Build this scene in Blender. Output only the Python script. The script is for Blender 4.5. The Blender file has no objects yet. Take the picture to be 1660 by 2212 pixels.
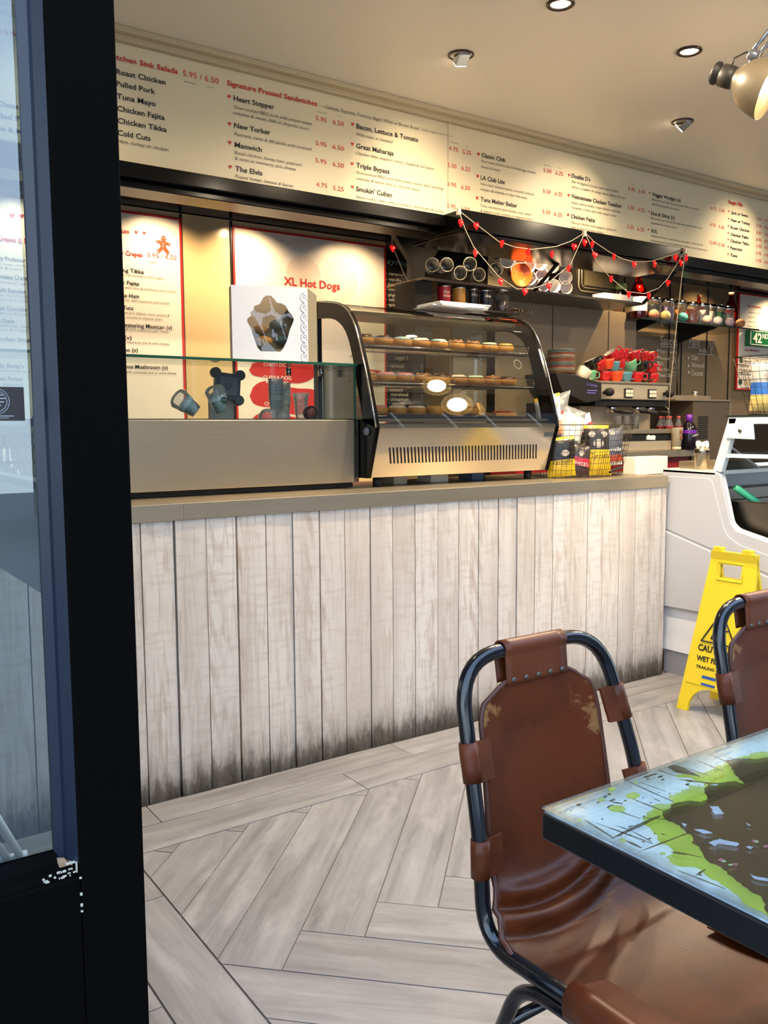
import bpy, bmesh, math, random
from mathutils import Vector, Matrix, Euler
from math import pi, sin, cos, radians as R_
random.seed(7)
SC = bpy.context.scene
COL = SC.collection

# ---------------------------------------------------------------- camera
cam_d = bpy.data.cameras.new('camera'); cam = bpy.data.objects.new('camera', cam_d); COL.objects.link(cam)
YAW, PITCH, ROLL = .60285, -.09668, -.006437
_F = Vector((sin(YAW)*cos(PITCH), cos(YAW)*cos(PITCH), sin(PITCH)))
_r = Vector((cos(YAW), -sin(YAW), 0)); _u = _r.cross(_F)
_R = cos(ROLL)*_r + sin(ROLL)*_u; _U = -sin(ROLL)*_r + cos(ROLL)*_u
m = Matrix((_R, _U, -_F)).transposed().to_4x4(); m.translation = Vector((0, 0, 1.25))
cam.matrix_world = m
cam_d.sensor_fit = 'VERTICAL'; cam_d.sensor_height = 24; cam_d.lens = 1881/2212*24
cam_d.clip_start = .05
SC.camera = cam

# ---------------------------------------------------------------- world, exposure
SC.view_settings.view_transform = 'Standard'; SC.view_settings.look = 'None'
SC.view_settings.exposure = 0.42
SC.cycles.transparent_max_bounces = 32; SC.view_settings.gamma = 1
w = bpy.data.worlds.new('sky'); SC.world = w; w.use_nodes = True
nt = w.node_tree; bg = nt.nodes['Background']
tc = nt.nodes.new('ShaderNodeTexCoord'); sp = nt.nodes.new('ShaderNodeSeparateXYZ'); cr = nt.nodes.new('ShaderNodeValToRGB')
nt.links.new(tc.outputs['Generated'], sp.inputs[0]); nt.links.new(sp.outputs['Z'], cr.inputs[0])
cr.color_ramp.elements[0].position = 0.0; cr.color_ramp.elements[0].color = (.72, .86, 1.0, 1)
cr.color_ramp.elements[1].position = .8; cr.color_ramp.elements[1].color = (.42, .62, 1.0, 1)
nt.links.new(cr.outputs[0], bg.inputs[0]); bg.inputs[1].default_value = 3.4

def light(name, kind, loc, direction, power, color, size=.05, spot=None, blend=.6, size_y=None):
    d = bpy.data.lights.new(name, kind); d.energy = power; d.color = color
    if kind == 'AREA':
        d.size = size
        if size_y: d.shape = 'RECTANGLE'; d.size_y = size_y
    else: d.shadow_soft_size = size
    if kind == 'SPOT': d.spot_size = R_(spot or 90); d.spot_blend = blend
    o = bpy.data.objects.new(name, d); COL.objects.link(o); o.location = loc
    o.rotation_euler = Vector(direction).to_track_quat('-Z', 'Y').to_euler()
    return o
WARM = (1.0, .70, .40); WARM2 = (1.0, .80, .56)

# ---------------------------------------------------------------- materials
def srgb(h):
    if isinstance(h, str):
        h = h.lstrip('#'); c = [int(h[i:i+2], 16)/255 for i in (0, 2, 4)]
    else: c = h
    return tuple((x/12.92 if x <= .04045 else ((x+.055)/1.055)**2.4) for x in c)
MATS = {}
def mat(name, col='#808080', rough=.5, metal=0., spec=.5, trans=0., ior=1.45, emit=None, estr=1., coat=0., noise=None, bump=None, alpha=1.):
    """principled + optional fine colour noise (scale, amount) and bump (scale, strength)"""
    if name in MATS: return MATS[name]
    M = bpy.data.materials.new(name); M.use_nodes = True; N = M.node_tree.nodes; L = M.node_tree.links
    b = N['Principled BSDF']; c = srgb(col)
    b.inputs['Base Color'].default_value = (*c, 1); b.inputs['Roughness'].default_value = rough
    b.inputs['Metallic'].default_value = metal; b.inputs['Specular IOR Level'].default_value = spec
    b.inputs['Transmission Weight'].default_value = trans; b.inputs['IOR'].default_value = ior
    b.inputs['Coat Weight'].default_value = coat; b.inputs['Alpha'].default_value = alpha
    if emit: b.inputs['Emission Color'].default_value = (*srgb(emit), 1); b.inputs['Emission Strength'].default_value = estr
    if noise or bump:
        t = N.new('ShaderNodeTexCoord')
    if noise is None and not trans: noise = (14, .06)
    if noise:
        t = N.new('ShaderNodeTexCoord'); n = N.new('ShaderNodeTexNoise'); n.inputs['Scale'].default_value = noise[0]; n.inputs['Detail'].default_value = 4
        mx = N.new('ShaderNodeMix'); mx.data_type = 'RGBA'
        mx.inputs['A'].default_value = (*[max(0, x*(1-noise[1])) for x in c], 1); mx.inputs['B'].default_value = (*[min(1, x*(1+noise[1])) for x in c], 1)
        L.new(t.outputs['Object'], n.inputs['Vector']); L.new(n.outputs['Fac'], mx.inputs['Factor']); L.new(mx.outputs['Result'], b.inputs['Base Color'])
    if bump:
        n = N.new('ShaderNodeTexNoise'); n.inputs['Scale'].default_value = bump[0]; n.inputs['Detail'].default_value = 6
        bp = N.new('ShaderNodeBump'); bp.inputs['Strength'].default_value = bump[1]; bp.inputs['Distance'].default_value = .002
        L.new(t.outputs['Object'], n.inputs['Vector']); L.new(n.outputs['Fac'], bp.inputs['Height']); L.new(bp.outputs[0], b.inputs['Normal'])
    MATS[name] = M; return M
class NG:
    """tiny node-graph helper"""
    def __init__(s, name):
        s.M = bpy.data.materials.new(name); s.M.use_nodes = True; s.N = s.M.node_tree.nodes; s.L = s.M.node_tree.links
        s.b = s.N['Principled BSDF']; s.tc = s.N.new('ShaderNodeTexCoord'); MATS[name] = s.M
    def node(s, t, **kw):
        n = s.N.new(t)
        for k, v in kw.items(): setattr(n, k, v)
        return n
    def link(s, a, b): s.L.new(a, b)
    def mapping(s, scale, src=None, loc=None, rot=(0, 0, 0)):
        m = s.node('ShaderNodeMapping'); m.inputs['Scale'].default_value = scale; m.inputs['Rotation'].default_value = rot
        s.link(src or s.tc.outputs['Object'], m.inputs['Vector'])
        if loc is not None: s.link(loc, m.inputs['Location'])
        return m.outputs[0]
    def noise(s, vec, scale, detail=4, rough=.5, dist=0.):
        n = s.node('ShaderNodeTexNoise'); n.inputs['Scale'].default_value = scale; n.inputs['Detail'].default_value = detail
        n.inputs['Roughness'].default_value = rough; n.inputs['Distortion'].default_value = dist; s.link(vec, n.inputs['Vector']); return n.outputs['Fac']
    def ramp(s, fac, stops, interp='LINEAR'):
        r = s.node('ShaderNodeValToRGB'); r.color_ramp.interpolation = interp; e = r.color_ramp.elements
        while len(e) < len(stops): e.new(.5)
        for i, (p, c) in enumerate(stops):
            e[i].position = p; e[i].color = (*srgb(c), 1) if isinstance(c, str) else ((c, c, c, 1) if not hasattr(c, '__len__') else (*c, 1))
        s.link(fac, r.inputs[0]); return r.outputs[0]
    def mix(s, fac, a, b, blend='MIX'):
        m = s.node('ShaderNodeMix', data_type='RGBA', blend_type=blend)
        for k, v in (('Factor', fac), ('A', a), ('B', b)):
            if hasattr(v, 'node'): s.link(v, m.inputs[k])
            elif k == 'Factor': m.inputs['Factor'].default_value = v
            else: m.inputs[k].default_value = (*(srgb(v) if isinstance(v, str) else v), 1)
        return m.outputs['Result']
    def math(s, op, a, b=0., c=None, clamp=False):
        m = s.node('ShaderNodeMath', operation=op, use_clamp=clamp)
        for i, v in enumerate((a, b) if c is None else (a, b, c)):
            if hasattr(v, 'node'): s.link(v, m.inputs[i])
            else: m.inputs[i].default_value = v
        return m.outputs[0]
    def bump(s, h, strength=.3, dist=.002):
        b = s.node('ShaderNodeBump'); b.inputs['Strength'].default_value = strength; b.inputs['Distance'].default_value = dist
        s.link(h, b.inputs['Height']); s.link(b.outputs[0], s.b.inputs['Normal'])
    def rnd(s):
        o = s.node('ShaderNodeObjectInfo'); return o.outputs['Random']
    def vec(s, x, y=None, z=None):
        c = s.node('ShaderNodeCombineXYZ')
        for i, v in enumerate((x, x if y is None else y, x if z is None else z)):
            if hasattr(v, 'node'): s.link(v, c.inputs[i])
            else: c.inputs[i].default_value = v
        return c.outputs[0]
    def sep(s, src=None):
        q = s.node('ShaderNodeSeparateXYZ'); s.link(src or s.tc.outputs['Object'], q.inputs[0]); return q.outputs
    def done(s, col=None, rough=.5, metal=0., spec=.5, coat=0.):
        if col is not None: s.link(col, s.b.inputs['Base Color'])
        if hasattr(rough, 'node'): s.link(rough, s.b.inputs['Roughness'])
        else: s.b.inputs['Roughness'].default_value = rough
        s.b.inputs['Metallic'].default_value = metal; s.b.inputs['Specular IOR Level'].default_value = spec; s.b.inputs['Coat Weight'].default_value = coat
        return s.M

def thin_glass(name, tint='#ffffff', refl=1.0, rough=.0):
    """sheet glass: clear with Fresnel reflection"""
    g = NG(name); g.N.remove(g.b); out = g.N['Material Output']
    tr = g.node('ShaderNodeBsdfTransparent'); tr.inputs[0].default_value = (*srgb(tint), 1)
    gl = g.node('ShaderNodeBsdfGlossy'); gl.inputs['Roughness'].default_value = rough
    fr = g.node('ShaderNodeFresnel'); fr.inputs[0].default_value = 1.5
    f = g.math('MULTIPLY', fr.outputs[0], refl, clamp=True)
    n = g.noise(g.mapping((3, 3, 3)), 4); f = g.math('ADD', f, g.math('MULTIPLY', n, .012), clamp=True)
    mx = g.node('ShaderNodeMixShader'); g.link(f, mx.inputs[0]); g.link(tr.outputs[0], mx.inputs[1]); g.link(gl.outputs[0], mx.inputs[2]); g.link(mx.outputs[0], out.inputs['Surface'])
    return g.M
GLASS = thin_glass('sheet_glass', '#f6faf8', .9)
DOORGLASS = thin_glass('door_glass', '#cfdfe6', 2.4)
CASEGLASS = thin_glass('case_glass', '#e9e9e0', 1.9)
def clear_plastic(name, milk, refl=1.3):
    M = thin_glass(name, '#fcfdfd', refl, .03); N = M.node_tree.nodes; L = M.node_tree.links; out = N['Material Output']; src = out.inputs['Surface'].links[0].from_socket
    d = N.new('ShaderNodeBsdfDiffuse'); d.inputs[0].default_value = (.9, .92, .93, 1); t = N.new('ShaderNodeBsdfTranslucent'); t.inputs[0].default_value = (.9, .92, .93, 1)
    a = N.new('ShaderNodeMixShader'); L.new(d.outputs[0], a.inputs[1]); L.new(t.outputs[0], a.inputs[2]); b = N.new('ShaderNodeMixShader'); b.inputs[0].default_value = milk
    L.new(src, b.inputs[1]); L.new(a.outputs[0], b.inputs[2]); L.new(b.outputs[0], out.inputs['Surface']); return M
CLEARPL = clear_plastic('clear_plastic', .2)
JARGLASS = clear_plastic('jar_glass', .03, 1.6)
AMBER = thin_glass('amber_glass', '#e06a1a', 1.2)

# painted / plain
BLACKG = mat('black_gloss', '#080706', .16, spec=.3)
BLACK = mat('black_satin', '#0d0d0e', .35)
BLACKM = mat('black_matt', '#0c0c0d', .7)
CREAM = mat('menu_face', '#d6caa8', .38, spec=.4, noise=(3, .02))
WHITEP = mat('white_paper', '#eceae4', .7)
WHITE = mat('white_gloss', '#e6e6e2', .3)
REDT = mat('print_red', '#c02a22', .5)
PRICET = mat('print_light_red', '#cf3d30', .5)
BLACKT = mat('print_black', '#1d1a18', .5)
GREYT = mat('print_grey', '#5d574e', .5)
TINYT = mat('print_pale_grey', '#8a8272', .5)
WHITET = mat('print_white', '#f1ece2', .5)
CHALKT = mat('chalk_pen_white', '#d9d4c4', .6)
TEALT = mat('chalk_pen_teal', '#7fb3b4', .6)
REDB = mat('red_border', '#c2261f', .45)
CHROME = mat('chrome', '#cfcfcd', .12, 1.0)
STEELD = mat('dark_steel', '#6f685d', .3, 1.0)

def brushed(name, col, rough, axis_scale, var=.1):
    g = NG(name); n = g.noise(g.mapping(axis_scale), 3, 5)
    c = srgb(col); g.link(g.mix(n, tuple(x*(1-var) for x in c), tuple(min(1, x*(1+var)) for x in c)), g.b.inputs['Base Color'])
    r = g.math('ADD', g.math('MULTIPLY', n, .12), rough-.06)
    g.bump(n, .06, .001)
    return g.done(None, r, .82)
STEEL = brushed('brushed_steel', '#b0a289', .32, (1.5, 40, 120))
WORKTOP_STEEL = brushed('worktop_steel', '#b5a88f', .34, (1.2, 30, 90), .12)
STEELM = brushed('steel_mirror', '#c6bba8', .14, (1.5, 20, 60), .04)
STEELR = brushed('steel_rough', '#8f887b', .42, (2, 30, 60))

def glossy_wall(name, col, rough=.25, mottled=.12):
    g = NG(name); n = g.noise(g.mapping((1, 1, 1)), 2.2, 5, .6); c = srgb(col)
    g.bump(g.noise(g.mapping((1, 1, 1)), 30, 3), .03)
    return g.done(g.mix(n, tuple(x*(1-mottled) for x in c), tuple(x*(1+mottled) for x in c)), rough)
CEIL = glossy_wall('ceiling_paint', '#e2dac8', .5, .02)
WALLC = glossy_wall('wall_cream_gloss', '#d8c08e', .2, .03)
WALLD = glossy_wall('wall_taupe_gloss', '#7c6b50', .18, .06)
METALP = glossy_wall('metal_cladding', '#7b6d57', .32, .25)
PLASTER = glossy_wall('plaster', '#b9b3a6', .7, .04)
TRIMC = glossy_wall('cornice_paint', '#b8a988', .45, .03)
FREEZ = glossy_wall('freezer_white', '#b9b9ba', .28, .015)

# whitewashed planks
def plank_mat():
    g = NG('whitewashed_plank'); r = g.rnd(); off = g.vec(g.math('MULTIPLY', r, 37.), g.math('MULTIPLY', r, 11.), g.math('MULTIPLY', r, 91.))
    v = g.mapping((1, 1, .07), loc=off); v2 = g.mapping((1, 1, .03), loc=off); v3 = g.mapping((.35, 1, 1.5), loc=off)
    grain = g.noise(v, 38, 6, .6, 1.6); broad = g.noise(v, 7, 3); saw = g.noise(v3, 34, 2, .5); streak = g.noise(v2, 16, 4, .5, .6)
    base = g.ramp(broad, [(.28, '#bfb3a6'), (.5, '#d2c9bd'), (.75, '#ddd6cc')])
    base = g.mix(g.ramp(grain, [(.36, 1.), (.5, 0.)]), base, '#bdb0a2'); 
    base = g.mix(g.math('MULTIPLY', g.ramp(saw, [(.5, 0.), (.66, 1.)]), .35), base, '#b9aa97')
    # knots and cathedral grain in the middle of some boards
    wv = g.node('ShaderNodeTexWave', wave_type='RINGS', rings_direction='Y'); wv.inputs['Scale'].default_value = 9; wv.inputs['Distortion'].default_value = 5; wv.inputs['Detail'].default_value = 3
    g.link(g.mapping((1.6, 1, .22), loc=off), wv.inputs['Vector'])
    mask = g.math('MULTIPLY', g.ramp(streak, [(.55, 0.), (.68, 1.)]), g.ramp(wv.outputs['Fac'], [(.3, 1.), (.55, 0.)]))
    base = g.mix(g.math('MULTIPLY', mask, .3), base, '#8d6a55')
    base = g.mix(g.math('MULTIPLY', g.ramp(g.noise(v2, 9, 3), [(.62, 0.), (.74, 1.)]), .35), base, '#8f8577')
    base = g.mix(g.math('MULTIPLY', g.math('SUBTRACT', r, .3, clamp=True), .3), base, '#c7b39c')
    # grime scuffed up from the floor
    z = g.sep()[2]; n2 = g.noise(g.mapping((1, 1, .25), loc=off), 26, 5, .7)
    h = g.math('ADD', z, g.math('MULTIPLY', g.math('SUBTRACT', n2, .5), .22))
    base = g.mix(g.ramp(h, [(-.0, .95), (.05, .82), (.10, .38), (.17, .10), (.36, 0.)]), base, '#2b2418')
    g.bump(g.mix(.5, grain, saw), .35, .0015)
    return g.done(base, .62, spec=.25)
PLANK = plank_mat()

def tile_mat():
    g = NG('wood_look_tile'); r = g.rnd(); off = g.vec(g.math('MULTIPLY', r, 53.), g.math('MULTIPLY', r, 17.), 0.)
    u = g.node('ShaderNodeUVMap').outputs[0]
    v = g.mapping((.55, 7, 1), src=u, loc=off); v2 = g.mapping((1.3, 4, 1), src=u, loc=off)
    a = g.noise(v, 2.6, 6, .62, .5); b = g.noise(v2, 3.2, 6, .65, .3)
    base = g.ramp(a, [(.28, '#6b6967'), (.45, '#7d7b79'), (.6, '#8b8987'), (.78, '#989694')])
    base = g.mix(g.ramp(b, [(.5, 0.), (.72, .55)]), base, '#a5a3a0')
    base = g.mix(g.ramp(b, [(.22, .6), (.4, 0.)]), base, '#6c6662')
    base = g.mix(g.math('MULTIPLY', g.math('SUBTRACT', r, .5), .5, clamp=True), base, '#736f6a')
    g.bump(a, .12, .001)
    return g.done(base, .42, spec=.4)
TILE = tile_mat()
GROUT = mat('grout', '#6c655c', .8)

def leather_mat(name, base_c, dark_c, worn_c, amt):
    g = NG(name); v = g.mapping((1, 1, 1)); n = g.noise(v, 4, 5, .6); f = g.noise(v, 230, 3, .6)
    col = g.ramp(n, [(.3, dark_c), (.55, base_c), (.75, base_c)])
    w1 = g.noise(g.mapping((1, 1, 1)), 7.5, 8, .72, .3)
    if amt:
        # rubbed patches along the upper corners and edges of the back
        s = g.sep(); edge = g.math('ABSOLUTE', g.math('SUBTRACT', s[0], .175)); 
        m = g.math('ADD', w1, g.math('ADD', g.math('MULTIPLY', edge, .85), g.math('MULTIPLY', g.math('SUBTRACT', s[2], .62), .62)))
        k = g.ramp(m, [(.72, 0.), (.765, 1.)])
        col = g.mix(g.math('MULTIPLY', k, .75), col, worn_c)
    g.bump(g.mix(.3, f, w1), .22, .0012)
    return g.done(col, g.math('ADD', g.math('MULTIPLY', n, .2), .3), spec=.22)
LEATHER = leather_mat('worn_tan_leather', '#56250a', '#2c1204', '#8c6236', 1)
LEATHER2 = leather_mat('strap_leather', '#5c2c15', '#3c1c0c', '#a0764a', 0)
def chipped_black():
    g = NG('chipped_black_enamel'); n = g.noise(g.mapping((1, 1, 1)), 22, 8, .75); z = g.sep()[2]
    m = g.math('SUBTRACT', n, g.math('MULTIPLY', g.math('SUBTRACT', z, .40), .35))
    col = g.mix(g.ramp(m, [(.66, 0.), (.675, 1.)]), '#0c0e12', '#6b6250')
    return g.done(col, .16, spec=.6)
TUBE = chipped_black()

# ---------------------------------------------------------------- mesh builder
class MB:
    def __init__(s): s.v = []; s.f = []; s.mi = []; s.sm = []; s.cur = 0; s.uv = None
    def add(s, vs, fs, smooth=False):
        o = len(s.v); s.v += [tuple(v) for v in vs]
        for f in fs: s.f.append(tuple(i+o for i in f)); s.mi.append(s.cur); s.sm.append(smooth)
        return s
    def box(s, x0, x1, y0, y1, z0, z1):
        return s.add([(x, y, z) for z in (z0, z1) for y in (y0, y1) for x in (x0, x1)],
            [(0, 2, 3, 1), (4, 5, 7, 6), (0, 1, 5, 4), (2, 6, 7, 3), (0, 4, 6, 2), (1, 3, 7, 5)])
    def obox(s, c, ax, ay, az, hx, hy, hz):
        c = Vector(c); vs = [c+Vector(ax)*hx*i+Vector(ay)*hy*j+Vector(az)*hz*k for k in (-1, 1) for j in (-1, 1) for i in (-1, 1)]
        return s.add(vs, [(0, 2, 3, 1), (4, 5, 7, 6), (0, 1, 5, 4), (2, 6, 7, 3), (0, 4, 6, 2), (1, 3, 7, 5)])
    def lathe(s, prof, c=(0, 0, 0), axis=(0, 0, 1), seg=20, smooth=True, cap0=True, cap1=True, squash=1.):
        ax = Vector(axis).normalized(); t = Vector((1, 0, 0)) if abs(ax.x) < .9 else Vector((0, 1, 0))
        u = ax.cross(t).normalized(); w = ax.cross(u); c = Vector(c); vs = []
        for r, h in prof:
            for k in range(seg):
                a = 2*pi*k/seg; vs.append(c+ax*h+(u*cos(a)+w*sin(a)*squash)*r)
        fs = []
        for i in range(len(prof)-1):
            for k in range(seg):
                k2 = (k+1) % seg; fs.append((i*seg+k, i*seg+k2, (i+1)*seg+k2, (i+1)*seg+k))
        s.add(vs, fs, smooth); o = len(s.v)-len(vs); n = len(prof)
        if cap0 and prof[0][0] > 1e-5: s.f.append(tuple(o+k for k in reversed(range(seg)))); s.mi.append(s.cur); s.sm.append(False)
        if cap1 and prof[-1][0] > 1e-5: s.f.append(tuple(o+(n-1)*seg+k for k in range(seg))); s.mi.append(s.cur); s.sm.append(False)
        return s
    def tube(s, pts, r, seg=8, closed=False, smooth=True):
        P = [Vector(p) for p in pts]; n = len(P); rr = r if hasattr(r, '__len__') else [r]*n
        T = []
        for i in range(n):
            a = P[(i-1) % n] if (closed or i > 0) else P[i]; b = P[(i+1) % n] if (closed or i < n-1) else P[i]
            d = (b-a); T.append(d.normalized() if d.length > 1e-9 else Vector((0, 0, 1)))
        ref = Vector((0, 0, 1)) if abs(T[0].z) < .9 else Vector((1, 0, 0))
        u = T[0].cross(ref).normalized(); vs = []
        for i in range(n):
            u = (u-T[i]*u.dot(T[i])); u = u.normalized() if u.length > 1e-6 else T[i].orthogonal().normalized(); w = T[i].cross(u)
            for k in range(seg):
                a = 2*pi*k/seg; vs.append(P[i]+(u*cos(a)+w*sin(a))*rr[i])
        fs = [(i*seg+k, i*seg+(k+1) % seg, ((i+1) % n)*seg+(k+1) % seg, ((i+1) % n)*seg+k) for i in range(n if closed else n-1) for k in range(seg)]
        s.add(vs, fs, smooth)
        if not closed:
            o = len(s.v)-len(vs); s.f.append(tuple(o+k for k in reversed(range(seg)))); s.mi.append(s.cur); s.sm.append(False)
            s.f.append(tuple(o+(n-1)*seg+k for k in range(seg))); s.mi.append(s.cur); s.sm.append(False)
        return s
    def prism(s, poly, axis, d0, d1, smooth=False):
        """poly: 2-D outline; axis 'x': (y,z), 'y': (x,z), 'z': (x,y)"""
        def P(a, b, d): return {'x': (d, a, b), 'y': (a, d, b), 'z': (a, b, d)}[axis]
        n = len(poly); vs = [P(a, b, d0) for a, b in poly]+[P(a, b, d1) for a, b in poly]
        s.add(vs, [tuple(range(n)), tuple(range(2*n-1, n-1, -1))]); 
        o = len(s.v)-2*n
        for i in range(n):
            j = (i+1) % n; s.f.append((o+i, o+n+i, o+n+j, o+j)); s.mi.append(s.cur); s.sm.append(smooth)
        return s
    def grid(s, fn, nu, nv, smooth=True):
        vs = [fn(i/(nu-1), j/(nv-1)) for j in range(nv) for i in range(nu)]
        return s.add(vs, [(j*nu+i, j*nu+i+1, (j+1)*nu+i+1, (j+1)*nu+i) for j in range(nv-1) for i in range(nu-1)], smooth)
    def ball(s, c, r, seg=14, rings=9, sz=1., z0=-1.):
        prof = []
        for i in range(rings+1):
            a = -pi/2+pi*i/rings; h = sin(a)
            if h < z0: h = z0
            prof.append((r*cos(a)+1e-5 if h > z0 else r*math.sqrt(max(0, 1-z0*z0))*min(1, i/1.5), r*h*sz))
        return s.lathe(prof, c, (0, 0, 1), seg, True)
    def torus(s, c, R, r, axis=(0, 0, 1), seg=24, ring=10, sz=1.):
        ax = Vector(axis).normalized(); t = Vector((1, 0, 0)) if abs(ax.x) < .9 else Vector((0, 1, 0)); u = ax.cross(t).normalized(); w = ax.cross(u); c = Vector(c)
        vs = [c+(u*cos(a)+w*sin(a))*(R+r*cos(b))+ax*r*sin(b)*sz for a in [2*pi*i/seg for i in range(seg)] for b in [2*pi*j/ring for j in range(ring)]]
        return s.add(vs, [(i*ring+j, ((i+1) % seg)*ring+j, ((i+1) % seg)*ring+(j+1) % ring, i*ring+(j+1) % ring) for i in range(seg) for j in range(ring)], True)
    def build(s, name, mats, parent=None, org=None, bevel=0., solid=0., uvfn=None, subsurf=0):
        org = Vector(org) if org is not None else (Vector(root_org(parent)) if parent else Vector((0, 0, 0)))
        me = bpy.data.meshes.new(name); me.from_pydata([tuple(Vector(v)-org) for v in s.v], [], s.f)
        mats = mats if isinstance(mats, (list, tuple)) else [mats]
        for m_ in mats: me.materials.append(m_)
        me.polygons.foreach_set('material_index', s.mi); me.polygons.foreach_set('use_smooth', s.sm)
        bm = bmesh.new(); bm.from_mesh(me); bmesh.ops.recalc_face_normals(bm, faces=bm.faces)
        if bevel:
            ed = [e for e in bm.edges if len(e.link_faces) == 2 and e.calc_face_angle(0) > .6]
            bmesh.ops.bevel(bm, geom=ed, offset=bevel, segments=2, affect='EDGES', profile=.5)
        if uvfn:
            ul = bm.loops.layers.uv.new('UVMap')
            for f in bm.faces:
                for l in f.loops: l[ul].uv = uvfn(l.vert.co+org)
        bm.to_mesh(me); bm.free(); me.update()
        o = bpy.data.objects.new(name, me); COL.objects.link(o)
        if parent: o.parent = parent
        else: o.location = org
        if solid:
            md = o.modifiers.new('thickness', 'SOLIDIFY'); md.thickness = solid; md.offset = 0
        if subsurf:
            md = o.modifiers.new('smooth', 'SUBSURF'); md.levels = subsurf; md.render_levels = subsurf
        return o
ORG = {}
def root_org(o):
    while o.parent: o = o.parent
    return ORG.get(o.name, tuple(o.location))
def thing(name, label, cat, loc=(0, 0, 0), group=None):
    o = bpy.data.objects.new(name, None); COL.objects.link(o); o.location = loc; o.empty_display_size = .05
    o['label'] = label; o['category'] = cat
    if group: o['group'] = group
    return o
def tag(o, label, cat, group=None):
    o['label'] = label; o['category'] = cat
    if group: o['group'] = group
    return o
def struct(o): o['kind'] = 'structure'; return o
def kids(o): return [c for c in list(bpy.data.objects) if c.parent == o]
CH = {}
def copy_tree(root, loc, label=None, rz=0., group=None):
    if root.name not in CH:
        CH[root.name] = [(c, [g for g in kids(c)]) for c in kids(root)]
    r = root.copy(); COL.objects.link(r); r.location = loc; r.rotation_euler = (0, 0, rz)
    if label: r['label'] = label
    if group: r['group'] = group
    for c, gs in CH[root.name]:
        d = c.copy(); COL.objects.link(d); d.parent = r
        for g in gs:
            e = g.copy(); COL.objects.link(e); e.parent = d
    return r
def arc(c, r, a0, a1, n, plane='yz'):
    out = []
    for i in range(n+1):
        a = R_(a0+(a1-a0)*i/n); out.append((c[0]+r*cos(a), c[1]+r*sin(a)))
    return out
def fillet(pts, r, n=6):
    """round the corners of a 3-D polyline"""
    P = [Vector(p) for p in pts]; out = [P[0]]
    for i in range(1, len(P)-1):
        a = (P[i-1]-P[i]); b = (P[i+1]-P[i]); rr = min(r if not hasattr(r, '__len__') else r[i-1], a.length*.48, b.length*.48)
        p0 = P[i]+a.normalized()*rr; p1 = P[i]+b.normalized()*rr
        for k in range(n+1):
            t = k/n; out.append(p0*(1-t)**2+P[i]*2*t*(1-t)+p1*t*t)
    out.append(P[-1]); return out

# ---------------------------------------------------------------- lettering (flat print, one mesh per ink)
_fc = {}
def text_geo(txt, shear=0., bold=0.):
    key = (txt, shear, bold)
    if key in _fc: return _fc[key]
    cu = bpy.data.curves.new('t', 'FONT'); cu.body = txt; cu.size = 1; cu.shear = shear; cu.offset = bold; cu.resolution_u = 2; cu.fill_mode = 'FRONT'
    o = bpy.data.objects.new('t', cu); COL.objects.link(o); dg = bpy.context.evaluated_depsgraph_get()
    me = bpy.data.meshes.new_from_object(o.evaluated_get(dg)); vs = [(v.co.x, v.co.y) for v in me.vertices]; fs = [tuple(p.vertices) for p in me.polygons]
    bpy.data.objects.remove(o); bpy.data.curves.remove(cu); bpy.data.meshes.remove(me)
    if vs: x0 = min(v[0] for v in vs); x1 = max(v[0] for v in vs)
    else: x0, x1 = 0, 1
    _fc[key] = (vs, fs, x0, x1); return _fc[key]
CAP = None
def cap_h():
    global CAP
    if CAP is None: CAP = max(v[1] for v in text_geo('H')[0])
    return CAP
def put_text(mb, txt, O, U, V, width, cap, shear=0., bold=0.):
    """O = left baseline point, U = reading direction, V = up (3-D unit vectors)"""
    vs, fs, x0, x1 = text_geo(txt, shear, bold); sx = width/(x1-x0); sy = cap/cap_h(); O, U, V = Vector(O), Vector(U), Vector(V)
    mb.add([O+U*((x-x0)*sx)+V*(y*sy) for x, y in vs], fs)
HEART = [(0, -1), (-.55, -.42), (-.95, .1), (-.95, .55), (-.6, .88), (-.22, .8), (0, .45), (.22, .8), (.6, .88), (.95, .55), (.95, .1), (.55, -.42)]
STY = {'R': (REDT, 0, .022), 'K': (BLACKT, 0, .016), 'I': (GREYT, .22, 0.), 'P': (PRICET, 0, .0), 't': (TINYT, .2, 0.), 'W': (WHITET, 0, .015), 'C': (CHALKT, .05, .0), 'T': (TEALT, .3, .0), 'h': (REDT, 0, 0), 'hc': (CHALKT, 0, 0)}
INKN = {'R': 'red_lettering', 'K': 'black_lettering', 'I': 'grey_lettering', 'P': 'red_prices', 't': 'small_lettering', 'W': 'white_lettering', 'C': 'chalk_lettering', 'T': 'teal_lettering', 'h': 'printed_hearts', 'hc': 'chalk_hearts'}
def lettering(key, parent, y):
    by = {}
    for st, x0, z0, x1, cap, txt in TEXT[key]: by.setdefault(st, []).append((x0, z0, x1, cap, txt))
    for st, rows in by.items():
        mb = MB(); m_, sh, bo = STY[st]
        for x0, z0, x1, cap, txt in rows:
            if st in ('h', 'hc'): mb.add([(x0+a*cap*1.0, y, z0+b*cap) for a, b in HEART], [tuple(range(len(HEART)))])
            else: put_text(mb, txt, (x0, y, z0), (1, 0, 0), (0, 0, 1), x1-x0, cap, sh, bo)
        mb.build(INKN[st], m_, parent)
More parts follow.
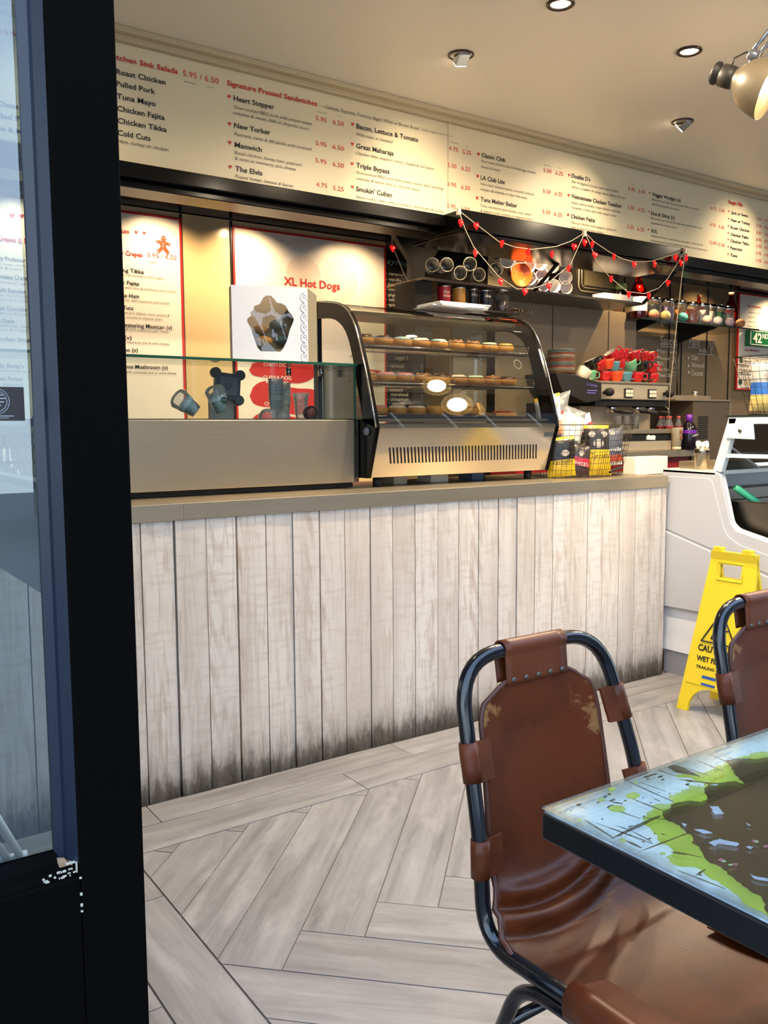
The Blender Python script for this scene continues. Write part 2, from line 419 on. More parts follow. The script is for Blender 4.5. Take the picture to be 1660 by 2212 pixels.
TEXT = {
 'board': [
  ('R', 1.128, 2.68, 1.409, 0.0198, 'Kitchen Sink Salads'),
  ('R', 1.624, 2.682, 2.061, 0.0203, 'Signature Pressed Sandwiches'),
  ('P', 1.431, 2.678, 1.587, 0.0229, '5.95 / 6.50'),
  ('t', 1.435, 2.655, 1.489, 0.0077, 'takeaway'),
  ('t', 1.535, 2.655, 1.566, 0.0078, 'sit in'),
  ('K', 1.156, 2.627, 1.356, 0.0199, 'Roast Chicken'),
  ('K', 1.155, 2.582, 1.312, 0.0199, 'Pulled Pork'),
  ('K', 1.156, 2.535, 1.313, 0.02, 'Tuna Mayo'),
  ('K', 1.155, 2.489, 1.348, 0.02, 'Chicken Fajita'),
  ('K', 1.155, 2.443, 1.355, 0.0201, 'Chicken Tikka'),
  ('K', 1.154, 2.397, 1.287, 0.0201, 'Cold Cuts'),
  ('K', 1.654, 2.626, 1.845, 0.0204, 'Heart Stopper'),
  ('K', 1.653, 2.516, 1.824, 0.0205, 'New Yorker'),
  ('K', 1.654, 2.437, 1.781, 0.0206, 'Manwich'),
  ('K', 1.654, 2.339, 1.782, 0.0207, 'The Elvis'),
  ('I', 1.153, 2.369, 1.361, 0.0138, 'Ham, turkey or chicken'),
  ('I', 1.654, 2.594, 2.034, 0.0136, 'Slow-cooked BBQ pork with potato scone,'),
  ('I', 1.649, 2.57, 2.014, 0.0136, 'coleslaw & sweet chilli or chipotle sauce'),
  ('I', 1.653, 2.484, 2.029, 0.0137, 'Pastrami, swiss & dill pickle with mustard'),
  ('I', 1.653, 2.408, 1.979, 0.0138, 'Roast chicken, honey ham, pastrami'),
  ('I', 1.653, 2.385, 1.946, 0.0138, '& swiss or monterey jack cheese'),
  ('I', 1.653, 2.311, 1.932, 0.0138, 'Peanut butter, banana & bacon'),
  ('t', 2.056, 2.657, 2.112, 0.0066, 'takeaway'),
  ('t', 2.162, 2.66, 2.192, 0.0067, 'sit in'),
  ('t', 2.819, 2.657, 2.875, 0.0073, 'takeaway'),
  ('t', 2.923, 2.655, 2.952, 0.0074, 'sit in'),
  ('t', 2.646, 2.684, 2.837, 0.0111, '(Add a regular soup for £1)'),
  ('I', 2.086, 2.681, 2.629, 0.0157, '- Ciabatta, Baguette, Focaccia, Bagel, White or Brown Bread'),
  ('I', 2.269, 2.593, 2.474, 0.0137, 'With mayo or mustard'),
  ('I', 2.266, 2.509, 2.72, 0.0131, 'Chicken tikka, peppers, onion, cheese & hot sauce'),
  ('I', 2.265, 2.423, 2.781, 0.0125, 'Slow-cooked BBQ pork with potato scone, black pudding,'),
  ('I', 2.266, 2.396, 2.631, 0.0125, 'coleslaw & sweet chilli or chipotle sauce'),
  ('I', 2.265, 2.313, 2.783, 0.0126, 'Roast turkey, ham, swiss, cranberry, dijon mayo & pickles'),
  ('K', 2.269, 2.625, 2.625, 0.0211, 'Bacon, Lettuce & Tomato'),
  ('K', 2.267, 2.537, 2.478, 0.0212, 'Great Maharaja'),
  ('K', 2.267, 2.45, 2.454, 0.0213, 'Triple Bypass'),
  ('K', 2.264, 2.344, 2.467, 0.0214, "Smokin' Cuban"),
  ('P', 2.052, 2.621, 2.109, 0.0193, '5.95'),
  ('P', 2.142, 2.621, 2.201, 0.0195, '6.50'),
  ('P', 2.051, 2.513, 2.107, 0.0194, '5.95'),
  ('P', 2.14, 2.512, 2.2, 0.0196, '6.50'),
  ('P', 2.049, 2.438, 2.106, 0.0194, '5.95'),
  ('P', 2.139, 2.436, 2.199, 0.0197, '6.50'),
  ('P', 2.05, 2.333, 2.108, 0.0195, '4.75'),
  ('P', 2.139, 2.331, 2.196, 0.0198, '5.25'),
  ('P', 2.815, 2.62, 2.873, 0.0201, '4.75'),
  ('P', 2.903, 2.619, 2.959, 0.0203, '5.25'),
  ('P', 2.808, 2.538, 2.864, 0.0201, '5.50'),
  ('P', 2.896, 2.537, 2.954, 0.0203, '6.25'),
  ('P', 2.806, 2.447, 2.863, 0.0202, '5.95'),
  ('P', 2.894, 2.445, 2.953, 0.0204, '6.50'),
  ('P', 2.804, 2.341, 2.86, 0.0203, '5.95'),
  ('P', 2.892, 2.339, 2.951, 0.0205, '6.50'),
  ('K', 3.027, 2.622, 3.191, 0.0209, 'Classic Club'),
  ('K', 3.023, 2.51, 3.189, 0.021, 'LA Club Lite'),
  ('K', 3.024, 2.403, 3.279, 0.0211, 'Tuna Melter Belter'),
  ('K', 3.686, 2.62, 3.834, 0.0214, "Double D's"),
  ('K', 3.686, 2.511, 4.103, 0.0215, 'Vietnamese Chicken Twerker'),
  ('K', 3.684, 2.403, 3.878, 0.0204, 'Chicken Fajita'),
  ('I', 3.027, 2.597, 3.414, 0.0127, 'Hot roast chicken, bacon, fried egg, tomato,'),
  ('I', 3.026, 2.569, 3.157, 0.0127, 'leaves & mayo'),
  ('I', 3.024, 2.483, 3.399, 0.0127, 'Hot roast chicken bacon, avocado, lettuce,'),
  ('I', 3.024, 2.457, 3.351, 0.0127, 'tomato & chipotle or dijon lite mayo'),
  ('I', 3.023, 2.375, 3.384, 0.0128, 'Tuna, monterey jack cheese, corn, onion'),
  ('I', 3.023, 2.35, 3.391, 0.0128, '& peppers with sriracha or chipotle sauce'),
  ('I', 3.687, 2.593, 4.075, 0.0125, 'Pair of unglazed donuts with roast chicken,'),
  ('I', 3.688, 2.566, 4.134, 0.0125, 'bacon, cranberry & mango sauce, lettuce & mayo'),
  ('I', 3.685, 2.482, 4.093, 0.0126, 'Skippy peanut butter, roast chicken, avocado,'),
  ('I', 3.685, 2.455, 4.056, 0.0126, 'coriander & lime salsa with mango sauce'),
  ('I', 3.684, 2.374, 4.061, 0.0126, 'Mexican chicken with peppers, jalapenos,'),
  ('I', 3.685, 2.348, 3.949, 0.0127, 'salsa & monterey jack cheese'),
  ('t', 3.472, 2.652, 3.526, 0.007, 'takeaway'),
  ('t', 3.577, 2.653, 3.606, 0.007, 'sit in'),
  ('t', 4.159, 2.655, 4.213, 0.0069, 'takeaway'),
  ('t', 4.26, 2.655, 4.296, 0.007, 'sit in'),
  ('P', 3.47, 2.617, 3.528, 0.0209, '5.50'),
  ('P', 3.561, 2.617, 3.618, 0.0211, '6.25'),
  ('P', 3.467, 2.508, 3.524, 0.021, '5.50'),
  ('P', 3.557, 2.507, 3.614, 0.0212, '6.25'),
  ('P', 3.465, 2.399, 3.524, 0.0211, '5.50'),
  ('P', 3.554, 2.398, 3.614, 0.0213, '6.25'),
  ('P', 4.157, 2.619, 4.214, 0.0214, '5.95'),
  ('P', 4.246, 2.619, 4.306, 0.0216, '6.50'),
  ('P', 4.154, 2.513, 4.211, 0.0215, '5.50'),
  ('P', 4.245, 2.513, 4.305, 0.0217, '6.25'),
  ('P', 4.154, 2.403, 4.211, 0.0216, '5.50'),
  ('P', 4.243, 2.401, 4.304, 0.0218, '6.25'),
  ('K', 4.371, 2.618, 4.64, 0.0203, 'Veggie Wedgie (v)'),
  ('K', 4.365, 2.507, 4.587, 0.0204, 'Hot & Dirty (v)'),
  ('K', 4.367, 2.405, 4.428, 0.0204, 'XXL'),
  ('K', 5.163, 2.617, 5.346, 0.0178, 'Jack or Swiss'),
  ('K', 5.162, 2.569, 5.374, 0.0179, 'Ham or Turkey'),
  ('K', 5.162, 2.523, 5.367, 0.0179, 'Roast Chicken'),
  ('K', 5.162, 2.479, 5.36, 0.0179, 'Chicken Fajita'),
  ('K', 5.163, 2.438, 5.37, 0.0179, 'Chicken Tikka'),
  ('K', 5.166, 2.393, 5.293, 0.018, 'Pastrami'),
  ('K', 5.168, 2.348, 5.242, 0.018, 'Tuna'),
  ('I', 4.368, 2.593, 4.824, 0.0116, 'Monterey jack cheese, guacamole, salsa, red onion,'),
  ('I', 4.369, 2.566, 4.629, 0.0116, 'mixed peppers & sour cream'),
  ('I', 4.364, 2.483, 4.864, 0.0116, 'Monterey jack cheese & salsa with sweet fried onion,'),
  ('I', 4.365, 2.456, 4.606, 0.0117, 'jalapenos & sriracha sauce'),
  ('I', 4.366, 2.381, 4.877, 0.0117, 'Pulled pork, ham, roast chicken, pastrami, turkey, bacon,'),
  ('I', 4.367, 2.354, 4.922, 0.0117, 'monterey jack & swiss, guacamole, pickles, sweet fried onions'),
  ('t', 4.946, 2.654, 4.994, 0.0067, 'takeaway'),
  ('t', 5.047, 2.655, 5.078, 0.0067, 'sit in'),
  ('t', 5.453, 2.654, 5.501, 0.007, 'takeaway'),
  ('R', 5.126, 2.677, 5.282, 0.0208, 'Single Fills'),
  ('P', 4.941, 2.615, 5.003, 0.0195, '4.75'),
  ('P', 5.031, 2.614, 5.089, 0.0197, '5.50'),
  ('P', 4.94, 2.512, 5.001, 0.0196, '4.75'),
  ('P', 5.032, 2.51, 5.092, 0.0197, '5.50'),
  ('P', 4.941, 2.403, 5.015, 0.0196, '12.00'),
  ('P', 5.029, 2.4, 5.102, 0.0198, '12.50'),
  ('P', 5.443, 2.614, 5.504, 0.0183, '3.50'),
  ('P', 5.445, 2.568, 5.506, 0.0184, '3.95'),
  ('P', 5.447, 2.523, 5.507, 0.0184, '3.95'),
  ('P', 5.448, 2.478, 5.509, 0.0184, '3.95'),
  ('P', 5.45, 2.437, 5.511, 0.0185, '3.95'),
  ('P', 5.452, 2.39, 5.513, 0.0185, '3.95'),
  ('P', 5.454, 2.342, 5.515, 0.0185, '3.95'),
  ('P', 5.536, 2.615, 5.599, 0.0185, '3.95'),
  ('P', 5.538, 2.568, 5.601, 0.0185, '4.50'),
  ('P', 5.54, 2.523, 5.603, 0.0186, '4.50'),
  ('P', 5.541, 2.478, 5.604, 0.0186, '4.50'),
  ('P', 5.543, 2.436, 5.606, 0.0186, '4.50'),
  ('P', 5.545, 2.389, 5.608, 0.0187, '4.50'),
  ('P', 5.547, 2.34, 5.61, 0.0187, '4.50'),
  ('h', 1.633, 2.638, 0, 0.0079, ''),
  ('h', 1.632, 2.527, 0, 0.008, ''),
  ('h', 1.631, 2.451, 0, 0.008, ''),
  ('h', 1.631, 2.352, 0, 0.008, ''),
  ('h', 2.248, 2.639, 0, 0.008, ''),
  ('h', 2.246, 2.551, 0, 0.0081, ''),
  ('h', 2.244, 2.463, 0, 0.0081, ''),
  ('h', 2.244, 2.359, 0, 0.0081, ''),
  ('h', 3.008, 2.632, 0, 0.0089, ''),
  ('h', 3.003, 2.523, 0, 0.0089, ''),
  ('h', 3.0, 2.415, 0, 0.009, ''),
  ('h', 3.666, 2.63, 0, 0.0083, ''),
  ('h', 3.664, 2.522, 0, 0.0084, ''),
  ('h', 3.662, 2.416, 0, 0.0084, ''),
  ('h', 4.347, 2.632, 0, 0.0063, ''),
  ('h', 4.344, 2.522, 0, 0.0063, ''),
  ('h', 4.344, 2.417, 0, 0.0063, ''),
  ('h', 5.136, 2.629, 0, 0.0068, ''),
  ('h', 5.137, 2.582, 0, 0.0068, ''),
  ('h', 5.137, 2.537, 0, 0.0068, ''),
  ('h', 5.138, 2.492, 0, 0.0068, ''),
  ('h', 5.138, 2.451, 0, 0.0068, ''),
  ('h', 5.141, 2.405, 0, 0.0069, ''),
  ('h', 5.142, 2.36, 0, 0.0069, ''),
  ('R', 0.706, 2.678, 0.872, 0.0197, 'Baps & Hot Wraps'),
  ('K', 0.658, 2.423, 0.788, 0.0175, 'Mac & Cheese'),
  ('K', 0.689, 2.381, 0.839, 0.0176, 'Pulled Pork'),
  ('K', 0.654, 2.336, 0.873, 0.0175, 'Cheese & Marmite'),
  ('I', 0.658, 2.3, 0.822, 0.0117, 'with monterey jack cheese'),
 ],
 'crepes': [
  ('R', 1.469, 2.13, 1.582, 0.0218, 'y Crepes'),
  ('R', 1.471, 2.239, 1.517, 0.0217, 'kes'),
  ('P', 1.608, 2.133, 1.764, 0.0234, '5.95 / 6.50'),
  ('t', 1.612, 2.108, 1.665, 0.0085, 'takeaway'),
  ('t', 1.717, 2.106, 1.744, 0.0086, 'sit in'),
  ('K', 1.47, 2.046, 1.586, 0.0193, 'ing Tikka'),
  ('K', 1.467, 1.984, 1.559, 0.0193, 'ic Fajita'),
  ('K', 1.468, 1.92, 1.556, 0.0194, 'ne Ham'),
  ('K', 1.471, 1.859, 1.525, 0.0194, 'Tuna'),
  ('K', 1.468, 1.772, 1.728, 0.0195, 'watering Mexican (v)'),
  ('K', 1.473, 1.708, 1.511, 0.0195, '(v)'),
  ('K', 1.47, 1.646, 1.541, 0.0196, 'no (v)'),
  ('K', 1.47, 1.562, 1.698, 0.0196, 'ous Mushroom (v)'),
  ('I', 1.474, 2.027, 1.69, 0.0122, 'a with monterey jack cheese'),
  ('I', 1.471, 1.964, 1.753, 0.0122, 'a with salsa & monterey jack cheese'),
  ('I', 1.478, 1.901, 1.718, 0.0123, 'ham with monterey jack cheese'),
  ('I', 1.47, 1.838, 1.716, 0.0123, 'rey jack cheese, corn, onions &'),
  ('I', 1.469, 1.815, 1.676, 0.0123, 'h sriracha or chipotle sauce'),
  ('I', 1.47, 1.754, 1.709, 0.0123, 'hilli with monterey jack cheese'),
  ('I', 1.471, 1.689, 1.711, 0.0124, 'h monterey jack & swiss cheese'),
  ('I', 1.474, 1.537, 1.745, 0.0125, 'with monterey jack or swiss cheese'),
  ('h', 1.554, 2.251, 0, 0.009, ''),
  ('h', 1.595, 2.251, 0, 0.0091, ''),
  ('R', 1.03, 2.247, 1.098, 0.022, 'Gour'),
  ('R', 0.802, 2.134, 1.112, 0.0229, 'Sweet Crepes & Pancakes'),
  ('K', 0.856, 2.045, 1.007, 0.0185, 'Nutty Professor'),
  ('I', 0.855, 2.024, 1.069, 0.0116, 'Peanut butter, nutella, caramel'),
  ('I', 0.854, 2.005, 0.988, 0.0116, 'pecan & cream'),
  ('K', 0.852, 1.962, 1.039, 0.0186, 'Chocolate Charmer'),
  ('I', 0.851, 1.941, 1.011, 0.0116, 'with powdered sugar'),
  ('K', 0.849, 1.9, 1.003, 0.0186, 'Peach Sundae'),
  ('I', 0.848, 1.88, 1.063, 0.0117, 'Peaches, chocolate fudge, cara'),
  ('I', 0.847, 1.859, 1.012, 0.0117, 'strawberries & cream'),
  ('K', 0.845, 1.815, 1.071, 0.0187, 'Banana Chocolate Dream'),
  ('I', 0.844, 1.795, 1.009, 0.0117, 'with bananas & cream'),
  ('K', 0.842, 1.756, 0.946, 0.0187, 'Hot Date'),
  ('I', 0.841, 1.737, 1.06, 0.0117, 'Caramel log, chocolate'),
  ('I', 0.84, 1.718, 1.002, 0.0117, 'mallows & cream'),
  ('K', 0.831, 1.671, 1.081, 0.0188, 'Chocolate Strawberry'),
  ('K', 0.841, 1.545, 0.979, 0.0179, "Ugly Betty's"),
  ('I', 0.84, 1.525, 1.046, 0.0109, 'Peanut butter, brown sugar & cream'),
  ('K', 0.838, 1.484, 0.971, 0.0179, 'Sweet Porker'),
  ('I', 0.837, 1.462, 0.971, 0.0109, 'with maple syrup'),
  ('h', 0.957, 2.256, 0, 0.012, ''),
  ('h', 0.999, 2.259, 0, 0.012, ''),
 ],
 'hotdog': [
  ('R', 2.397, 2.061, 2.772, 0.0427, 'XL Hot Dogs'),
  ('W', 2.724, 1.668, 2.871, 0.0212, 'MEXI-DOG'),
  ('W', 2.659, 1.645, 2.933, 0.0124, 'GUACAMOLE, SALSA, JALAPENO,'),
  ('W', 2.693, 1.627, 2.902, 0.0112, 'SOUR CREAM OR CHEESE'),
  ('W', 2.77, 1.595, 2.827, 0.0126, '5.95'),
  ('W', 2.768, 1.458, 2.826, 0.0177, '5.95'),
  ('W', 2.255, 1.526, 2.436, 0.0202, 'GLESGA-DOG'),
  ('W', 2.274, 1.505, 2.413, 0.0119, 'BLACK PUDDING'),
  ('W', 2.294, 1.486, 2.396, 0.012, '& HAGGIS'),
  ('W', 2.26, 1.38, 2.425, 0.0191, 'CHILLI DOG'),
  ('W', 2.264, 1.36, 2.414, 0.012, 'CHILLI & CHEESE'),
  ('W', 2.674, 1.38, 2.907, 0.0201, 'CHEESY PIG DOG'),
  ('W', 2.714, 1.35, 2.868, 0.0113, 'CHEESE & BACON'),
 ],
 'vegan': [
  ('R', 6.856, 2.257, 7.068, 0.0164, 'Vegan Milkshakes'),
  ('K', 6.886, 2.209, 7.071, 0.0092, "Peanut or Oreo's"),
  ('K', 6.888, 2.17, 6.976, 0.0082, 'Banana'),
  ('I', 7.09, 2.169, 7.189, 0.0065, 'with oat milk'),
  ('R', 6.833, 1.887, 7.062, 0.0156, 'Vegan Milkshakes'),
  ('I', 6.784, 1.847, 6.955, 0.0073, 'made with almond milk'),
  ('K', 6.783, 1.791, 6.958, 0.0166, 'Vegan Monster'),
  ('K', 6.781, 1.751, 6.912, 0.0166, 'Zuckerberg'),
  ('K', 6.776, 1.716, 6.971, 0.0157, 'Strawberry Split'),
  ('K', 6.772, 1.68, 7.078, 0.0157, 'A Matcha Made in Heaven'),
  ('I', 6.774, 1.653, 7.047, 0.0083, 'matcha, vanilla & banana'),
  ('K', 6.89, 2.131, 6.987, 0.0083, 'Cookie Dough'),
  ('K', 6.885, 2.094, 7.021, 0.0083, 'Peanut Cup'),
 ],
 'chalk': [
  ('C', 5.75, 1.886, 5.965, 0.0705, 'Sauces'),
  ('C', 5.731, 1.825, 5.968, 0.0269, 'Mayo / Garlic'),
  ('C', 5.733, 1.771, 5.861, 0.0236, 'Mustard'),
  ('C', 5.735, 1.729, 5.793, 0.0229, 'BBQ'),
  ('C', 5.736, 1.683, 5.857, 0.0257, 'Peri Peri'),
  ('C', 5.741, 1.636, 5.904, 0.0284, 'Sweet Chilli'),
  ('C', 6.112, 1.896, 6.253, 0.0691, 'Plant'),
  ('C', 6.244, 1.846, 6.351, 0.042, 'milk'),
  ('C', 6.148, 1.783, 6.233, 0.0417, 'Oat'),
  ('C', 6.15, 1.724, 6.317, 0.039, 'Almond'),
  ('C', 6.153, 1.658, 6.308, 0.0419, 'Coconut'),
  ('hc', 5.717, 1.841, 0, 0.012, ''),
  ('hc', 5.722, 1.79, 0, 0.012, ''),
  ('hc', 5.726, 1.747, 0, 0.012, ''),
  ('hc', 5.73, 1.7, 0, 0.012, ''),
  ('hc', 5.732, 1.656, 0, 0.012, ''),
  ('hc', 6.11, 1.796, 0, 0.012, ''),
  ('hc', 6.113, 1.733, 0, 0.012, ''),
  ('hc', 6.12, 1.681, 0, 0.012, ''),
 ],
 'syrup': [
  ('T', 3.112, 2.25, 3.329, 0.0322, 'syrups'),
  ('C', 3.108, 2.183, 3.238, 0.0175, '- caramel'),
  ('C', 3.107, 2.149, 3.221, 0.0175, '- vanilla'),
  ('C', 3.107, 2.119, 3.225, 0.0175, '- hazelnut'),
  ('C', 3.107, 2.089, 3.217, 0.0175, '- almond'),
  ('C', 3.107, 2.056, 3.255, 0.0175, '- gingerbread'),
  ('C', 3.106, 2.027, 3.32, 0.0176, '- salted caramel'),
  ('C', 3.106, 1.996, 3.268, 0.0176, '- spiced chai'),
  ('C', 3.175, 1.671, 3.315, 0.0269, 'sugar free'),
  ('C', 3.114, 1.622, 3.239, 0.0221, '- caramel'),
  ('C', 3.113, 1.582, 3.249, 0.0221, '- hazelnut'),
  ('C', 3.112, 1.475, 3.228, 0.0206, '- toasted'),
  ('C', 3.14, 1.446, 3.324, 0.0207, 'marshmallow'),
  ('C', 3.112, 1.416, 3.273, 0.0222, '- cinnamon'),
  ('C', 3.149, 1.388, 3.248, 0.0207, 'vanilla'),
 ],
}
DARK= [(0.9116, 0.6908), (0.9286, 0.6995), (0.9577, 0.7058), (0.9789, 0.699), (0.9874, 0.6874), (1.0042, 0.6893), (1.0212, 0.7058), (1.0463, 0.7178), (1.0441, 0.7255), (1.0299, 0.7386), (1.0274, 0.7559), (1.0435, 0.732), (1.0653, 0.7104), (1.0877, 0.7006), (1.0844, 0.6786), (1.0942, 0.6959), (1.1089, 0.7169), (1.1277, 0.7364), (1.1405, 0.7545), (1.1645, 0.7514), (1.1828, 0.7348), (1.2055, 0.7256), (1.2436, 0.7163), (1.326, 0.6944), (1.3143, 0.6032), (1.0585, 0.4651), (0.8942, 0.4312), (0.8161, 0.448), (0.8073, 0.4795), (0.8368, 0.5059), (0.8346, 0.5145), (0.8422, 0.5384), (0.8559, 0.5673), (0.8539, 0.5808), (0.8602, 0.5929), (0.8772, 0.6108), (0.8782, 0.6234), (0.8922, 0.6316), (0.898, 0.6462), (0.9055, 0.6601), (0.9038, 0.676)]
FIN= [(1.0521, 0.797), (1.0653, 0.7944), (1.0697, 0.7777), (1.0662, 0.7603), (1.0599, 0.7391), (1.0533, 0.7534), (1.0449, 0.769)]
LIME= [(0.8872, 0.7029), (0.915, 0.7092), (0.9226, 0.7198), (0.9388, 0.7164), (0.9462, 0.7084), (0.9599, 0.7097), (0.965, 0.7228), (0.9846, 0.7261), (1.0127, 0.7237), (1.0194, 0.7309), (1.0281, 0.7187), (1.0522, 0.7197), (1.0328, 0.7648), (1.0645, 0.7615), (1.0767, 0.7463), (1.1154, 0.7518), (1.1474, 0.7496), (1.1767, 0.7498), (1.2067, 0.75), (1.2272, 0.739), (1.272, 0.733), (1.3631, 0.7145), (1.3906, 0.6186), (1.0365, 0.4395), (0.8794, 0.4096), (0.7973, 0.4372), (0.8061, 0.4787), (0.8076, 0.4957), (0.8169, 0.5199), (0.8227, 0.5447), (0.826, 0.5649), (0.8321, 0.5842), (0.8202, 0.5926), (0.8178, 0.6063), (0.8237, 0.6187), (0.8405, 0.6195), (0.8497, 0.6347), (0.8537, 0.6544), (0.8667, 0.6732), (0.8769, 0.6902)]
STRK= [((0.9626, 0.799), (0.958, 0.7083), 3), ((0.973, 0.7822), (0.9774, 0.737), 2), ((0.9205, 0.7489), (0.9236, 0.6978), 4), ((0.8742, 0.7434), (0.8809, 0.7023), 3), ((0.8826, 0.7037), (0.9089, 0.6799), 4), ((0.9459, 0.7336), (0.9443, 0.7208), 3), ((0.8198, 0.7407), (0.8112, 0.6845), 4), ((0.8254, 0.7267), (0.8389, 0.649), 4), ((0.8399, 0.7091), (0.8449, 0.6862), 3), ((0.8449, 0.6862), (0.8419, 0.6536), 3), ((0.8083, 0.6865), (0.9086, 0.6929), 8), ((0.8104, 0.6451), (0.8946, 0.6415), 4), ((0.8181, 0.675), (0.8189, 0.6499), 7), ((0.8434, 0.6217), (0.8575, 0.5948), 4), ((0.9175, 0.6865), (0.9176, 0.6564), 3), ((0.9899, 0.7858), (1.0192, 0.7841), 6), ((0.8897, 0.7568), (0.8986, 0.745), 6), ((0.8392, 0.6226), (0.8485, 0.6096), 6), ((0.8156, 0.5723), (0.8371, 0.5746), 4), ((0.8094, 0.5922), (0.8186, 0.5366), 3), ((0.8674, 0.6608), (0.8699, 0.6543), 4), ((0.8443, 0.7809), (0.8467, 0.763), 2), ((1.0305, 0.8057), (1.0328, 0.7648), 3), ((1.0697, 0.7777), (1.0743, 0.7351), 3), ((1.109, 0.784), (1.1049, 0.7328), 3), ((1.1465, 0.7857), (1.1362, 0.7303), 3)]
DROP= [((0.9295, 0.7538), (0.9373, 0.7482), (0.9213, 0.7471)), ((0.8804, 0.7391), (0.8898, 0.7324), (0.8722, 0.7322)), ((0.9224, 0.785), (0.9269, 0.7818), (0.9171, 0.7805)), ((0.8841, 0.7692), (0.8878, 0.7665), (0.8799, 0.7655)), ((0.8136, 0.7436), (0.8166, 0.7414), (0.8112, 0.7413)), ((0.8153, 0.6747), (0.8184, 0.6725), (0.8112, 0.6713)), ((0.8281, 0.6262), (0.8311, 0.624), (0.8252, 0.6239)), ((0.9674, 0.7801), (0.9697, 0.7785), (0.9642, 0.7775)), ((0.8394, 0.5952), (0.8494, 0.5881), (0.8287, 0.5874))]
FLEK= [[(0.9851, 0.6727), (0.9943, 0.6662), (0.9878, 0.6574), (0.9822, 0.6484), (0.9687, 0.6528), (0.9768, 0.6626)], [(0.9137, 0.6641), (0.9162, 0.6574), (0.9072, 0.654)], [(0.9109, 0.6442), (0.9203, 0.6375), (0.921, 0.6228), (0.9108, 0.6287)], [(0.8949, 0.6115), (0.9159, 0.6103), (0.9241, 0.5887), (0.9148, 0.5864), (0.9045, 0.6025), (0.894, 0.6011)], [(1.0479, 0.7166), (1.0576, 0.7097), (1.0492, 0.7084)], [(0.8686, 0.5406), (0.8711, 0.5292), (0.876, 0.522), (0.8703, 0.5185), (0.8631, 0.5311)], [(0.9238, 0.58), (0.9298, 0.5735), (0.9219, 0.5713)], [(0.9816, 0.6184), (0.9791, 0.6079), (0.9754, 0.6105)], [(1.0199, 0.5838), (1.0383, 0.5756), (1.0192, 0.5555), (1.0086, 0.5677)]]
PINK= [((0.8705, 0.5773), (0.8732, 0.5754), (0.8678, 0.5755)), ((0.9444, 0.5819), (0.9469, 0.5801), (0.941, 0.5798)), ((0.875, 0.5618), (0.8776, 0.56), (0.8723, 0.5601)), ((0.9432, 0.5662), (0.9454, 0.5647), (0.9399, 0.5642))]
GRN= [((0.8702, 0.5734), (0.8723, 0.5719), (0.8681, 0.572)), ((0.8689, 0.5642), (0.871, 0.5627), (0.8668, 0.5628)), ((0.9451, 0.5795), (0.9471, 0.5782), (0.9421, 0.5776))]
# ================================================================ setting
CZ = 2.79            # ceiling height
WY = 4.5             # back wall
mb = MB().box(-1.2, 9.6, .2, 4.8, -.06, -.004); floor = struct(mb.build('floor', GROUT))
def clip(poly, keep):
    out = []
    for i in range(len(poly)):
        a, b = poly[i], poly[(i+1) % len(poly)]; da, db = keep(a), keep(b)
        if da >= 0: out.append(a)
        if da*db < 0: t = da/(da-db); out.append((a[0]+(b[0]-a[0])*t, a[1]+(b[1]-a[1])*t))
    return out
def shrink(poly, d):
    cx = sum(p[0] for p in poly)/len(poly); cy = sum(p[1] for p in poly)/len(poly); out = []
    n = len(poly)
    for i in range(n):
        p0, p1, p2 = Vector(poly[i-1]), Vector(poly[i]), Vector(poly[(i+1) % n])
        e1 = (p1-p0); e2 = (p2-p1)
        if e1.length < 1e-4 or e2.length < 1e-4: continue
        e1.normalize(); e2.normalize(); n1 = Vector((-e1.y, e1.x)); n2 = Vector((-e2.y, e2.x))
        if n1.dot(Vector((cx, cy))-p1) < 0: n1 = -n1
        if n2.dot(Vector((cx, cy))-p1) < 0: n2 = -n2
        b = n1+n2; den = 1+n1.dot(n2); b = b/den if den > .15 else b*0
        q = p1+b*d; out.append((q.x, q.y))
    return out
def area(p): return abs(sum(p[i][0]*p[(i+1) % len(p)][1]-p[(i+1) % len(p)][0]*p[i][1] for i in range(len(p))))/2
def lay(poly, ang):
    if len(poly) < 3 or area(poly) < .0015: return
    p = shrink(poly, .0016)
    if len(p) < 3: return
    cx = sum(q[0] for q in p)/len(p); cy = sum(q[1] for q in p)/len(p); dz = random.uniform(-.0006, .0004)
    c, s_ = cos(ang), sin(ang)
    mb = MB().prism([(x, y) for x, y in p], 'z', -.012, dz)
    # keep the tile's own grain direction in its UVs
    o = mb.build('tile', TILE, floor, org=(0, 0, 0), uvfn=lambda v: ((v.x*c+v.y*s_)*1.0, (-v.x*s_+v.y*c)*1.0))
TW = .1625; TL = TW*6; q2 = 2**.5
def AB(a, b): return ((a-b)/q2, (a+b)/q2)
XR = 5.6
for i in range(-40, 41):
    for j in range(-8, 9):
        da, db = -i*TW+j*TL, i*TW+j*TL
        for (a0, a1, b0, b1, ang) in ((1.992, 1.992+TL, .4235, .4235+TW, pi/4), (1.992, 1.992+TW, .4235-TL, .4235, -pi/4)):
            p = [AB(a0+da, b0+db), AB(a1+da, b0+db), AB(a1+da, b1+db), AB(a0+da, b1+db)]
            if max(x for x, y in p) < .7 or min(x for x, y in p) > XR or min(y for x, y in p) > 2.5 or max(y for x, y in p) < .95: continue
            for f in (lambda v: v[0]-.775, lambda v: 2.44-v[1], lambda v: v[1]-.95, lambda v: XR-v[0]): p = clip(p, f)
            lay(p, ang)
def strip_x(y0, y1, joints):
    for a, b in zip(joints, joints[1:]): lay([(a, y0), (b, y0), (b, y1), (a, y1)], 0)
def strip_y(x0, x1, joints):
    for a, b in zip(joints, joints[1:]): lay([(x0, a), (x1, a), (x1, b), (x0, b)], pi/2)
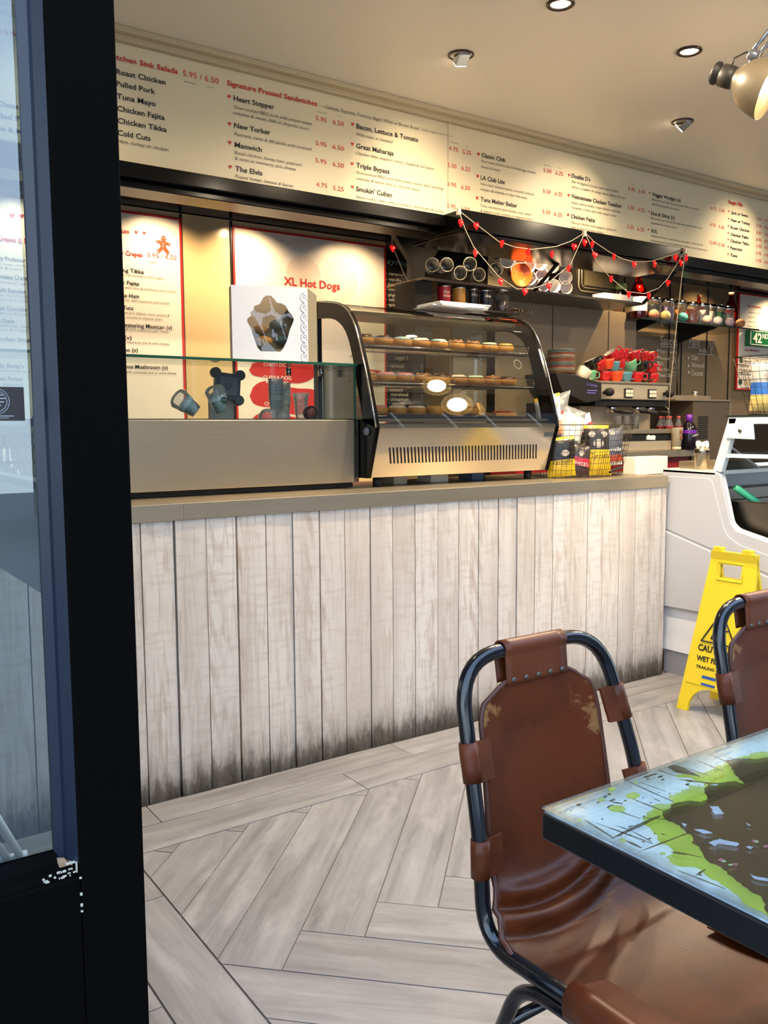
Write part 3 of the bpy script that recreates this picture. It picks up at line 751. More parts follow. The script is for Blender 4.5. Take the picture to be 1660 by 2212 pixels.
strip_x(2.605, 2.76, [-1.05, -.065, .925, 1.918, 2.91, 3.9]); strip_x(2.44, 2.605, [-.38, .61, 1.603, 2.6, 3.59, 4.4])
for k, xx in enumerate([.61, .445, .28, .115, -.05]):
    o = [2.18, 1.744, 2.02, 1.6, 2.3][k]; strip_y(xx, xx+.163, sorted([max(.95, o-1.0), o, 2.44]))
# street side
struct(MB().box(-14, 16, -16, .95, -.08, -.006).build('trim_1', mat('pavement', '#77787a', .85, noise=(3, .15))))
# walls and ceiling
struct(MB().box(-1.2, 9.6, WY, WY+.12, 0, 2.85).build('wall_back', WALLD))
struct(MB().box(-1.3, -1.2, 1.1, 4.62, 0, 2.85).build('wall_left', PLASTER))
struct(MB().box(9.6, 9.7, .2, 4.62, 0, 2.85).build('wall_right', PLASTER))
struct(MB().box(-1.3, 9.7, 1.12, 4.62, CZ, CZ+.12).build('ceiling', CEIL))
struct(MB().box(-6, 14, .95, 1.14, 2.62, 5.2).build('wall_front', BLACK))     # shopfront lintel above the opening
struct(MB().box(2.9, 9.7, 1.0, 1.1, 0, .7).build('wall_front', BLACK))
# pale gloss wall panels left of the chalk wall
struct(MB().box(-1.2, 3.11, WY-.012, WY, 0, 2.38).build('trim_2', WALLC))
for x in (1.797, 2.085): struct(MB().box(x-.006, x+.006, WY-.022, WY-.011, 1.0, 2.375).build('trim_3', BLACK, bevel=.001))
# seams of the taupe wall boards
for x in (5.32, 5.86, 6.02, 6.35, 6.66): struct(MB().box(x-.005, x+.005, WY-.006, WY, 1.0, 2.37).build('trim_4', BLACKM))
# bulkhead carrying the menu board
struct(MB().box(-1.2, 9.6, 3.515, 3.72, 2.225, CZ).build('trim_5', BLACK))
struct(MB().box(-1.2, 9.6, 3.46, 3.53, 2.235, 2.292).box(-1.2, 9.6, 3.50, 3.515, 2.205, 2.235).build('trim_6', BLACKG, bevel=.004))
struct(MB().box(-1.2, 9.6, 3.72, WY, 2.384, 2.42).build('trim_7', BLACKG))      # soffit
mb = MB().box(-1.2, 9.6, 3.475, 3.52, 2.748, CZ); mb.box(-1.2, 9.6, 3.44, 3.52, 2.768, CZ); struct(mb.build('trim_8', TRIMC, bevel=.004))
# protruding canopy over the coffee corner
mb = MB().box(2.76, 4.50, 3.335, 3.53, 2.20, 2.296); mb.box(2.76, 4.50, 3.35, 3.72, 2.185, 2.20)
struct(mb.build('trim_9', BLACKG, bevel=.004))
# tapering black gusset and side board left of the mug shelf
mb = MB().prism([(2.86, 2.384), (3.30, 2.384), (3.12, 2.14), (3.10, 1.3), (3.03, 1.3), (3.02, 2.2)], 'y', 4.1, 4.14)
struct(mb.build('trim_10', BLACKM))

# ---------------------------------------------------------------- glazed door leaf with black stile
door = thing('door_1', '', '', (.35, 1.2, 0)); del door['label'], door['category']; struct(door)
g = NG('old_black_paint'); n = g.noise(g.mapping((1, 1, 1)), 40, 6, .7); g.bump(n, .15, .001)
PAINTK = g.done(g.mix(g.ramp(g.noise(g.mapping((1, 1, 1)), 9, 6, .75), [(.70, 0.), (.72, 1.)]), '#070605', '#1c1a18'), .7, spec=.03)
MB().box(.302, .391, 1.18, 1.225, 0, 2.62).build('stile', PAINTK, door, bevel=.003)
# bevelled glazing bead, running down the left of the stile
PAINTG = mat('skylit_black_paint', '#141d2a', .35, spec=.5)  # blue skylight on the black bead is put into its colour
def bead(z0, z1, x):
    return MB().prism([(x, 1.188), (x, 1.23), (x-.024, 1.23), (x-.024, 1.222), (x-.013, 1.214), (x-.011, 1.204)], 'z', z0, z1)
bead(.655, 2.62, .302).build('glazing_bead', PAINTG, door)
mb = MB().box(-1.2, .302, 1.18, 1.225, 0, .638); mb.build('bottom_rail', PAINTK, door, bevel=.003)
MB().prism([(1.188, .636), (1.23, .636), (1.23, .664), (1.222, .664), (1.212, .650), (1.192, .645)], 'x', -1.2, .28).build('bottom_bead', PAINTK, door)
mb = MB()
random.seed(3)
for k in range(16):
    x = .24+random.random()*.055; z = .640+random.random()*.01; mb.box(x, x+.001+random.random()*.005, 1.184, 1.1865, z, z+.0008+random.random()*.0016)
for k in (0, 1, 3, 6): z = .60+k*.008*random.random(); mb.box(.300, .303, 1.178, 1.181, .588+k*.008, .5895+k*.008+random.random()*.002)
mb.box(.286, .299, 1.19, 1.195, .655, .6565).box(.2985, .3005, 1.189, 1.192, .641, .656)
mb.build('chipped_paint', mat('bare_primer', '#b9b3a0', .8), door)
MB().box(-1.2, .288, 1.226, 1.230, .66, 2.6).build('pane', DOORGLASS, door)
# sticker on the glass: dark plaque with a pale round emblem
st = MB().box(.19, .266, 1.222, 1.2255, 1.262, 1.306).build('sticker', mat('plaque_brown', '#2c2423', .4), None, org=(.235, 1.224, 1.262))
tag(st, 'small dark brown plaque sticker with pale round emblem on the door glass', 'sticker')
mb = MB()
for r0 in (.0165, .0135): mb.torus((.231, 1.2215, 1.287), r0, .0006, (0, 1, 0), 28, 5)
for k, (a, b) in enumerate([(-.009, .009), (-.0115, .0115), (-.010, .010), (-.006, .006)]): mb.box(.231+a, .231+b, 1.2212, 1.2218, 1.2945-k*.0045, 1.2962-k*.0045)
mb.box(.212, .252, 1.2212, 1.2218, 1.2675, 1.2688); mb.box(.218, .246, 1.2212, 1.2218, 1.2650, 1.2660)
mb.build('emblem', mat('emblem_grey', '#8d9498', .5), st)

# pale blue-grey board with push bar seen through the glass
bd = thing('side_panel', 'white board with dark handle bracket seen through the door glass', 'panel', (.38, 2.0, .96))
MB().box(.362, .38, 1.3, 2.6, .96, 1.148).build('board', mat('white_laminate', '#e4e8ee', .35), bd, bevel=.002)
MB().box(.352, .384, 1.3, 2.6, 1.148, 1.162).build('edge_rail', mat('grey_rail', '#8f969c', .4), bd, bevel=.002)
MB().box(.38, .40, 1.89, 1.915, 1.028, 1.10).build('handle_bracket', mat('charcoal', '#26292c', .4), bd, bevel=.002)
MB().tube([(.395, 1.9, 1.065), (.395, 2.3, 1.065)], .009, 8).build('push_rod', CHROME, bd)
# two short posts carrying it
MB().box(.362, .378, 2.50, 2.53, 0, .96).build('leg', mat('grey_rail', '#8f969c', .4), bd)

# ================================================================ counter
edges = [-.72+.113*k for k in range(12)]
edges = [-.655, -.54, -.43, -.315, -.205, -.09, .02, .13, .245, .36, .47, .585, .70, .815]+[.936, 1.050, 1.161, 1.273, 1.386, 1.493, 1.605, 1.715, 1.829, 1.934, 2.042, 2.155, 2.263, 2.373, 2.483, 2.590, 2.697, 2.807, 2.918, 3.030, 3.139, 3.252, 3.365, 3.471, 3.556, 3.594]
cf = thing('service_counter', 'long counter fronted with whitewashed vertical wooden planks, stained dark along the floor', 'counter', (1.5, 2.75, 0))
MB().box(-.66, 3.594, 2.772, 3.33, 0, .948).build('carcass', BLACKM, cf)
random.seed(11); wide = {1.050: .0045, 1.273: .0045, 1.605: .004, 1.829: .003}
for a, b in zip(edges, edges[1:]):
    ga = wide.get(a, .0012); gb = wide.get(b, .0012); y0 = 2.75+random.uniform(-.0015, .0025); t = random.uniform(-.0012, .0012)
    mb = MB(); n = 9; rows = []
    for k in range(n):   # slightly wavy edges
        z = .002+.946*k/(n-1); rows.append((a+ga/2+random.uniform(0, .0012), b-gb/2-random.uniform(0, .0012), z))
    vs = []
    for xa, xb, z in rows: vs += [(xa+.0008, y0+t, z), (xb-.0008, y0-t, z), (xb, 2.774, z), (xa, 2.774, z)]
    fs = []
    for k in range(n-1):
        o = 4*k; fs += [(o, o+1, o+5, o+4), (o+1, o+2, o+6, o+5), (o+3, o, o+4, o+7), (o+2, o+3, o+7, o+6)]
    fs += [(0, 3, 2, 1), (4*n-4, 4*n-3, 4*n-2, 4*n-1)]
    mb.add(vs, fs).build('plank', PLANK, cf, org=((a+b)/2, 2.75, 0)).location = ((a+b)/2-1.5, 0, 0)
wt = MB().box(-.66, 1.081, 2.742, 2.755, .949, 1.005).box(1.082, 3.596, 2.742, 2.755, .949, 1.005).box(-.66, 3.596, 2.7551, 3.36, .990, 1.0045)
wt = wt.build('worktop', WORKTOP_STEEL, None, org=(1.5, 2.75, .949), bevel=.0015)
tag(wt, 'continuous brushed steel worktop with a deep folded front edge on the plank counter', 'worktop')

# ================================================================ menu boards
mbd = thing('menu_board', 'long cream illuminated menu board of salads and sandwiches under the ceiling', 'menu', (3, 3.5, 2.29))
for a, b in ((-1.1, 2.8095), (2.8125, 7.4)): MB().box(a, b, 3.502, 3.516, 2.2925, 2.7475).build('panel', CREAM, mbd, bevel=.001)
lettering('board', mbd, 3.4995)
def wall_menu(name, label, key, x0, x1, z0, z1, bw=.012):
    t = thing(name, label, 'menu', ((x0+x1)/2, WY-.02, z0))
    MB().box(x0+bw, x1-bw, WY-.026, WY-.014, z0+bw, z1-bw).build('sheet', CREAMW, t)
    m_ = MB(); y0, y1 = WY-.0285, WY-.0135
    m_.box(x0, x1, y0, y1, z0, z0+bw).box(x0, x1, y0, y1, z1-bw, z1).box(x0, x0+bw, y0, y1, z0+bw, z1-bw).box(x1-bw, x1, y0, y1, z0+bw, z1-bw)
    m_.build('border', REDB, t); lettering(key, t, WY-.0290); return t
CREAMW = mat('menu_sheet', '#efe8d8', .35, noise=(2, .02))
cm = wall_menu('wall_menu', 'tall crepes menu sheet with red border and gingerbread drawing, behind the sneeze guard', 'crepes', .55, 1.796, 1.02, 2.352)
# gingerbread drawing
gx, gz, gy = 1.694, 2.205, WY-.028; k = .048
mb = MB(); GING = mat('gingerbread_print', '#7a4423', .5)
def disc(mb, x, z, rx, rz, y, n=18): mb.add([(x+rx*cos(2*pi*i/n), y, z+rz*sin(2*pi*i/n)) for i in range(n)], [tuple(range(n))])
disc(mb, gx+.002, gz+.030, .0145, .0155, gy)
mb.add([(gx+a*.03, gy, gz+b*.03) for a, b in [(-.4, .6), (-1.25, .75), (-1.35, .35), (-.5, -.05), (-.55, -.5), (-1.3, -1.2), (-.8, -1.6), (-.05, -.85), (.75, -1.75), (1.2, -1.35), (.55, -.4), (.5, 0), (1.35, -.1), (1.4, .3), (.4, .6)]], [tuple(range(15))])
mb.build('gingerbread_drawing', GING, cm)
mb = MB()
for a, b, r in [(-.14, 1.15, .08), (.22, 1.12, .08), (0, .15, .1), (0, -.3, .1)]: disc(mb, gx+a*.03, gz+b*.03, r*.03, r*.03, gy-.0006, 8)
for a, b in [(-1.1, .55), (1.15, .1), (-.95, -1.25), (.85, -1.4)]: mb.box(gx+a*.03-.0045, gx+a*.03+.0045, gy-.001, gy-.0005, gz+b*.03-.001, gz+b*.03+.001)
mb.build('icing_marks', WHITET, cm)

hm = wall_menu('wall_menu', 'large red bordered hot dogs menu behind the pastry case', 'hotdog', 2.088, 3.104, 1.02, 2.352)
FAINT = mat('print_faint_pink', '#ead6c4', .4)
for cx_, cz_, r_ in [(2.53, 2.12, .115), (2.78, 2.12, .115)]:
    mb = MB(); disc(mb, cx_, cz_, r_, r_, WY-.0265-.0003*(cx_>2.6), 40); mb.build('faint_heart', FAINT, hm)
mb = MB(); mb.add([(2.43, WY-.0271, 2.06), (2.655, WY-.0271, 1.80), (2.88, WY-.0271, 2.06)], [(0, 1, 2)]); mb.build('faint_heart', FAINT, hm)
_sk = 0.
def sausage(x0, x1, z0, z1, w=.12):
    """red ribbon-like blob printed on the sheet"""
    top = []; bot = []; n = 22
    for i in range(n+1):
        t = i/n; x = x0+(x1-x0)*t; e = math.sqrt(max(0, 1-(2*t-1)**4)); mid = (z0+z1)/2+(z1-z0)*.13*sin(2*pi*(t+.05)); h = (z1-z0)/2*e
        top.append((x, WY-.0271, mid+h)); bot.append((x, WY-.0271, mid-h))
    global _sk; _sk += .00005; return MB().add([(a,b-_sk,c) for a,b,c in top+bot[::-1]], [tuple(range(2*n+2))])
# px 530..657 etc. worked out on the wall plane
for (x0, x1, z0, z1) in [(2.17, 2.62, 1.345, 1.50), (2.17, 2.62, 1.20, 1.33), (2.62, 3.09, 1.50, 1.62), (2.60, 3.02, 1.335, 1.46), (2.57, 3.02, 1.19, 1.31), (2.17, 2.60, 1.52, 1.62)]:
    sausage(x0, x1, z0, z1).build('red_banner', REDB, hm)

vm = wall_menu('wall_menu', 'red bordered milkshakes menu beside the green street sign', 'vegan', 6.745, 8.1, 1.553, 2.368)
mb = MB()
for X, Z in [(6.80, 1.808), (6.80, 1.62)]: disc(mb, X, Z, .028, .026, WY-.028, 16)
mb.build('dark_badges', mat('badge_green', '#2c4a38', .5), vm)
mb = MB()
for X in (6.875, 6.94, 7.015): disc(mb, X, 1.615, .026, .026, WY-.028, 16)
disc(mb, 7.04, 1.79, .03, .03, WY-.028, 16)
mb.build('pale_badges', mat('badge_tan', '#cdb48a', .5), vm)

gs = thing('street_sign', 'green street name sign with white lettering fixed over the milkshakes menu', 'sign', (7.2, WY-.05, 1.94))
MB().box(6.84, 7.75, WY-.075, WY-.03, 1.925, 2.065).build('sign_plate', mat('sign_green', '#12693b', .35), gs, bevel=.004)
m_ = MB(); b_ = .006
for (a0, a1, c0, c1) in ((6.85, 7.74, 1.935, 1.941), (6.85, 7.74, 2.049, 2.055), (6.85, 6.858, 1.935, 2.055), (7.732, 7.74, 1.935, 2.055)): m_.box(a0, a1, WY-.0775, WY-.074, c0, c1)
m_.build('white_border', WHITET, gs)
m_ = MB(); put_text(m_, '42', (6.885, WY-.079, 1.955), (1, 0, 0), (0, 0, 1), .13, .078, 0, .03); put_text(m_, 'ND', (7.022, WY-.079, 1.993), (1, 0, 0), (0, 0, 1), .085, .042, 0, .02)
put_text(m_, 'STREET', (7.15, WY-.079, 1.955), (1, 0, 0), (0, 0, 1), .45, .078, 0, .03); m_.build('lettering', WHITET, gs)

# chalk-pen writing on the dark wall and on the syrup board
sb = thing('chalkboard', 'black syrups chalkboard with handwritten flavours, right of the hot dogs menu', 'chalkboard', (3.2, WY-.02, 1.1))
MB().box(3.112, 3.40, WY-.022, WY-.006, 1.10, 2.34).build('board', mat('chalkboard_black', '#17130f', .3), sb)
lettering('syrup', sb, WY-.024)
cb = thing('wall_writing', 'sauces and plant milk lists written in white on the taupe wall', 'writing', (5.9, WY-.01, 1.5))
lettering('chalk', cb, WY-.0075)
m_ = MB()
def stroke(pts, r=.0028): m_.tube([(x, WY-.009, z) for x, z in pts], r, 5)
stroke([(5.74, 1.875), (5.97, 1.872)]); stroke([(6.10, 1.886), (6.25, 1.884)]); stroke([(6.22, 1.836), (6.44, 1.832)])
bx, bz = 5.93, 1.72   # little squeeze bottle
stroke([(bx-.028, bz+.02), (bx-.030, bz-.06), (bx, bz-.075), (bx+.030, bz-.06), (bx+.028, bz+.02), (bx+.012, bz+.035), (bx+.01, bz+.05), (bx, bz+.075), (bx-.01, bz+.05), (bx-.012, bz+.035), (bx-.028, bz+.02)])
stroke([(bx-.028, bz-.01), (bx+.028, bz-.01)]); stroke([(bx-.03, bz-.045), (bx+.03, bz-.045)])
lx, lz = 6.40, 1.862
stroke([(lx, lz-.03), (lx+.01, lz+.02), (lx-.02, lz+.055), (lx-.025, lz+.08), (lx+.005, lz+.055), (lx+.03, lz+.08), (lx+.035, lz+.05), (lx+.01, lz+.02)])
m_.build('drawings', CHALKT, cb)
# ================================================================ lamps
def downlight(x, y, label, power, on_col):
    t = thing('ceiling_spotlight', label, 'light', (x, y, CZ), 'round downlights recessed in the ceiling')
    MB().lathe([(.050, 0), (.052, -.006), (.043, -.010), (.036, -.004), (.036, .0)], (x, y, CZ), (0, 0, 1), 28, cap0=False, cap1=False).build('ring', mat('bronze_ring', '#4a4038', .3, .8), t)
    MB().lathe([(.034, -.003), (.001, -.005)], (x, y, CZ), (0, 0, 1), 20).build('bulb', EMW, t)
    l = light('lamp', 'SPOT', (x, y, CZ-.02), (0, 0, -1), power, on_col, .03, 168, .7)
    return t
EMW = mat('lamp_glow', '#fff4dc', .5, emit='#ffeccb', estr=14)
EMS = mat('lamp_glow_soft', '#fff0d0', .5, emit='#ffe3b0', estr=9)
downlight(2.44, 2.385, 'round recessed downlight nearest the top edge, above the pastry case side', 130, WARM2)
downlight(3.18, 2.375, 'round recessed downlight beside the articulated lamp', 130, WARM2)
def swivel(x, y, label, tx, power):
    t = thing('swivel_spotlight', label, 'light', (x, y, CZ), 'swivel spotlights aimed at the menu board')
    MB().lathe([(.055, 0), (.055, -.004), (.047, -.006), (.047, 0)], (x, y, CZ), (0, 0, 1), 26, cap0=False, cap1=False).build('ring', mat('bronze_ring', '#4a4038', .3, .8), t)
    d = Vector((tx-x, 3.5-y, 2.31-CZ)).normalized(); sx = Vector((1, 0, 0)); sz = d.cross(sx).normalized(); sx = sz.cross(d).normalized(); c = Vector((x, y-.005, CZ-.014))
    MB().obox(c, sx, d, sz, .028, .026, .018).build('lamp_head', CHROME, t, bevel=.003)
    MB().obox(c+d*.027, sx, d, sz, .024, .002, .014).build('bulb', EMW, t)
    light('lamp', 'SPOT', c+d*.035, d, power, WARM2, .02, 78, 1.)
    return t
swivel(2.42, 2.93, 'tilted swivel spotlight in the ceiling nearest the menu board seam', 2.60, 22)
swivel(3.87, 2.92, 'tilted swivel spotlight in the ceiling left of the articulated lamp', 3.66, 24)
# swivels of the same row outside the picture
for x, tx in ((.9, .9), (5.3, 5.2), (6.9, 6.8)):
    swivel(x, 2.93, 'tilted swivel spotlight out of view, %s' % {.9: 'left of the door stile', 5.3: 'right of the milkshakes menu', 6.9: 'furthest right'}[x], tx, 30 if x > 2 else 6)
for x, y in ((1.0, 2.3), (4.6, 2.0), (6.2, 2.0), (2.4, 1.5), (3.9, 1.4)):  # extra unseen downlights added to warm and brighten the room
    t = downlight(x, y, 'added round recessed downlight out of view, %s' % {(1.0, 2.3): 'above the left end of the plank counter', (4.6, 2.0): 'above the freezer', (6.2, 2.0): 'far right in the room', (2.4, 1.5): 'above the table end', (3.9, 1.4): 'above the freezer front'}[(x, y)], {1.0: 14, 4.6: 120, 6.2: 120, 2.4: 50, 3.9: 70}[x], WARM2)
def soffit(x, y, label, p):
    t = thing('soffit_spotlight', label, 'light', (x, y, 2.384), 'small spotlights in the black soffit')
    MB().lathe([(.020, 0), (.021, -.004), (.013, -.005), (.013, 0)], (x, y, 2.384), (0, 0, 1), 18, cap0=False, cap1=False).build('ring', CHROME, t)
    MB().lathe([(.0125, -.002), (.001, -.003)], (x, y, 2.384), (0, 0, 1), 14).build('bulb', EMW, t)
    light('lamp', 'SPOT', (x, y, 2.376), (0, .42, -1), p*(2.3 if x < 3. else 6), WARM, .012, 125, .9)
for x, y, s, p in [(1.66, 4.23, 'above the crepes menu', 9), (2.157, 4.24, 'above the left edge of the hot dogs menu', 11), (2.847, 4.2, 'above the right side of the hot dogs menu', 9), (1.0, 4.23, 'behind the black door stile', 7), (3.20, 3.77, 'above the drinking glasses', 2), (3.75, 3.77, 'above the paper cups', 7), (4.30, 3.77, 'above the white carton', 5), (5.55, 3.9, 'above the middle of the glass shelf', 7), (4.98, 4.0, 'beside the orange bottle corner', 4), (6.2, 4.2, 'above the candle jars', 4), (7.2, 4.2, 'above the milkshakes menu', 5)]:
    soffit(x, y, 'tiny soffit spotlight '+s, p)

# articulated lamp at the upper right
def articulated(C, ax, label, power, arm, grp=None, s=1.):
    C0 = C
    C = Vector(C); ax = Vector(ax).normalized(); t = thing('articulated_lamp', label, 'lamp', tuple(C), grp)
    SH = mat('shade_bronze', '#5d5443', .4, .1); SOC = mat('socket_grey', '#25221d', .5)
    prof = [(.034, -.062), (.036, -.05), (.052, -.035), (.072, -.015), (.086, .012), (.096, .045), (.101, .072), (.1015, .074)]
    prof += [(.0985, .072), (.093, .045), (.083, .013), (.069, -.012), (.05, -.03), (.03, -.045)]
    prof = [(a*s, b*s) for a, b in prof]
    MB().lathe(prof, C, ax, 36, cap0=False, cap1=False).build('lamp_shade', [SH], t)
    MB().lathe([(.068*s, -.0125*s), (.049*s, -.0305*s), (.02*s, -.04*s), (.001, -.041*s)], C+ax*.001, ax, 26, cap0=False).build('inner_reflector', mat('shade_inside', '#f6efdc', .4), t)
    MB().lathe([(.034, -.135), (.038, -.13), (.038, -.118), (.030, -.112), (.030, -.108), (.037, -.104), (.038, -.07), (.034, -.05)], C, ax, 28).build('socket', SOC, t)
    MB().ball(C+ax*.03*s, .034*s*(1 if s == 1 else 1.5), 18, 12).build('bulb', mat('bulb_glow', '#fff2d6', .5, emit='#ffe2a8', estr=28), t)
    up = Vector((0, 0, 1)); side = (up-ax*up.dot(ax)).normalized()
    J = C+side*.085-ax*.03
    MB().tube([C-ax*.085+side*.036, C-ax*.09+side*.06, C-ax*.06+side*.088, J+side*.008], .003, 8).build('cable', SOC, t)
    MB().tube([C-ax*.045+side*.03, J], .006, 10).build('pivot_stem', CHROME, t)
    MB().lathe([(.013, -.02), (.018, -.012), (.018, .014), (.011, .02)], J, ax, 18).build('pivot_joint', mat('joint_grey', '#71747c', .35, .5), t)
    E_ = J+Vector(arm); sd = ax.cross(Vector(arm)).normalized().cross(Vector(arm)).normalized()*.014
    for s_ in (-1, 1): MB().tube([J+sd*s_, E_+sd*s_], .0075, 8).build('arm_rod', CHROME, t)
    MB().lathe([(.02, -.02), (.02, .02)], E_, (0, 1, 0), 16).build('elbow', mat('joint_grey', '#71747c', .35, .5), t)
    MB().tube([E_, Vector((E_.x+.02, E_.y, CZ))], .011, 10).build('upright', CHROME, t)
    MB().lathe([(.05, 0), (.05, -.012), (.02, -.02)], (E_.x+.02, E_.y, CZ), (0, 0, 1), 24).build('ceiling_rose', SOC, t)
    light('lamp', 'SPOT', C+ax*.078, ax, power, WARM, .06, 150, .5)
    light('lamp', 'POINT', C+ax*.06, ax, power*.10, WARM, .04)
    return t
articulated((2.825, 1.86, 2.425), (.36, -.80, -.44), 'articulated bronze metal lamp hanging at the upper right with a lit bulb', 40, (.20, -.13, .30))
articulated((3.46, 1.85, 2.11), (-.632, .619, -.462), 'articulated bronze metal lamp out of view at the right, lower of two', 12, (.42, .10, .25))
articulated((3.60, 1.65, 2.49), (-.60, .60, -.52), 'articulated bronze metal lamp out of view at the right, higher of two', 12, (.10, -.1, .20))
# ================================================================ chairs and table
def make_chair(label):
    t = thing('cafe_chair', label, 'chair', (.92, 1.0, 0), 'leather sling chairs at the printed table')
    xl, xr = .922, 1.325; xt = 1.275; r = .0135
    # back + seat hoop: one bent tube
    P = fillet([(xl, .60, .41), (xl, 1.05, .388), (xl, 1.062, .56), (xl+.004, 1.125, .857), (xt, 1.125, .857), (xr, 1.07, .60), (xr+.01, 1.045, .388), (xr+.01, .60, .41)], [.075, .05, .095, .095, .05, .075], 9)
    MB().tube(P, r, 14).build('back_frame', TUBE, t)
    MB().tube([(xl, .60, .41), (xr+.01, .60, .41)], r*.9, 10).build('front_bar', TUBE, t)
    for x, sgn in ((xl, 1), (xr+.01, -1)):
        P = fillet([(x+.004*sgn, .62, .380), (x+.004*sgn, .965, .362), (x, 1.11, .012)], .06, 8); MB().tube(P, .0125, 12).build('leg', TUBE, t)
        P = fillet([(x+.004*sgn, .80, .372), (x+.004*sgn, .63, .376), (x, .56, .012)], .05, 8); MB().tube(P, .0125, 12).build('leg', TUBE, t)
    MB().tube([(xl, 1.0, .27), (xr, 1.0, .27)], .010, 10).build('stretcher', TUBE, t)
    for x, y in ((xl, 1.112), (xr+.01, 1.112), (xl, .558), (xr+.01, .558)): MB().lathe([(.016, 0), (.016, .02), (.0135, .024)], (x, y, 0), (0, 0, 1), 14).build('foot_cap', BLACKM, t)
    # leather sling: arc-length profile in (y, z)
    prof = fillet([(0, 1.112, .813), (0, 1.088, .64), (0, 1.068, .47), (0, .985, .392), (0, .80, .388), (0, .655, .412), (0, .60, .432), (0, .575, .405)], [.3, .12, .09, .15, .05, .03], 10)
    L = [0]
    for a, b in zip(prof, prof[1:]): L.append(L[-1]+(b-a).length)
    def at(s_):
        s_ = max(0, min(L[-1], s_))
        for k in range(len(L)-1):
            if s_ <= L[k+1]: q = (s_-L[k])/max(1e-9, L[k+1]-L[k]); p = prof[k].lerp(prof[k+1], q); d = (prof[k+1]-prof[k]).normalized(); return p, d
    S = L[-1]
    def surf(u, v, off=0.):
        s_ = v*S; p, d = at(s_)
        # half width: rounded shoulders at the top, wide on the seat
        e = min(1, s_/.075); wtop = .110+.030*max(0, 1-(1-e)**2.2)**.5; back = .018*min(1, s_/.38)
        wid = wtop+back; 
        if s_ > .34: wid += min(.038, (s_-.34)*.35)
        cx = 1.100+.012*min(1, s_/.4)+ (.012 if s_ > .42 else 0)*min(1, (s_-.42)/.1 if s_ > .42 else 0)
        x = cx+(2*u-1)*wid
        n = Vector((0, -d.z, d.y)); n = -n if n.z < -.2 or (abs(n.z) < .7 and n.y > 0) else n
        dish = .016*(1-(2*u-1)**2)*min(1, s_/.1)                      # hollowed by sitters
        fold = 0.
        # two deep creases where back meets seat, fanning upward to the right
        for c0, amp in ((.355, .016), (.397, .018)):
            cc = c0+.11*u*(1-u)-.05*u*u; dd = (s_-cc)/.0125; fold += amp*math.exp(-dd*dd)*(.25+.75*min(1, u*5))
        for c0 in (.376, .419): cc = c0+.11*u*(1-u)-.05*u*u; dd = (s_-cc)/.008; fold -= .008*math.exp(-dd*dd)
        pp = Vector((x, p.y, p.z))-n*dish*(1 if s_ < .5 else .8)+n*fold+n*off
        if s_ < .01: pp.z += 0
        # shoulders drop away at the top corners
        if s_ < .1: pp.z -= .030*abs(2*u-1)**3*(1-s_/.1)
        return pp
    MB().grid(lambda u, v: surf(u, v), 31, 110).build('sling', LEATHER, t, solid=.0045)
    # stitched piping along both edges and over the shoulders
    edge = [surf(0, v/60) for v in range(60, -1, -1)]+[surf(u/14, 0) for u in range(1, 14)]+[surf(1, v/60) for v in range(0, 61)]
    MB().tube(edge, .0048, 8).build('piping', mat('piping_leather', '#4a2618', .45), t)
    # top cover folded over the bar and riveted to the back
    def cover(u, v):
        x = 1.022+.150*u; a = v
        if a < .3: q = a/.3; return Vector((x, 1.126-.017-.006*(1-q)+.004, .797+.060*q-.0))
        if a < .7: q = (a-.3)/.4; an = R_(180-180*q); return Vector((x, 1.126+.0165*cos(an), .857+.0165*sin(an)))
        q = (a-.7)/.3; return Vector((x, 1.126+.0165-.010*q, .857-.060*q))
    MB().grid(cover, 9, 26).build('top_cover', LEATHER2, t, solid=.003)
    for k in range(5):
        x = 1.037+.030*k; MB().lathe([(.0052, 0), (.0046, .002), (.002, .003), (.0001, .0032)], (x, 1.1065, .806), (0, -1, .1), 12).build('rivet', mat('old_brass_rivet', '#5d564c', .45, .7), t)
    # straps round the uprights
    def strap(p0, p1, toward, rad=.0165):
        p0, p1 = Vector(p0), Vector(p1); mb = MB(); mb.tube([p0, p0.lerp(p1, .33)+Vector((0, 0, .0)), p0.lerp(p1, .66), p1], [rad, rad*1.03, rad*1.02, rad*1.01], 16)
        d = (p1-p0); w_ = Vector((toward, -.004, 0)); o = Vector((0, -rad*.75, 0)); o2 = Vector((0, -rad*.25, 0))
        mb.add([p0+o, p1+o, p1+w_+o2*.5, p0+w_+o2*.5, p0+o+Vector((0, .006, 0)), p1+o+Vector((0, .006, 0)), p1+w_+o2*.5+Vector((0, .006, 0)), p0+w_+o2*.5+Vector((0, .006, 0))],
               [(0, 1, 2, 3), (7, 6, 5, 4), (0, 4, 5, 1), (1, 5, 6, 2), (2, 6, 7, 3), (3, 7, 4, 0)])
        return mb
    for z0, z1 in ((.72, .655), (.563, .498)):
        f = lambda z: (xl+.001, 1.062+(z-.56)*.21, z) if z > .56 else (xl, 1.06, z)
        strap(f(z0), f(z1), .045).build('strap', LEATHER2, t)
        f2 = lambda z: (xt+(xr-xt)*(.85-z)/.25+.0, 1.122-(.86-z)*.21, z)
        z0 += .035; z1 += .035
        strap(f2(z0), f2(z1), -.045).build('strap', LEATHER2, t)
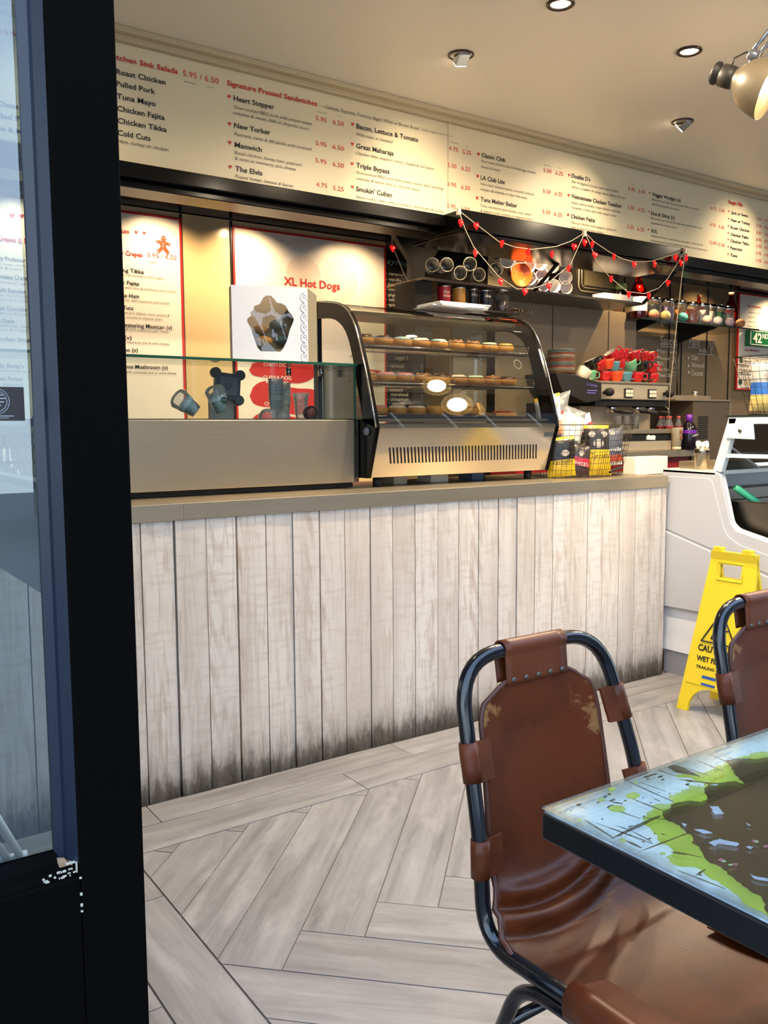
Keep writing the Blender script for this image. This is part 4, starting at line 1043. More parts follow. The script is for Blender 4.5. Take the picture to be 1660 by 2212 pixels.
    for x, sg in ((xl, 1), (xr+.01, -1)):
        mb = MB(); 
        def cuff(u, v, x=x, sg=sg):
            a = R_(-100+280*u); y = .64+.215*v; return Vector((x-sg*.0*v+sg*(-.022*cos(a)*1.0)+sg*.004, y, .392+.030*sin(a)))
        mb.grid(cuff, 16, 6); mb.build('seat_cuff', LEATHER2, t, solid=.003)
        MB().add([(x-sg*.005, .64, .424), (x-sg*.005, .855, .414), (x+sg*.08, .855, .395), (x+sg*.08, .64, .405)], [(0, 1, 2, 3)]).build('seat_flap', LEATHER2, t, solid=.004)
    return t
ch = make_chair('worn tan leather sling chair with black tube frame at the left end of the table')
copy_tree(ch, (.92+.715, 1.0, 0), 'tan leather sling chair partly in view at the right edge, beside the wet floor sign')

tb = thing('cafe_table', 'square table with a glossy lime, pale blue and dark brown printed top and black edge', 'table', (1.15, .45, 0))
MB().box(.797, 1.50, .09, .795, .707, .743).build('table_edge', BLACK, tb, bevel=.003)
def table_print():
    g = NG('splash_print'); s = g.sep(); X, Y = s[0], s[1]     # relative to the table centre (1.15,.45)
    v = g.mapping((1, 1, 1)); n1 = g.noise(v, 5, 3, .5); n2 = g.noise(v, 22, 5, .6); 
    # main dark figure: ragged disc off centre
    dx = g.math('SUBTRACT', X, .03); dy = g.math('SUBTRACT', Y, .02)
    r = g.math('SQRT', g.math('ADD', g.math('MULTIPLY', dx, dx), g.math('MULTIPLY', g.math('MULTIPLY', dy, dy), .95)))
    r1 = g.math('ADD', r, g.math('MULTIPLY', g.math('SUBTRACT', n1, .5), .34)); r1 = g.math('ADD', r1, g.math('MULTIPLY', g.math('SUBTRACT', n2, .5), .05))
    base = g.ramp(g.noise(v, 4, 3), [(.3, '#b9d2ee'), (.55, '#e6f1fc'), (.75, '#c6e2f2')])
    r2 = g.math('ADD', r1, g.math('MULTIPLY', g.math('SUBTRACT', g.noise(g.mapping((1, 1, 1)), 9, 4), .5), .16))
    lime = g.ramp(g.noise(v, 11, 4), [(.35, '#7fae2c'), (.6, '#b4cf45'), (.8, '#8fc9a0')])
    col = base
    # radial brush streaks
    an = g.math('ARCTAN2', dy, dx); sv = g.vec(g.math('MULTIPLY', an, 5.), g.math('MULTIPLY', r, 2.2), 0.)
    st = g.noise(sv, 7, 5, .7, .3); sm = g.math('MULTIPLY', g.ramp(st, [(.60, 0.), (.635, 1.)]), g.ramp(r, [(.2, 1.), (.40, 0.)]))
    col = g.mix(sm, col, '#1c211e')
    fade = g.ramp(g.math('ADD', g.math('MULTIPLY', Y, 1.0), g.math('MULTIPLY', g.noise(v, 7, 4), .12)), [(.36, 0.), (.41, .8)]); col = g.mix(fade, col, '#54584a')
    ed = g.ramp(g.math('ADD', g.math('ABSOLUTE', X), g.math('MULTIPLY', g.noise(v, 30, 4), .05)), [(.352, 0.), (.372, .7)]); col = g.mix(ed, col, '#4a5350')
    dark = g.ramp(r1, [(.188, 1.), (.196, 0.)], 'LINEAR'); inside = g.mix(n2, '#2a2318', '#3b3122'); 
    # loose drops and pale flecks
    vo = g.node('ShaderNodeTexVoronoi'); vo.inputs['Scale'].default_value = 15; g.link(v, vo.inputs['Vector'])
    d = g.ramp(vo.outputs['Distance'], [(.17, 1.), (.20, 0.)]); pick = g.ramp(g.noise(g.mapping((1, 1, 1)), 3.1, 1), [(.52, 0.), (.54, 1.)])
    pass
    fl = g.noise(g.mapping((1, 1.6, 1)), 17, 5, .65, .8); pass
    fl2 = g.noise(g.mapping((2, 1, 1)), 31, 3, .6); pass
    return g.done(col, .6, spec=.1)
MB().box(.800, 1.497, .093, .792, .7425, .7465).build('printed_top', table_print(), tb)
MB().box(.797, 1.50, .09, .795, .7474, .7505).build('glass_sheet', thin_glass('table_glass', '#f4faf8', .5), tb, bevel=.0008)
MB().lathe([(.035, .03), (.035, .70)], (1.15, .45, 0), (0, 0, 1), 20).build('column', BLACK, tb)
MB().obox((1.15, .45, .69), (1, 0, 0), (0, 1, 0), (0, 0, 1), .2, .03, .016).obox((1.15, .45, .69), (1, 0, 0), (0, 1, 0), (0, 0, 1), .03, .2, .0155).build('top_bracket', BLACK, tb)
MB().obox((1.15, .45, .018), (1, 0, 0), (0, 1, 0), (0, 0, 1), .27, .03, .016).obox((1.15, .45, .018), (1, 0, 0), (0, 1, 0), (0, 0, 1), .03, .27, .0155).build('cross_foot', BLACK, tb, bevel=.004)

# ================================================================ wet floor sign
YEL = mat('sign_yellow', '#e3c329', .38, spec=.4, noise=(9, .04))
ws = thing('wet_floor_sign', 'yellow folding wet floor caution sign standing in front of the white freezer', 'sign', (3.3, 2.2, 0))
def board(dirx, x0, lab, front):
    # outline in (s: along -Y, h: up the slope), leaning so the tops meet at x=3.335
    y0 = 2.375; W_ = .29; Hh = .71
    def pt(s_, h, off=0.): q = h/Hh; return Vector((x0+(3.335-x0)*q+off, y0-s_-0.0, h*.995))
    yt0, yt1 = .075, .29                         # top edge inset
    out = [(0, 0), (.055, 0)]+[(.055+.215/2+(.215/2)*-cos(a), .115*sin(a)**.8) for a in [pi*k/14 for k in range(1, 14)]]+[(.27, 0), (.325, 0), (yt1+.0, Hh), (yt0, Hh)]
    hole = [(.120, .595), (.120, .655), (.225, .655), (.225, .595)]
    n = len(out); mb = MB()
    # bridge polygon around the hand hole
    for off in (0, .012*dirx):
        pass
    o = out+[out[0]]
    # split the board into four strips so the hole stays open
    def poly(pp):
        m = len(pp); vs = [pt(a, b, 0) for a, b in pp]+[pt(a, b, .014*dirx) for a, b in pp]
        mb.add(vs, [tuple(range(m)), tuple(range(2*m-1, m-1, -1))]+[(i, (i+1) % m, m+(i+1) % m, m+i) for i in range(m)])
    lx = lambda h: .075*h/Hh; rx = lambda h: .325-.035*h/Hh
    base = [(0, 0), (.055, 0)]+out[2:15]+[(.27, 0), (.325, 0), (rx(.595), .595), (lx(.595), .595)]
    poly(base); poly([(lx(.595), .595), (.120, .595), (.120, .655), (lx(.655), .655)]); poly([(.225, .595), (rx(.595), .595), (rx(.655), .655), (.225, .655)])
    poly([(lx(.655), .655), (rx(.655), .655), (rx(Hh), Hh), (lx(Hh), Hh)])
    b = mb.build('front_board' if front else 'rear_board', YEL, ws)
    if front:
        sl = (3.335-x0)/Hh; Uv = Vector((0, -1, 0)); Vv = Vector((sl, 0, 1)).normalized()
        def P(s_, h): return pt(s_, h, -.0015)
        rim = MB()
        fr = [P(.112, .587), P(.233, .587), P(.233, .663), P(.112, .663)]; rim.tube(fr, .0028, 6, closed=True); rim.build('hole_rim', YEL, ws)
        K = mat('print_black_bold', '#161512', .5); tx = MB()
        put_text(tx, 'CAUTION', P(.068, .272), Uv, Vv, .155, .026, 0, .035); put_text(tx, 'WET FLOOR', P(.068, .228), Uv, Vv, .165, .021, 0, .035); put_text(tx, 'TRAILING CABLES', P(.070, .196), Uv, Vv, .17, .012, 0, .03)
        tx.build('lettering', K, ws)
        tri = MB(); A, B, C_ = P(.080, .315), P(.245, .315), P(.1625, .455); 
        tri.tube([A, B, C_], .0055, 6, closed=True); tri.build('warning_triangle', K, ws)
        fg = MB(); fg.ball(P(.178, .405), .009, 10, 6); fg.tube([P(.175, .392), P(.155, .365), P(.165, .345), P(.150, .325)], .005, 6); fg.tube([P(.155, .365), P(.135, .352), P(.128, .33)], .005, 6); fg.tube([P(.172, .388), P(.19, .372), P(.205, .38)], .0035, 6); fg.tube([P(.170, .39), P(.150, .395), P(.140, .38)], .0035, 6)
        fg.build('slipping_figure', K, ws)
        lg = MB(); 
        for h in (.157, .125): lg.add([P(.105, h), P(.175, h), P(.175, h+.012), P(.108, h+.012)], [(0, 1, 2, 3)])
        lg.build('blue_bars', mat('print_blue', '#27509c', .5), ws)
        MB().tube([P(.03, .125), P(.30, .125)], .0012, 4).build('moulded_line', YEL, ws)
board(1, 3.21, 'front', True); board(-1, 3.47, 'rear', False)
for s_ in (.105, .245):
    mb = MB()
    for k in (-1, 1): mb.box(3.322, 3.352, 2.375-s_+.012*k-.009, 2.375-s_+.012*k+.009, .700, .724)
    mb.build('hinge', YEL, ws, bevel=.003)

# ================================================================ white ice cream freezer
fz = thing('ice_cream_freezer', 'white serving freezer with sloping side panel and glazed canopy, right of the plank counter', 'freezer', (4.4, 2.4, 0))
prof = [(2.80, 1.038)]+[(2.50+.035*cos(a), 1.0+.032*sin(a)) for a in [R_(90+12*k) for k in range(8)]]+[(2.41, .80)]+[(2.38-.0, .765)]+[(1.90, .655), (1.86, .63), (1.86, .335), (2.80, .335)]
MB().prism(prof, 'x', 3.622, 3.665).build('end_panel', FREEZ, fz, bevel=.006)
# raised inner field of the end panel, and the stepped lower field
MB().prism([(2.795, 1.0), (2.53, 1.0), (2.51, .985), (2.445, .78), (2.42, .735), (2.36, .70), (1.91, .60), (1.91, .50), (2.795, .745)], 'x', 3.617, 3.623).build('upper_field', FREEZ, fz, bevel=.002)
MB().prism([(2.795, .735), (1.92, .49), (1.92, .36), (2.795, .345)], 'x', 3.610, 3.623).build('lower_field', FREEZ, fz, bevel=.004)
MB().box(3.64, 5.30, 1.93, 2.79, .12, .335).build('base', mat('freezer_base', '#e9e9ea', .35), fz)
MB().box(3.645, 5.29, 1.96, 2.78, .0, .12).build('kick_plate', mat('kick_grey', '#8d8e93', .4), fz)
MB().box(3.665, 5.30, 1.865, 1.90, .335, .645).build('front_panel', FREEZ, fz)
MB().box(3.665, 5.30, 2.74, 2.80, .335, 1.035).build('back_panel', FREEZ, fz)
MB().prism([(2.50, 1.038), (2.80, 1.038), (2.80, 1.022), (2.50, 1.018)], 'x', 3.622, 5.3).build('rear_ledge', mat('ledge_cream', '#e2dccb', .3), fz)
mb = MB(); e = [(3.62, 2.503, 1.034), (3.62, 2.468, .995), (3.62, 2.41, .79), (3.62, 2.375, .762), (3.62, 1.91, .658)]
MB().tube(fillet([(3.645, y, z) for x, y, z in e], .03, 5), .011, 10).build('edge_trim', mat('ledge_cream', '#e2dccb', .3), fz)
MB().box(3.665, 5.3, 1.90, 2.74, .56, .575).build('well_floor', STEELR, fz)
MB().prism([(2.74, .60), (2.74, .93), (2.62, .93), (2.60, .60)], 'x', 3.665, 5.3).build('rear_step', STEELR, fz)
WM = mat('canopy_white', '#d7dbd7', .35)
mb = MB(); mb.prism([(2.515, 1.035), (2.47, 1.03), (2.395, 1.285), (2.44, 1.285)], 'x', 3.625, 3.66); mb.build('canopy_post', WM, fz, bevel=.003)
MB().box(3.625, 3.66, 1.95, 2.44, 1.255, 1.285).build('canopy_arm', WM, fz, bevel=.003)
MB().prism([(2.425, 1.258), (2.425-.115, 1.258), (2.425-.125, 1.185), (2.445, 1.19)], 'x', 3.615, 3.626).build('end_plate', WM, fz, bevel=.003)
MB().lathe([(.008, 0), (.008, .006), (.004, .008)], (3.615, 2.37, 1.225), (-1, 0, 0), 12).build('bolt', STEELD, fz)
MB().box(3.63, 5.25, 1.95, 2.46, 1.288, 1.296).build('top_glass', mat('smoked_glass', '#26302c', .05, spec=.6), fz)
MB().box(3.66, 5.25, 2.42, 2.445, 1.25, 1.288).build('canopy_beam', WM, fz)
MB().box(3.63, 3.65, 1.95, 2.48, 1.10, 1.118).build('shelf_arm', WM, fz)
MB().box(3.66, 5.25, 2.44, 2.50, 1.095, 1.12).build('rear_beam', WM, fz)
MB().add([(3.64, 2.455, 1.04), (5.25, 2.455, 1.04), (5.25, 2.385, 1.285), (3.64, 2.385, 1.285)], [(0, 1, 2, 3)]).build('canopy_glass', GLASS, fz)
MB().box(3.67, 5.25, 2.50, 2.74, 1.035, 1.075).build('steel_shelf', STEEL, fz, bevel=.003)
# pan with green scoop
pan = thing('steel_pan', 'deep steel ice cream pan sunk in the freezer well', 'pan', (3.95, 2.22, .60))
def panrim(z, d, x0=3.69, x1=4.30, y0=2.06, y1=2.455): return [(x0+d, y0+d), (x1-d, y0+d), (x1-d, y1-d), (x0+d, y1-d)]
vs = []; prof_ = [(.892, -.012), (.899, -.010), (.897, .0), (.66, .03), (.64, .05)]
for z, d in prof_: vs += [(x, y, z) for x, y in panrim(z, d)]
fs = [(4*i+k, 4*i+(k+1) % 4, 4*i+4+(k+1) % 4, 4*i+4+k) for i in range(4) for k in range(4)]+[(16, 17, 18, 19)]
MB().add(vs, fs).build('pan_body', STEELD, pan, solid=.002, bevel=.004)
sc = thing('scoop', 'green handled scoop leaning in the steel ice cream pan', 'scoop', (3.9, 2.35, .8))
a, b = Vector((3.715, 2.455, .958)), Vector((3.86, 2.34, .83))
MB().tube([a, a.lerp(b, .1), a.lerp(b, .5), a.lerp(b, .8)], [.014, .0175, .017, .013], 14).build('handle', mat('scoop_green', '#4cbb86', .35), sc)
MB().tube([a.lerp(b, .8), b+Vector((.05, -.03, -.05))], .006, 8).build('shaft', CHROME, sc)
MB().ball(b+Vector((.07, -.05, -.08)), .028, 14, 8).build('bowl', CHROME, sc)
# cup of wooden paddles on the freezer ledge
sx, sy, sz = 3.615+.10, 2.655, 1.0755
cu_ = thing('paddle_cup', 'brushed steel cup on the freezer ledge holding white paddle sticks', 'cup', (3.66, 2.60, 1.037))
MB().lathe([(.034, 0), (.035, .10), (.0352, .103), (.033, .103), (.032, .004)], (3.66, 2.60, 1.037), (0, 0, 1), 28, cap1=False).build('body', STEEL, cu_)
MB().lathe([(.0357, .082), (.036, .10), (.0357, .1)], (3.66, 2.60, 1.037), (0, 0, 1), 28, cap0=False, cap1=False).build('dark_band', STEELD, cu_)
STK = mat('paddle_white', '#e9e2d6', .6)
random.seed(5)
for k in range(11):
    x = 3.66-.020+.0040*k; y = 2.60+random.uniform(-.012, .012); z = 1.037; ti = (k-5)*.006
    p = tag(MB().lathe([(.0001, 0), (.009, .003), (.0125, .011), (.012, .02), (.006, .030), (.003, .04), (.003, .12)], (x+ti*.4, y, z+.135+random.uniform(-.006, .006)), (-ti, 0, -1), 12, squash=.28).build('paddle_stick', STK, None, org=(x, y, z)), 'white paddle stick in the steel cup on the freezer', 'stick', 'paddle sticks in the steel cup')
# ================================================================ sneeze-guard unit and what stands in it
un = thing('servery_unit', 'brushed steel servery with a clear glass sneeze guard at the left of the worktop', 'cabinet', (1.0, 3.15, 1.006))
MB().box(-.60, 1.916, 3.0, 3.34, 1.028, 1.282).build('body', STEEL, un, bevel=.002)
MB().box(1.918, 1.945, 3.004, 3.34, 1.028, 1.284).build('end_cap', STEELD, un, bevel=.002)
MB().box(-.58, 1.93, 3.03, 3.33, 1.006, 1.028).build('plinth', BLACKM, un)
GEDGE = mat('green_glass_edge', '#1d4a3a', .15, spec=.6)
MB().box(-.6, 1.93, 3.012, 3.018, 1.284, 1.497).build('front_pane', GLASS, un)
MB().box(-.6, 1.94, 3.005, 3.30, 1.499, 1.507).build('top_pane', GLASS, un)
MB().box(-.6, 1.941, 3.002, 3.006, 1.498, 1.508).box(1.939, 1.943, 3.004, 3.30, 1.498, 1.508).build('green_edge', GEDGE, un)
MB().box(1.930, 1.9355, 3.02, 3.26, 1.284, 1.497).build('end_pane', GLASS, un)
MB().box(1.9285, 1.937, 3.0105, 3.019, 1.284, 1.498).build('green_edge', GEDGE, un); MB().box(1.9295, 1.9362, 3.258, 3.263, 1.284, 1.498).build('green_edge', GEDGE, un)
MB().box(-.6, 1.93, 3.005, 3.03, 1.2825, 1.2865).build('glass_channel', STEELD, un)
for x in (1.73, 1.885, .6):
    MB().lathe([(.012, 0), (.012, .03), (.006, .034)], (x, 3.20, 1.465), (0, 0, 1), 12).build('glass_clip', CHROME, un)
TOPZ = 1.2825
# pastry carton
pb = thing('pastry_carton', 'white card pastry carton with a cupcake shaped window standing on the glass', 'box', (1.61, 3.13, 1.509))
from mathutils.geometry import tessellate_polygon
a0 = R_(-18); cx, cy = 1.605, 3.11; ux = Vector((cos(a0), sin(a0), 0)); uy = Vector((-sin(a0), cos(a0), 0)); W2, H2, D2_ = .150, .293, .075
def bp(s_, h, d=0.): return Vector((cx, cy, 1.509))+ux*s_+uy*d+Vector((0, 0, h))
cup = []
# outline of the cupcake in window coordinates, from the photograph's carton
raw = [(1165, 1140), (1140, 1110), (1115, 1040), (1090, 960), (1062, 905), (1068, 880), (1095, 862), (1088, 835), (1115, 812), (1120, 785), (1165, 765), (1190, 720), (1215, 698), (1255, 698), (1278, 722), (1300, 752), (1335, 755), (1370, 775), (1390, 815), (1420, 850), (1432, 880), (1425, 905), (1400, 960), (1375, 1050), (1345, 1110), (1320, 1140)]
for X, Y in raw: cup.append(((X-1245)/600*.300, (1225-Y)/600*.293))
outer = [(-W2, 0), (W2, 0), (W2, H2), (-W2, H2)]
allp = outer+cup[::-1]; tri = tessellate_polygon([[Vector((a, b, 0)) for a, b in outer], [Vector((a, b, 0)) for a, b in cup[::-1]]])
CARD = mat('carton_white', '#dfe3ea', .5); CARDT = mat('carton_inside', '#c4bbae', .7)
MB().add([bp(a, b) for a, b in allp], [tuple(t) for t in tri]).build('front', CARD, pb, solid=.0012)
mb = MB(); A_ = [bp(s_, h, d) for s_, h, d in ((-W2, 0, .001), (W2, 0, .001), (W2, H2, .001), (-W2, H2, .001), (-W2, 0, D2_), (W2, 0, D2_), (W2, H2, D2_), (-W2, H2, D2_))]
mb.add(A_, [(0, 1, 5, 4), (0, 4, 7, 3), (1, 2, 6, 5), (4, 5, 6, 7)]).build('carton_sides', CARDT, pb)
MB().add([bp(W2, .0), bp(W2, H2), bp(W2+.034, H2-.03, -.01), bp(W2+.034, -.0, -.01)], [(0, 1, 2, 3)]).build('open_flap', mat('kraft_card', '#c3ae86', .5), pb, solid=.0012)
MB().grid(lambda u, v: bp(-.12+.24*u, .03+.25*v, .004+.0035*sin(9*u+4*v)*sin(5*v)), 14, 14).build('film', thin_glass('window_film', '#d8cfc0', 1.6, .04), pb)
mb = MB()
for k in range(7):
    z = .02+.039*k; n = 22
    mb.tube([bp(W2-.012+.0175*cos(R_(95+(170*i/n))), z+.0185*sin(R_(95+170*i/n)), -.001) for i in range(n+1)], .0007, 4)
    mb.tube([bp(W2-.013+.006*cos(2*pi*i/10), z+.005+.006*sin(2*pi*i/10), -.001) for i in range(11)], .0006, 4)
mb.build('printed_rings', mat('ink_indigo', '#3a3560', .5), pb)
mb = MB()
for k in range(7): mb.ball(bp(W2-.006, .012+.039*k, -.0006), .002, 8, 4)
mb.build('printed_dots', REDT, pb)
for k, (s_, h, r, c, lab) in enumerate([(-.055, .032, .030, '#b08d5a', 'brown doughnut lowest in the window of the pastry carton'), (.045, .036, .034, '#e6dfc2', 'cream iced doughnut low in the window of the pastry carton'), (-.02, .085, .034, '#c9a66c', 'golden doughnut in the middle of the pastry carton window'), (.052, .092, .028, '#6f8fa0', 'blue iced doughnut right in the pastry carton window'), (-.035, .128, .030, '#a98f6a', 'tan topped doughnut in the pastry carton window'), (.035, .150, .033, '#7f97a5', 'grey blue topped doughnut highest in the pastry carton window')]):
    c_ = bp(s_, h, .042); tag(MB().ball(c_, r, 18, 10, .62).build('bun', mat('box_dough_%d' % k, c, .5), None, org=c_), lab.replace('doughnut', 'bun'), 'bun')
# grey square lug plate behind the guard
lp = thing('blender_base', 'dark grey square tray with four rounded lugs, tilted behind the sneeze guard', 'tray', (1.46, 3.22, TOPZ))
GREYD = mat('dark_grey_plastic', '#33373c', .45)
MB().box(1.40, 1.50, 3.24, 3.26, TOPZ, 1.38).build('stand', mat('translucent_grey', '#8d9596', .4), lp)
mb = MB(); c_ = Vector((1.462, 3.215, 1.415)); ex = Vector((.98, -.1, -.10)).normalized(); ez = Vector((.10, .05, .99)).normalized(); ey = ex.cross(ez)
mb.obox(c_, ex, ey, ez, .052, .014, .052)
for i in (-1, 1):
    for j in (-1, 1): mb.lathe([(.020, -.014), (.021, 0), (.020, .016)], c_+ex*.05*i+ez*.05*j, ey, 16)
mb.build('frame', GREYD, lp, bevel=.003)
MB().obox(c_-ey*-.0, ex, ey, ez, .036, .02, .036).build('well', mat('mid_grey_plastic', '#4b515a', .4), lp)
MB().torus(c_-ey*.02, .010, .003, ey, 18, 8).torus(c_+ey*.02, .010, .003, ey, 18, 8).build('boss', GREYD, lp)
# clear cup stacks
def cup_stack(x, y, n, lab, r=.036, h=.09, tilt=(0, 0, 1), z=TOPZ, ridge=False, step=.010):
    ax = Vector(tilt).normalized()
    for k in range(n):
        c = Vector((x, y, z+.001))+ax*step*k
        prof = [(r*.62, 0), (r*.62, .001), (r*.95, h*.93), (r*1.06, h*.95), (r*1.06, h), (r*.98, h), (r*.93, h*.93), (r*.60, .003)]
        tag(MB().lathe(prof, c, ax, 22, cap0=True, cap1=False).build('plastic_cup', CLEARPL, None, org=c), lab, 'cup', 'stacked clear plastic cups')
cup_stack(1.655, 3.17, 9, 'clear plastic cup in the tall stack behind the sneeze guard', .030, .085)
cup_stack(1.705, 3.2, 10, 'clear plastic cup in the stack right beside the tallest one', .030, .07, step=.009)
cup_stack(1.775, 3.18, 1, 'single clear tumbler right of the cup stacks behind the guard', .034, .11)
def sundae(x, y, ax, lab, k):
    t = thing('sundae_cup', lab, 'cup', (x, y, TOPZ)); ax = Vector(ax).normalized(); c = Vector((x, y, TOPZ+.030))
    mb = MB(); n = 24; vs = []
    H = [(.020, 0), (.024, .002), (.034, .06), (.038, .085), (.030, .098), (.016, .104), (.0001, .105)]
    u = ax.orthogonal().normalized(); w_ = ax.cross(u)
    for r, h in H:
        for i in range(n): a = 2*pi*i/n; rr = r*(1+(.07 if i % 2 else 0)*(h > .03)); vs.append(c+ax*h+(u*cos(a)+w_*sin(a))*rr)
    mb.add(vs, [(i*n+j, i*n+(j+1) % n, (i+1)*n+(j+1) % n, (i+1)*n+j) for i in range(len(H)-1) for j in range(n)], True); mb.build('cup', CLEARPL, t)
    MB().lathe([(.019, .003), (.029, .05), (.020, .06), (.0001, .062)], c, ax, 18).build('mint_filling', mat('mint', '#bfe0d8', .5), t)
    MB().lathe([(.0345, .045), (.0355, .062)], c, ax, 18, cap0=False, cap1=False).build('pale_sleeve', mat('sleeve', '#cfd8dc', .4), t)
    if k:
        s_ = c+ax*.045-Vector((.0, 1, 0))*.034+Vector((.008, 0, 0)); mb = MB().lathe([(.013, 0), (.013, .0008)], s_, (0, -1, .1), 20); mb.build('green_badge', mat('badge_dark_green', '#1f4a38', .4), t)
        mb = MB(); put_text(mb, 'STYLE', s_+Vector((-.010, -.0012, -.002)), (1, 0, 0), (0, 0, 1), .020, .006); mb.build('badge_lettering', WHITET, t)
sundae(1.285, 3.10, (-.65, .1, .5), 'clear ridged sundae cup lying over at the left behind the guard', 0)
sundae(1.375, 3.07, (-.30, .1, .95), 'clear ridged sundae cup with a round green badge, tilted behind the guard', 1)
for x, r in ((1.585, .038), (1.62, .030)):
    tag(MB().lathe([(r, 0), (r*.95, .02), (r*.6, .038), (.008, .044), (.001, .044)], (x, 3.11 if r > .035 else 3.05, TOPZ+.001), (0, 0, 1), 22).build('dome_lid', CLEARPL, None, org=(x, 3.11, TOPZ)), 'clear plastic dome lid %s before the cup stack' % ('larger one' if r > .035 else 'smaller one'), 'lid')
t = thing('sweet_jar', 'small round jar of brown sweets at the right end of the guard', 'jar', (1.745, 3.06, TOPZ))
MB().ball((1.745, 3.06, TOPZ+.027), .026, 18, 12).build('sweets', mat('sweets_brown', '#8a3f22', .3, bump=(90, .8)), t)
MB().torus((1.745, 3.045, TOPZ+.027), .026, .0035, (0, 1, .1), 22, 8).build('rim', BLACKG, t)
# things seen through the door glass, on the servery
cr = thing('slotted_basket', 'grey plastic basket with rows of slots behind the door glass', 'basket', (.5, 2.92, 1.006)); GB = mat('basket_grey', '#6e6a5f', .5)
mb = MB(); x0, x1, z0, z1 = .18, .84, 1.006, 1.245
for k in range(6): z = z0+.047*k; mb.box(x0, x1, 2.80, 2.806, z, z+(.02 if k in (0, 5) else .010))
for k in range(34): x = x0+.0195*k; mb.box(x, x+.010, 2.80, 2.806, z0, z1)
mb.box(x0, x0+.006, 2.80, 2.97, z0, z1).box(x1-.006, x1, 2.80, 2.97, z0, z1).box(x0, x1, 2.96, 2.966, z0, z1).box(x0, x1, 2.80, 2.966, z0, z0+.006)
mb.build('basket_shell', GB, cr)
MB().box(x0-.006, x1+.006, 2.793, 2.803, 1.238, 1.252).build('rim', GB, cr, bevel=.002)
t = thing('white_jar', 'white jar with brown lid standing in the slotted basket', 'jar', (.555, 2.86, 1.014))
MB().lathe([(.055, 0), (.06, .02), (.06, .10), (.035, .15), (.033, .19)], (.545, 2.88, 1.014), (0, 0, 1), 24).build('body', WHITE, t)
MB().lathe([(.038, .19), (.038, .225), (.034, .228)], (.545, 2.88, 1.014), (0, 0, 1), 24).build('lid', mat('lid_brown', '#4a3a26', .4), t)
BLU = mat('blue_plastic', '#2b47a8', .35)
t = thing('blue_disc', 'round blue plastic lid leaning behind the slotted basket', 'lid', (.70, 2.99, 1.17)); MB().lathe([(.080, 0), (.084, .006), (.080, .014)], (.745, 2.975, 1.262), (.1, -1, .08), 34).build('plate', BLU, t); MB().box(.70, .79, 2.985, 2.992, 1.2825, 1.33).build('lug', BLU, t)

# ================================================================ curved pastry case
pc = thing('pastry_case', 'curved glass pastry display case with black ends and slotted steel front', 'display case', (2.46, 3.15, 1.006))
xl, xr = 1.968, 2.956
OUT = [(2.95, 1.045), (2.884, 1.250), (2.906, 1.331), (2.932, 1.41), (2.954, 1.48), (2.980, 1.55), (3.005, 1.613), (3.026, 1.657), (3.050, 1.694), (3.078, 1.725), (3.110, 1.748), (3.145, 1.763), (3.185, 1.773), (3.27, 1.787), (3.37, 1.799)]
INN = [(3.05, 1.275), (2.978, 1.275), (2.990, 1.331), (3.012, 1.40), (3.032, 1.47), (3.050, 1.535), (3.070, 1.590), (3.086, 1.622), (3.104, 1.648), (3.128, 1.672), (3.156, 1.690), (3.19, 1.705), (3.23, 1.714), (3.29, 1.72), (3.33, 1.722)]
def band(x0, x1):
    mb = MB(); n = len(OUT); vs = []
    for x in (x0, x1):
        vs += [(x, y, z) for y, z in OUT]+[(x, y, z) for y, z in INN]
    fs = []
    for s_ in (0, 2*n):
        fs += [(s_+i, s_+i+1, s_+n+i+1, s_+n+i) for i in range(1, n-1)]
    fs += [(i, i+1, 2*n+i+1, 2*n+i) for i in range(n-1)]+[(n+i, n+i+1, 3*n+i+1, 3*n+i) for i in range(1, n-1)]
    mb.add(vs, fs, False)
    mb.prism([(2.95, 1.045), (2.884, 1.250), (2.894, 1.285), (3.37, 1.285), (3.37, 1.045)], 'x', x0, x1)
    mb.prism([(3.33, 1.28), (3.37, 1.28), (3.37, 1.799), (3.33, 1.795)], 'x', x0, x1)
    return mb
for x0, x1 in ((xl-.020, xl), (xr, xr+.020)):
    band(x0, x1).build('end_frame', BLACKG, pc)
    MB().add([(x0+.01, y, z) for y, z in INN]+[(x0+.01, 3.34, 1.72), (x0+.01, 3.34, 1.275)], [tuple(range(len(INN)+2))]).build('end_glass', GLASS, pc)
    MB().tube([(x0 if x0 < 2 else x1, y-.001, z+.001) for y, z in OUT[1:]], .0035, 6).build('bright_edge', CHROME, pc)
MB().lathe([(.016, 0), (.016, .008), (.012, .012), (.0001, .012)], (xl-.020, 2.945, 1.235), (-1, 0, 0), 24).build('end_knob', mat('grey_knob', '#6a7078', .35), pc)
vs = []; fp = OUT[1:]
mb = MB(); n = len(fp)-2
mb.grid(lambda u, v: Vector((xl+(xr-xl)*u, fp[round(v*n)][0], fp[round(v*n)][1]-.002)), 8, n+1); mb.build('curved_glass', CASEGLASS, pc)
MB().box(xl, xr, 3.16, 3.37, 1.728, 1.745).build('roof_panel', mat('case_roof', '#3b3a36', .3), pc)
MB().prism([(2.952, 1.047), (2.888, 1.247), (2.90, 1.252), (2.966, 1.047)], 'x', xl, xr).build('front_panel', STEELM, pc)
MB().prism([(2.886, 1.247), (2.888, 1.262), (2.93, 1.268), (2.93, 1.250)], 'x', xl, xr).build('sill', STEEL, pc, bevel=.001)
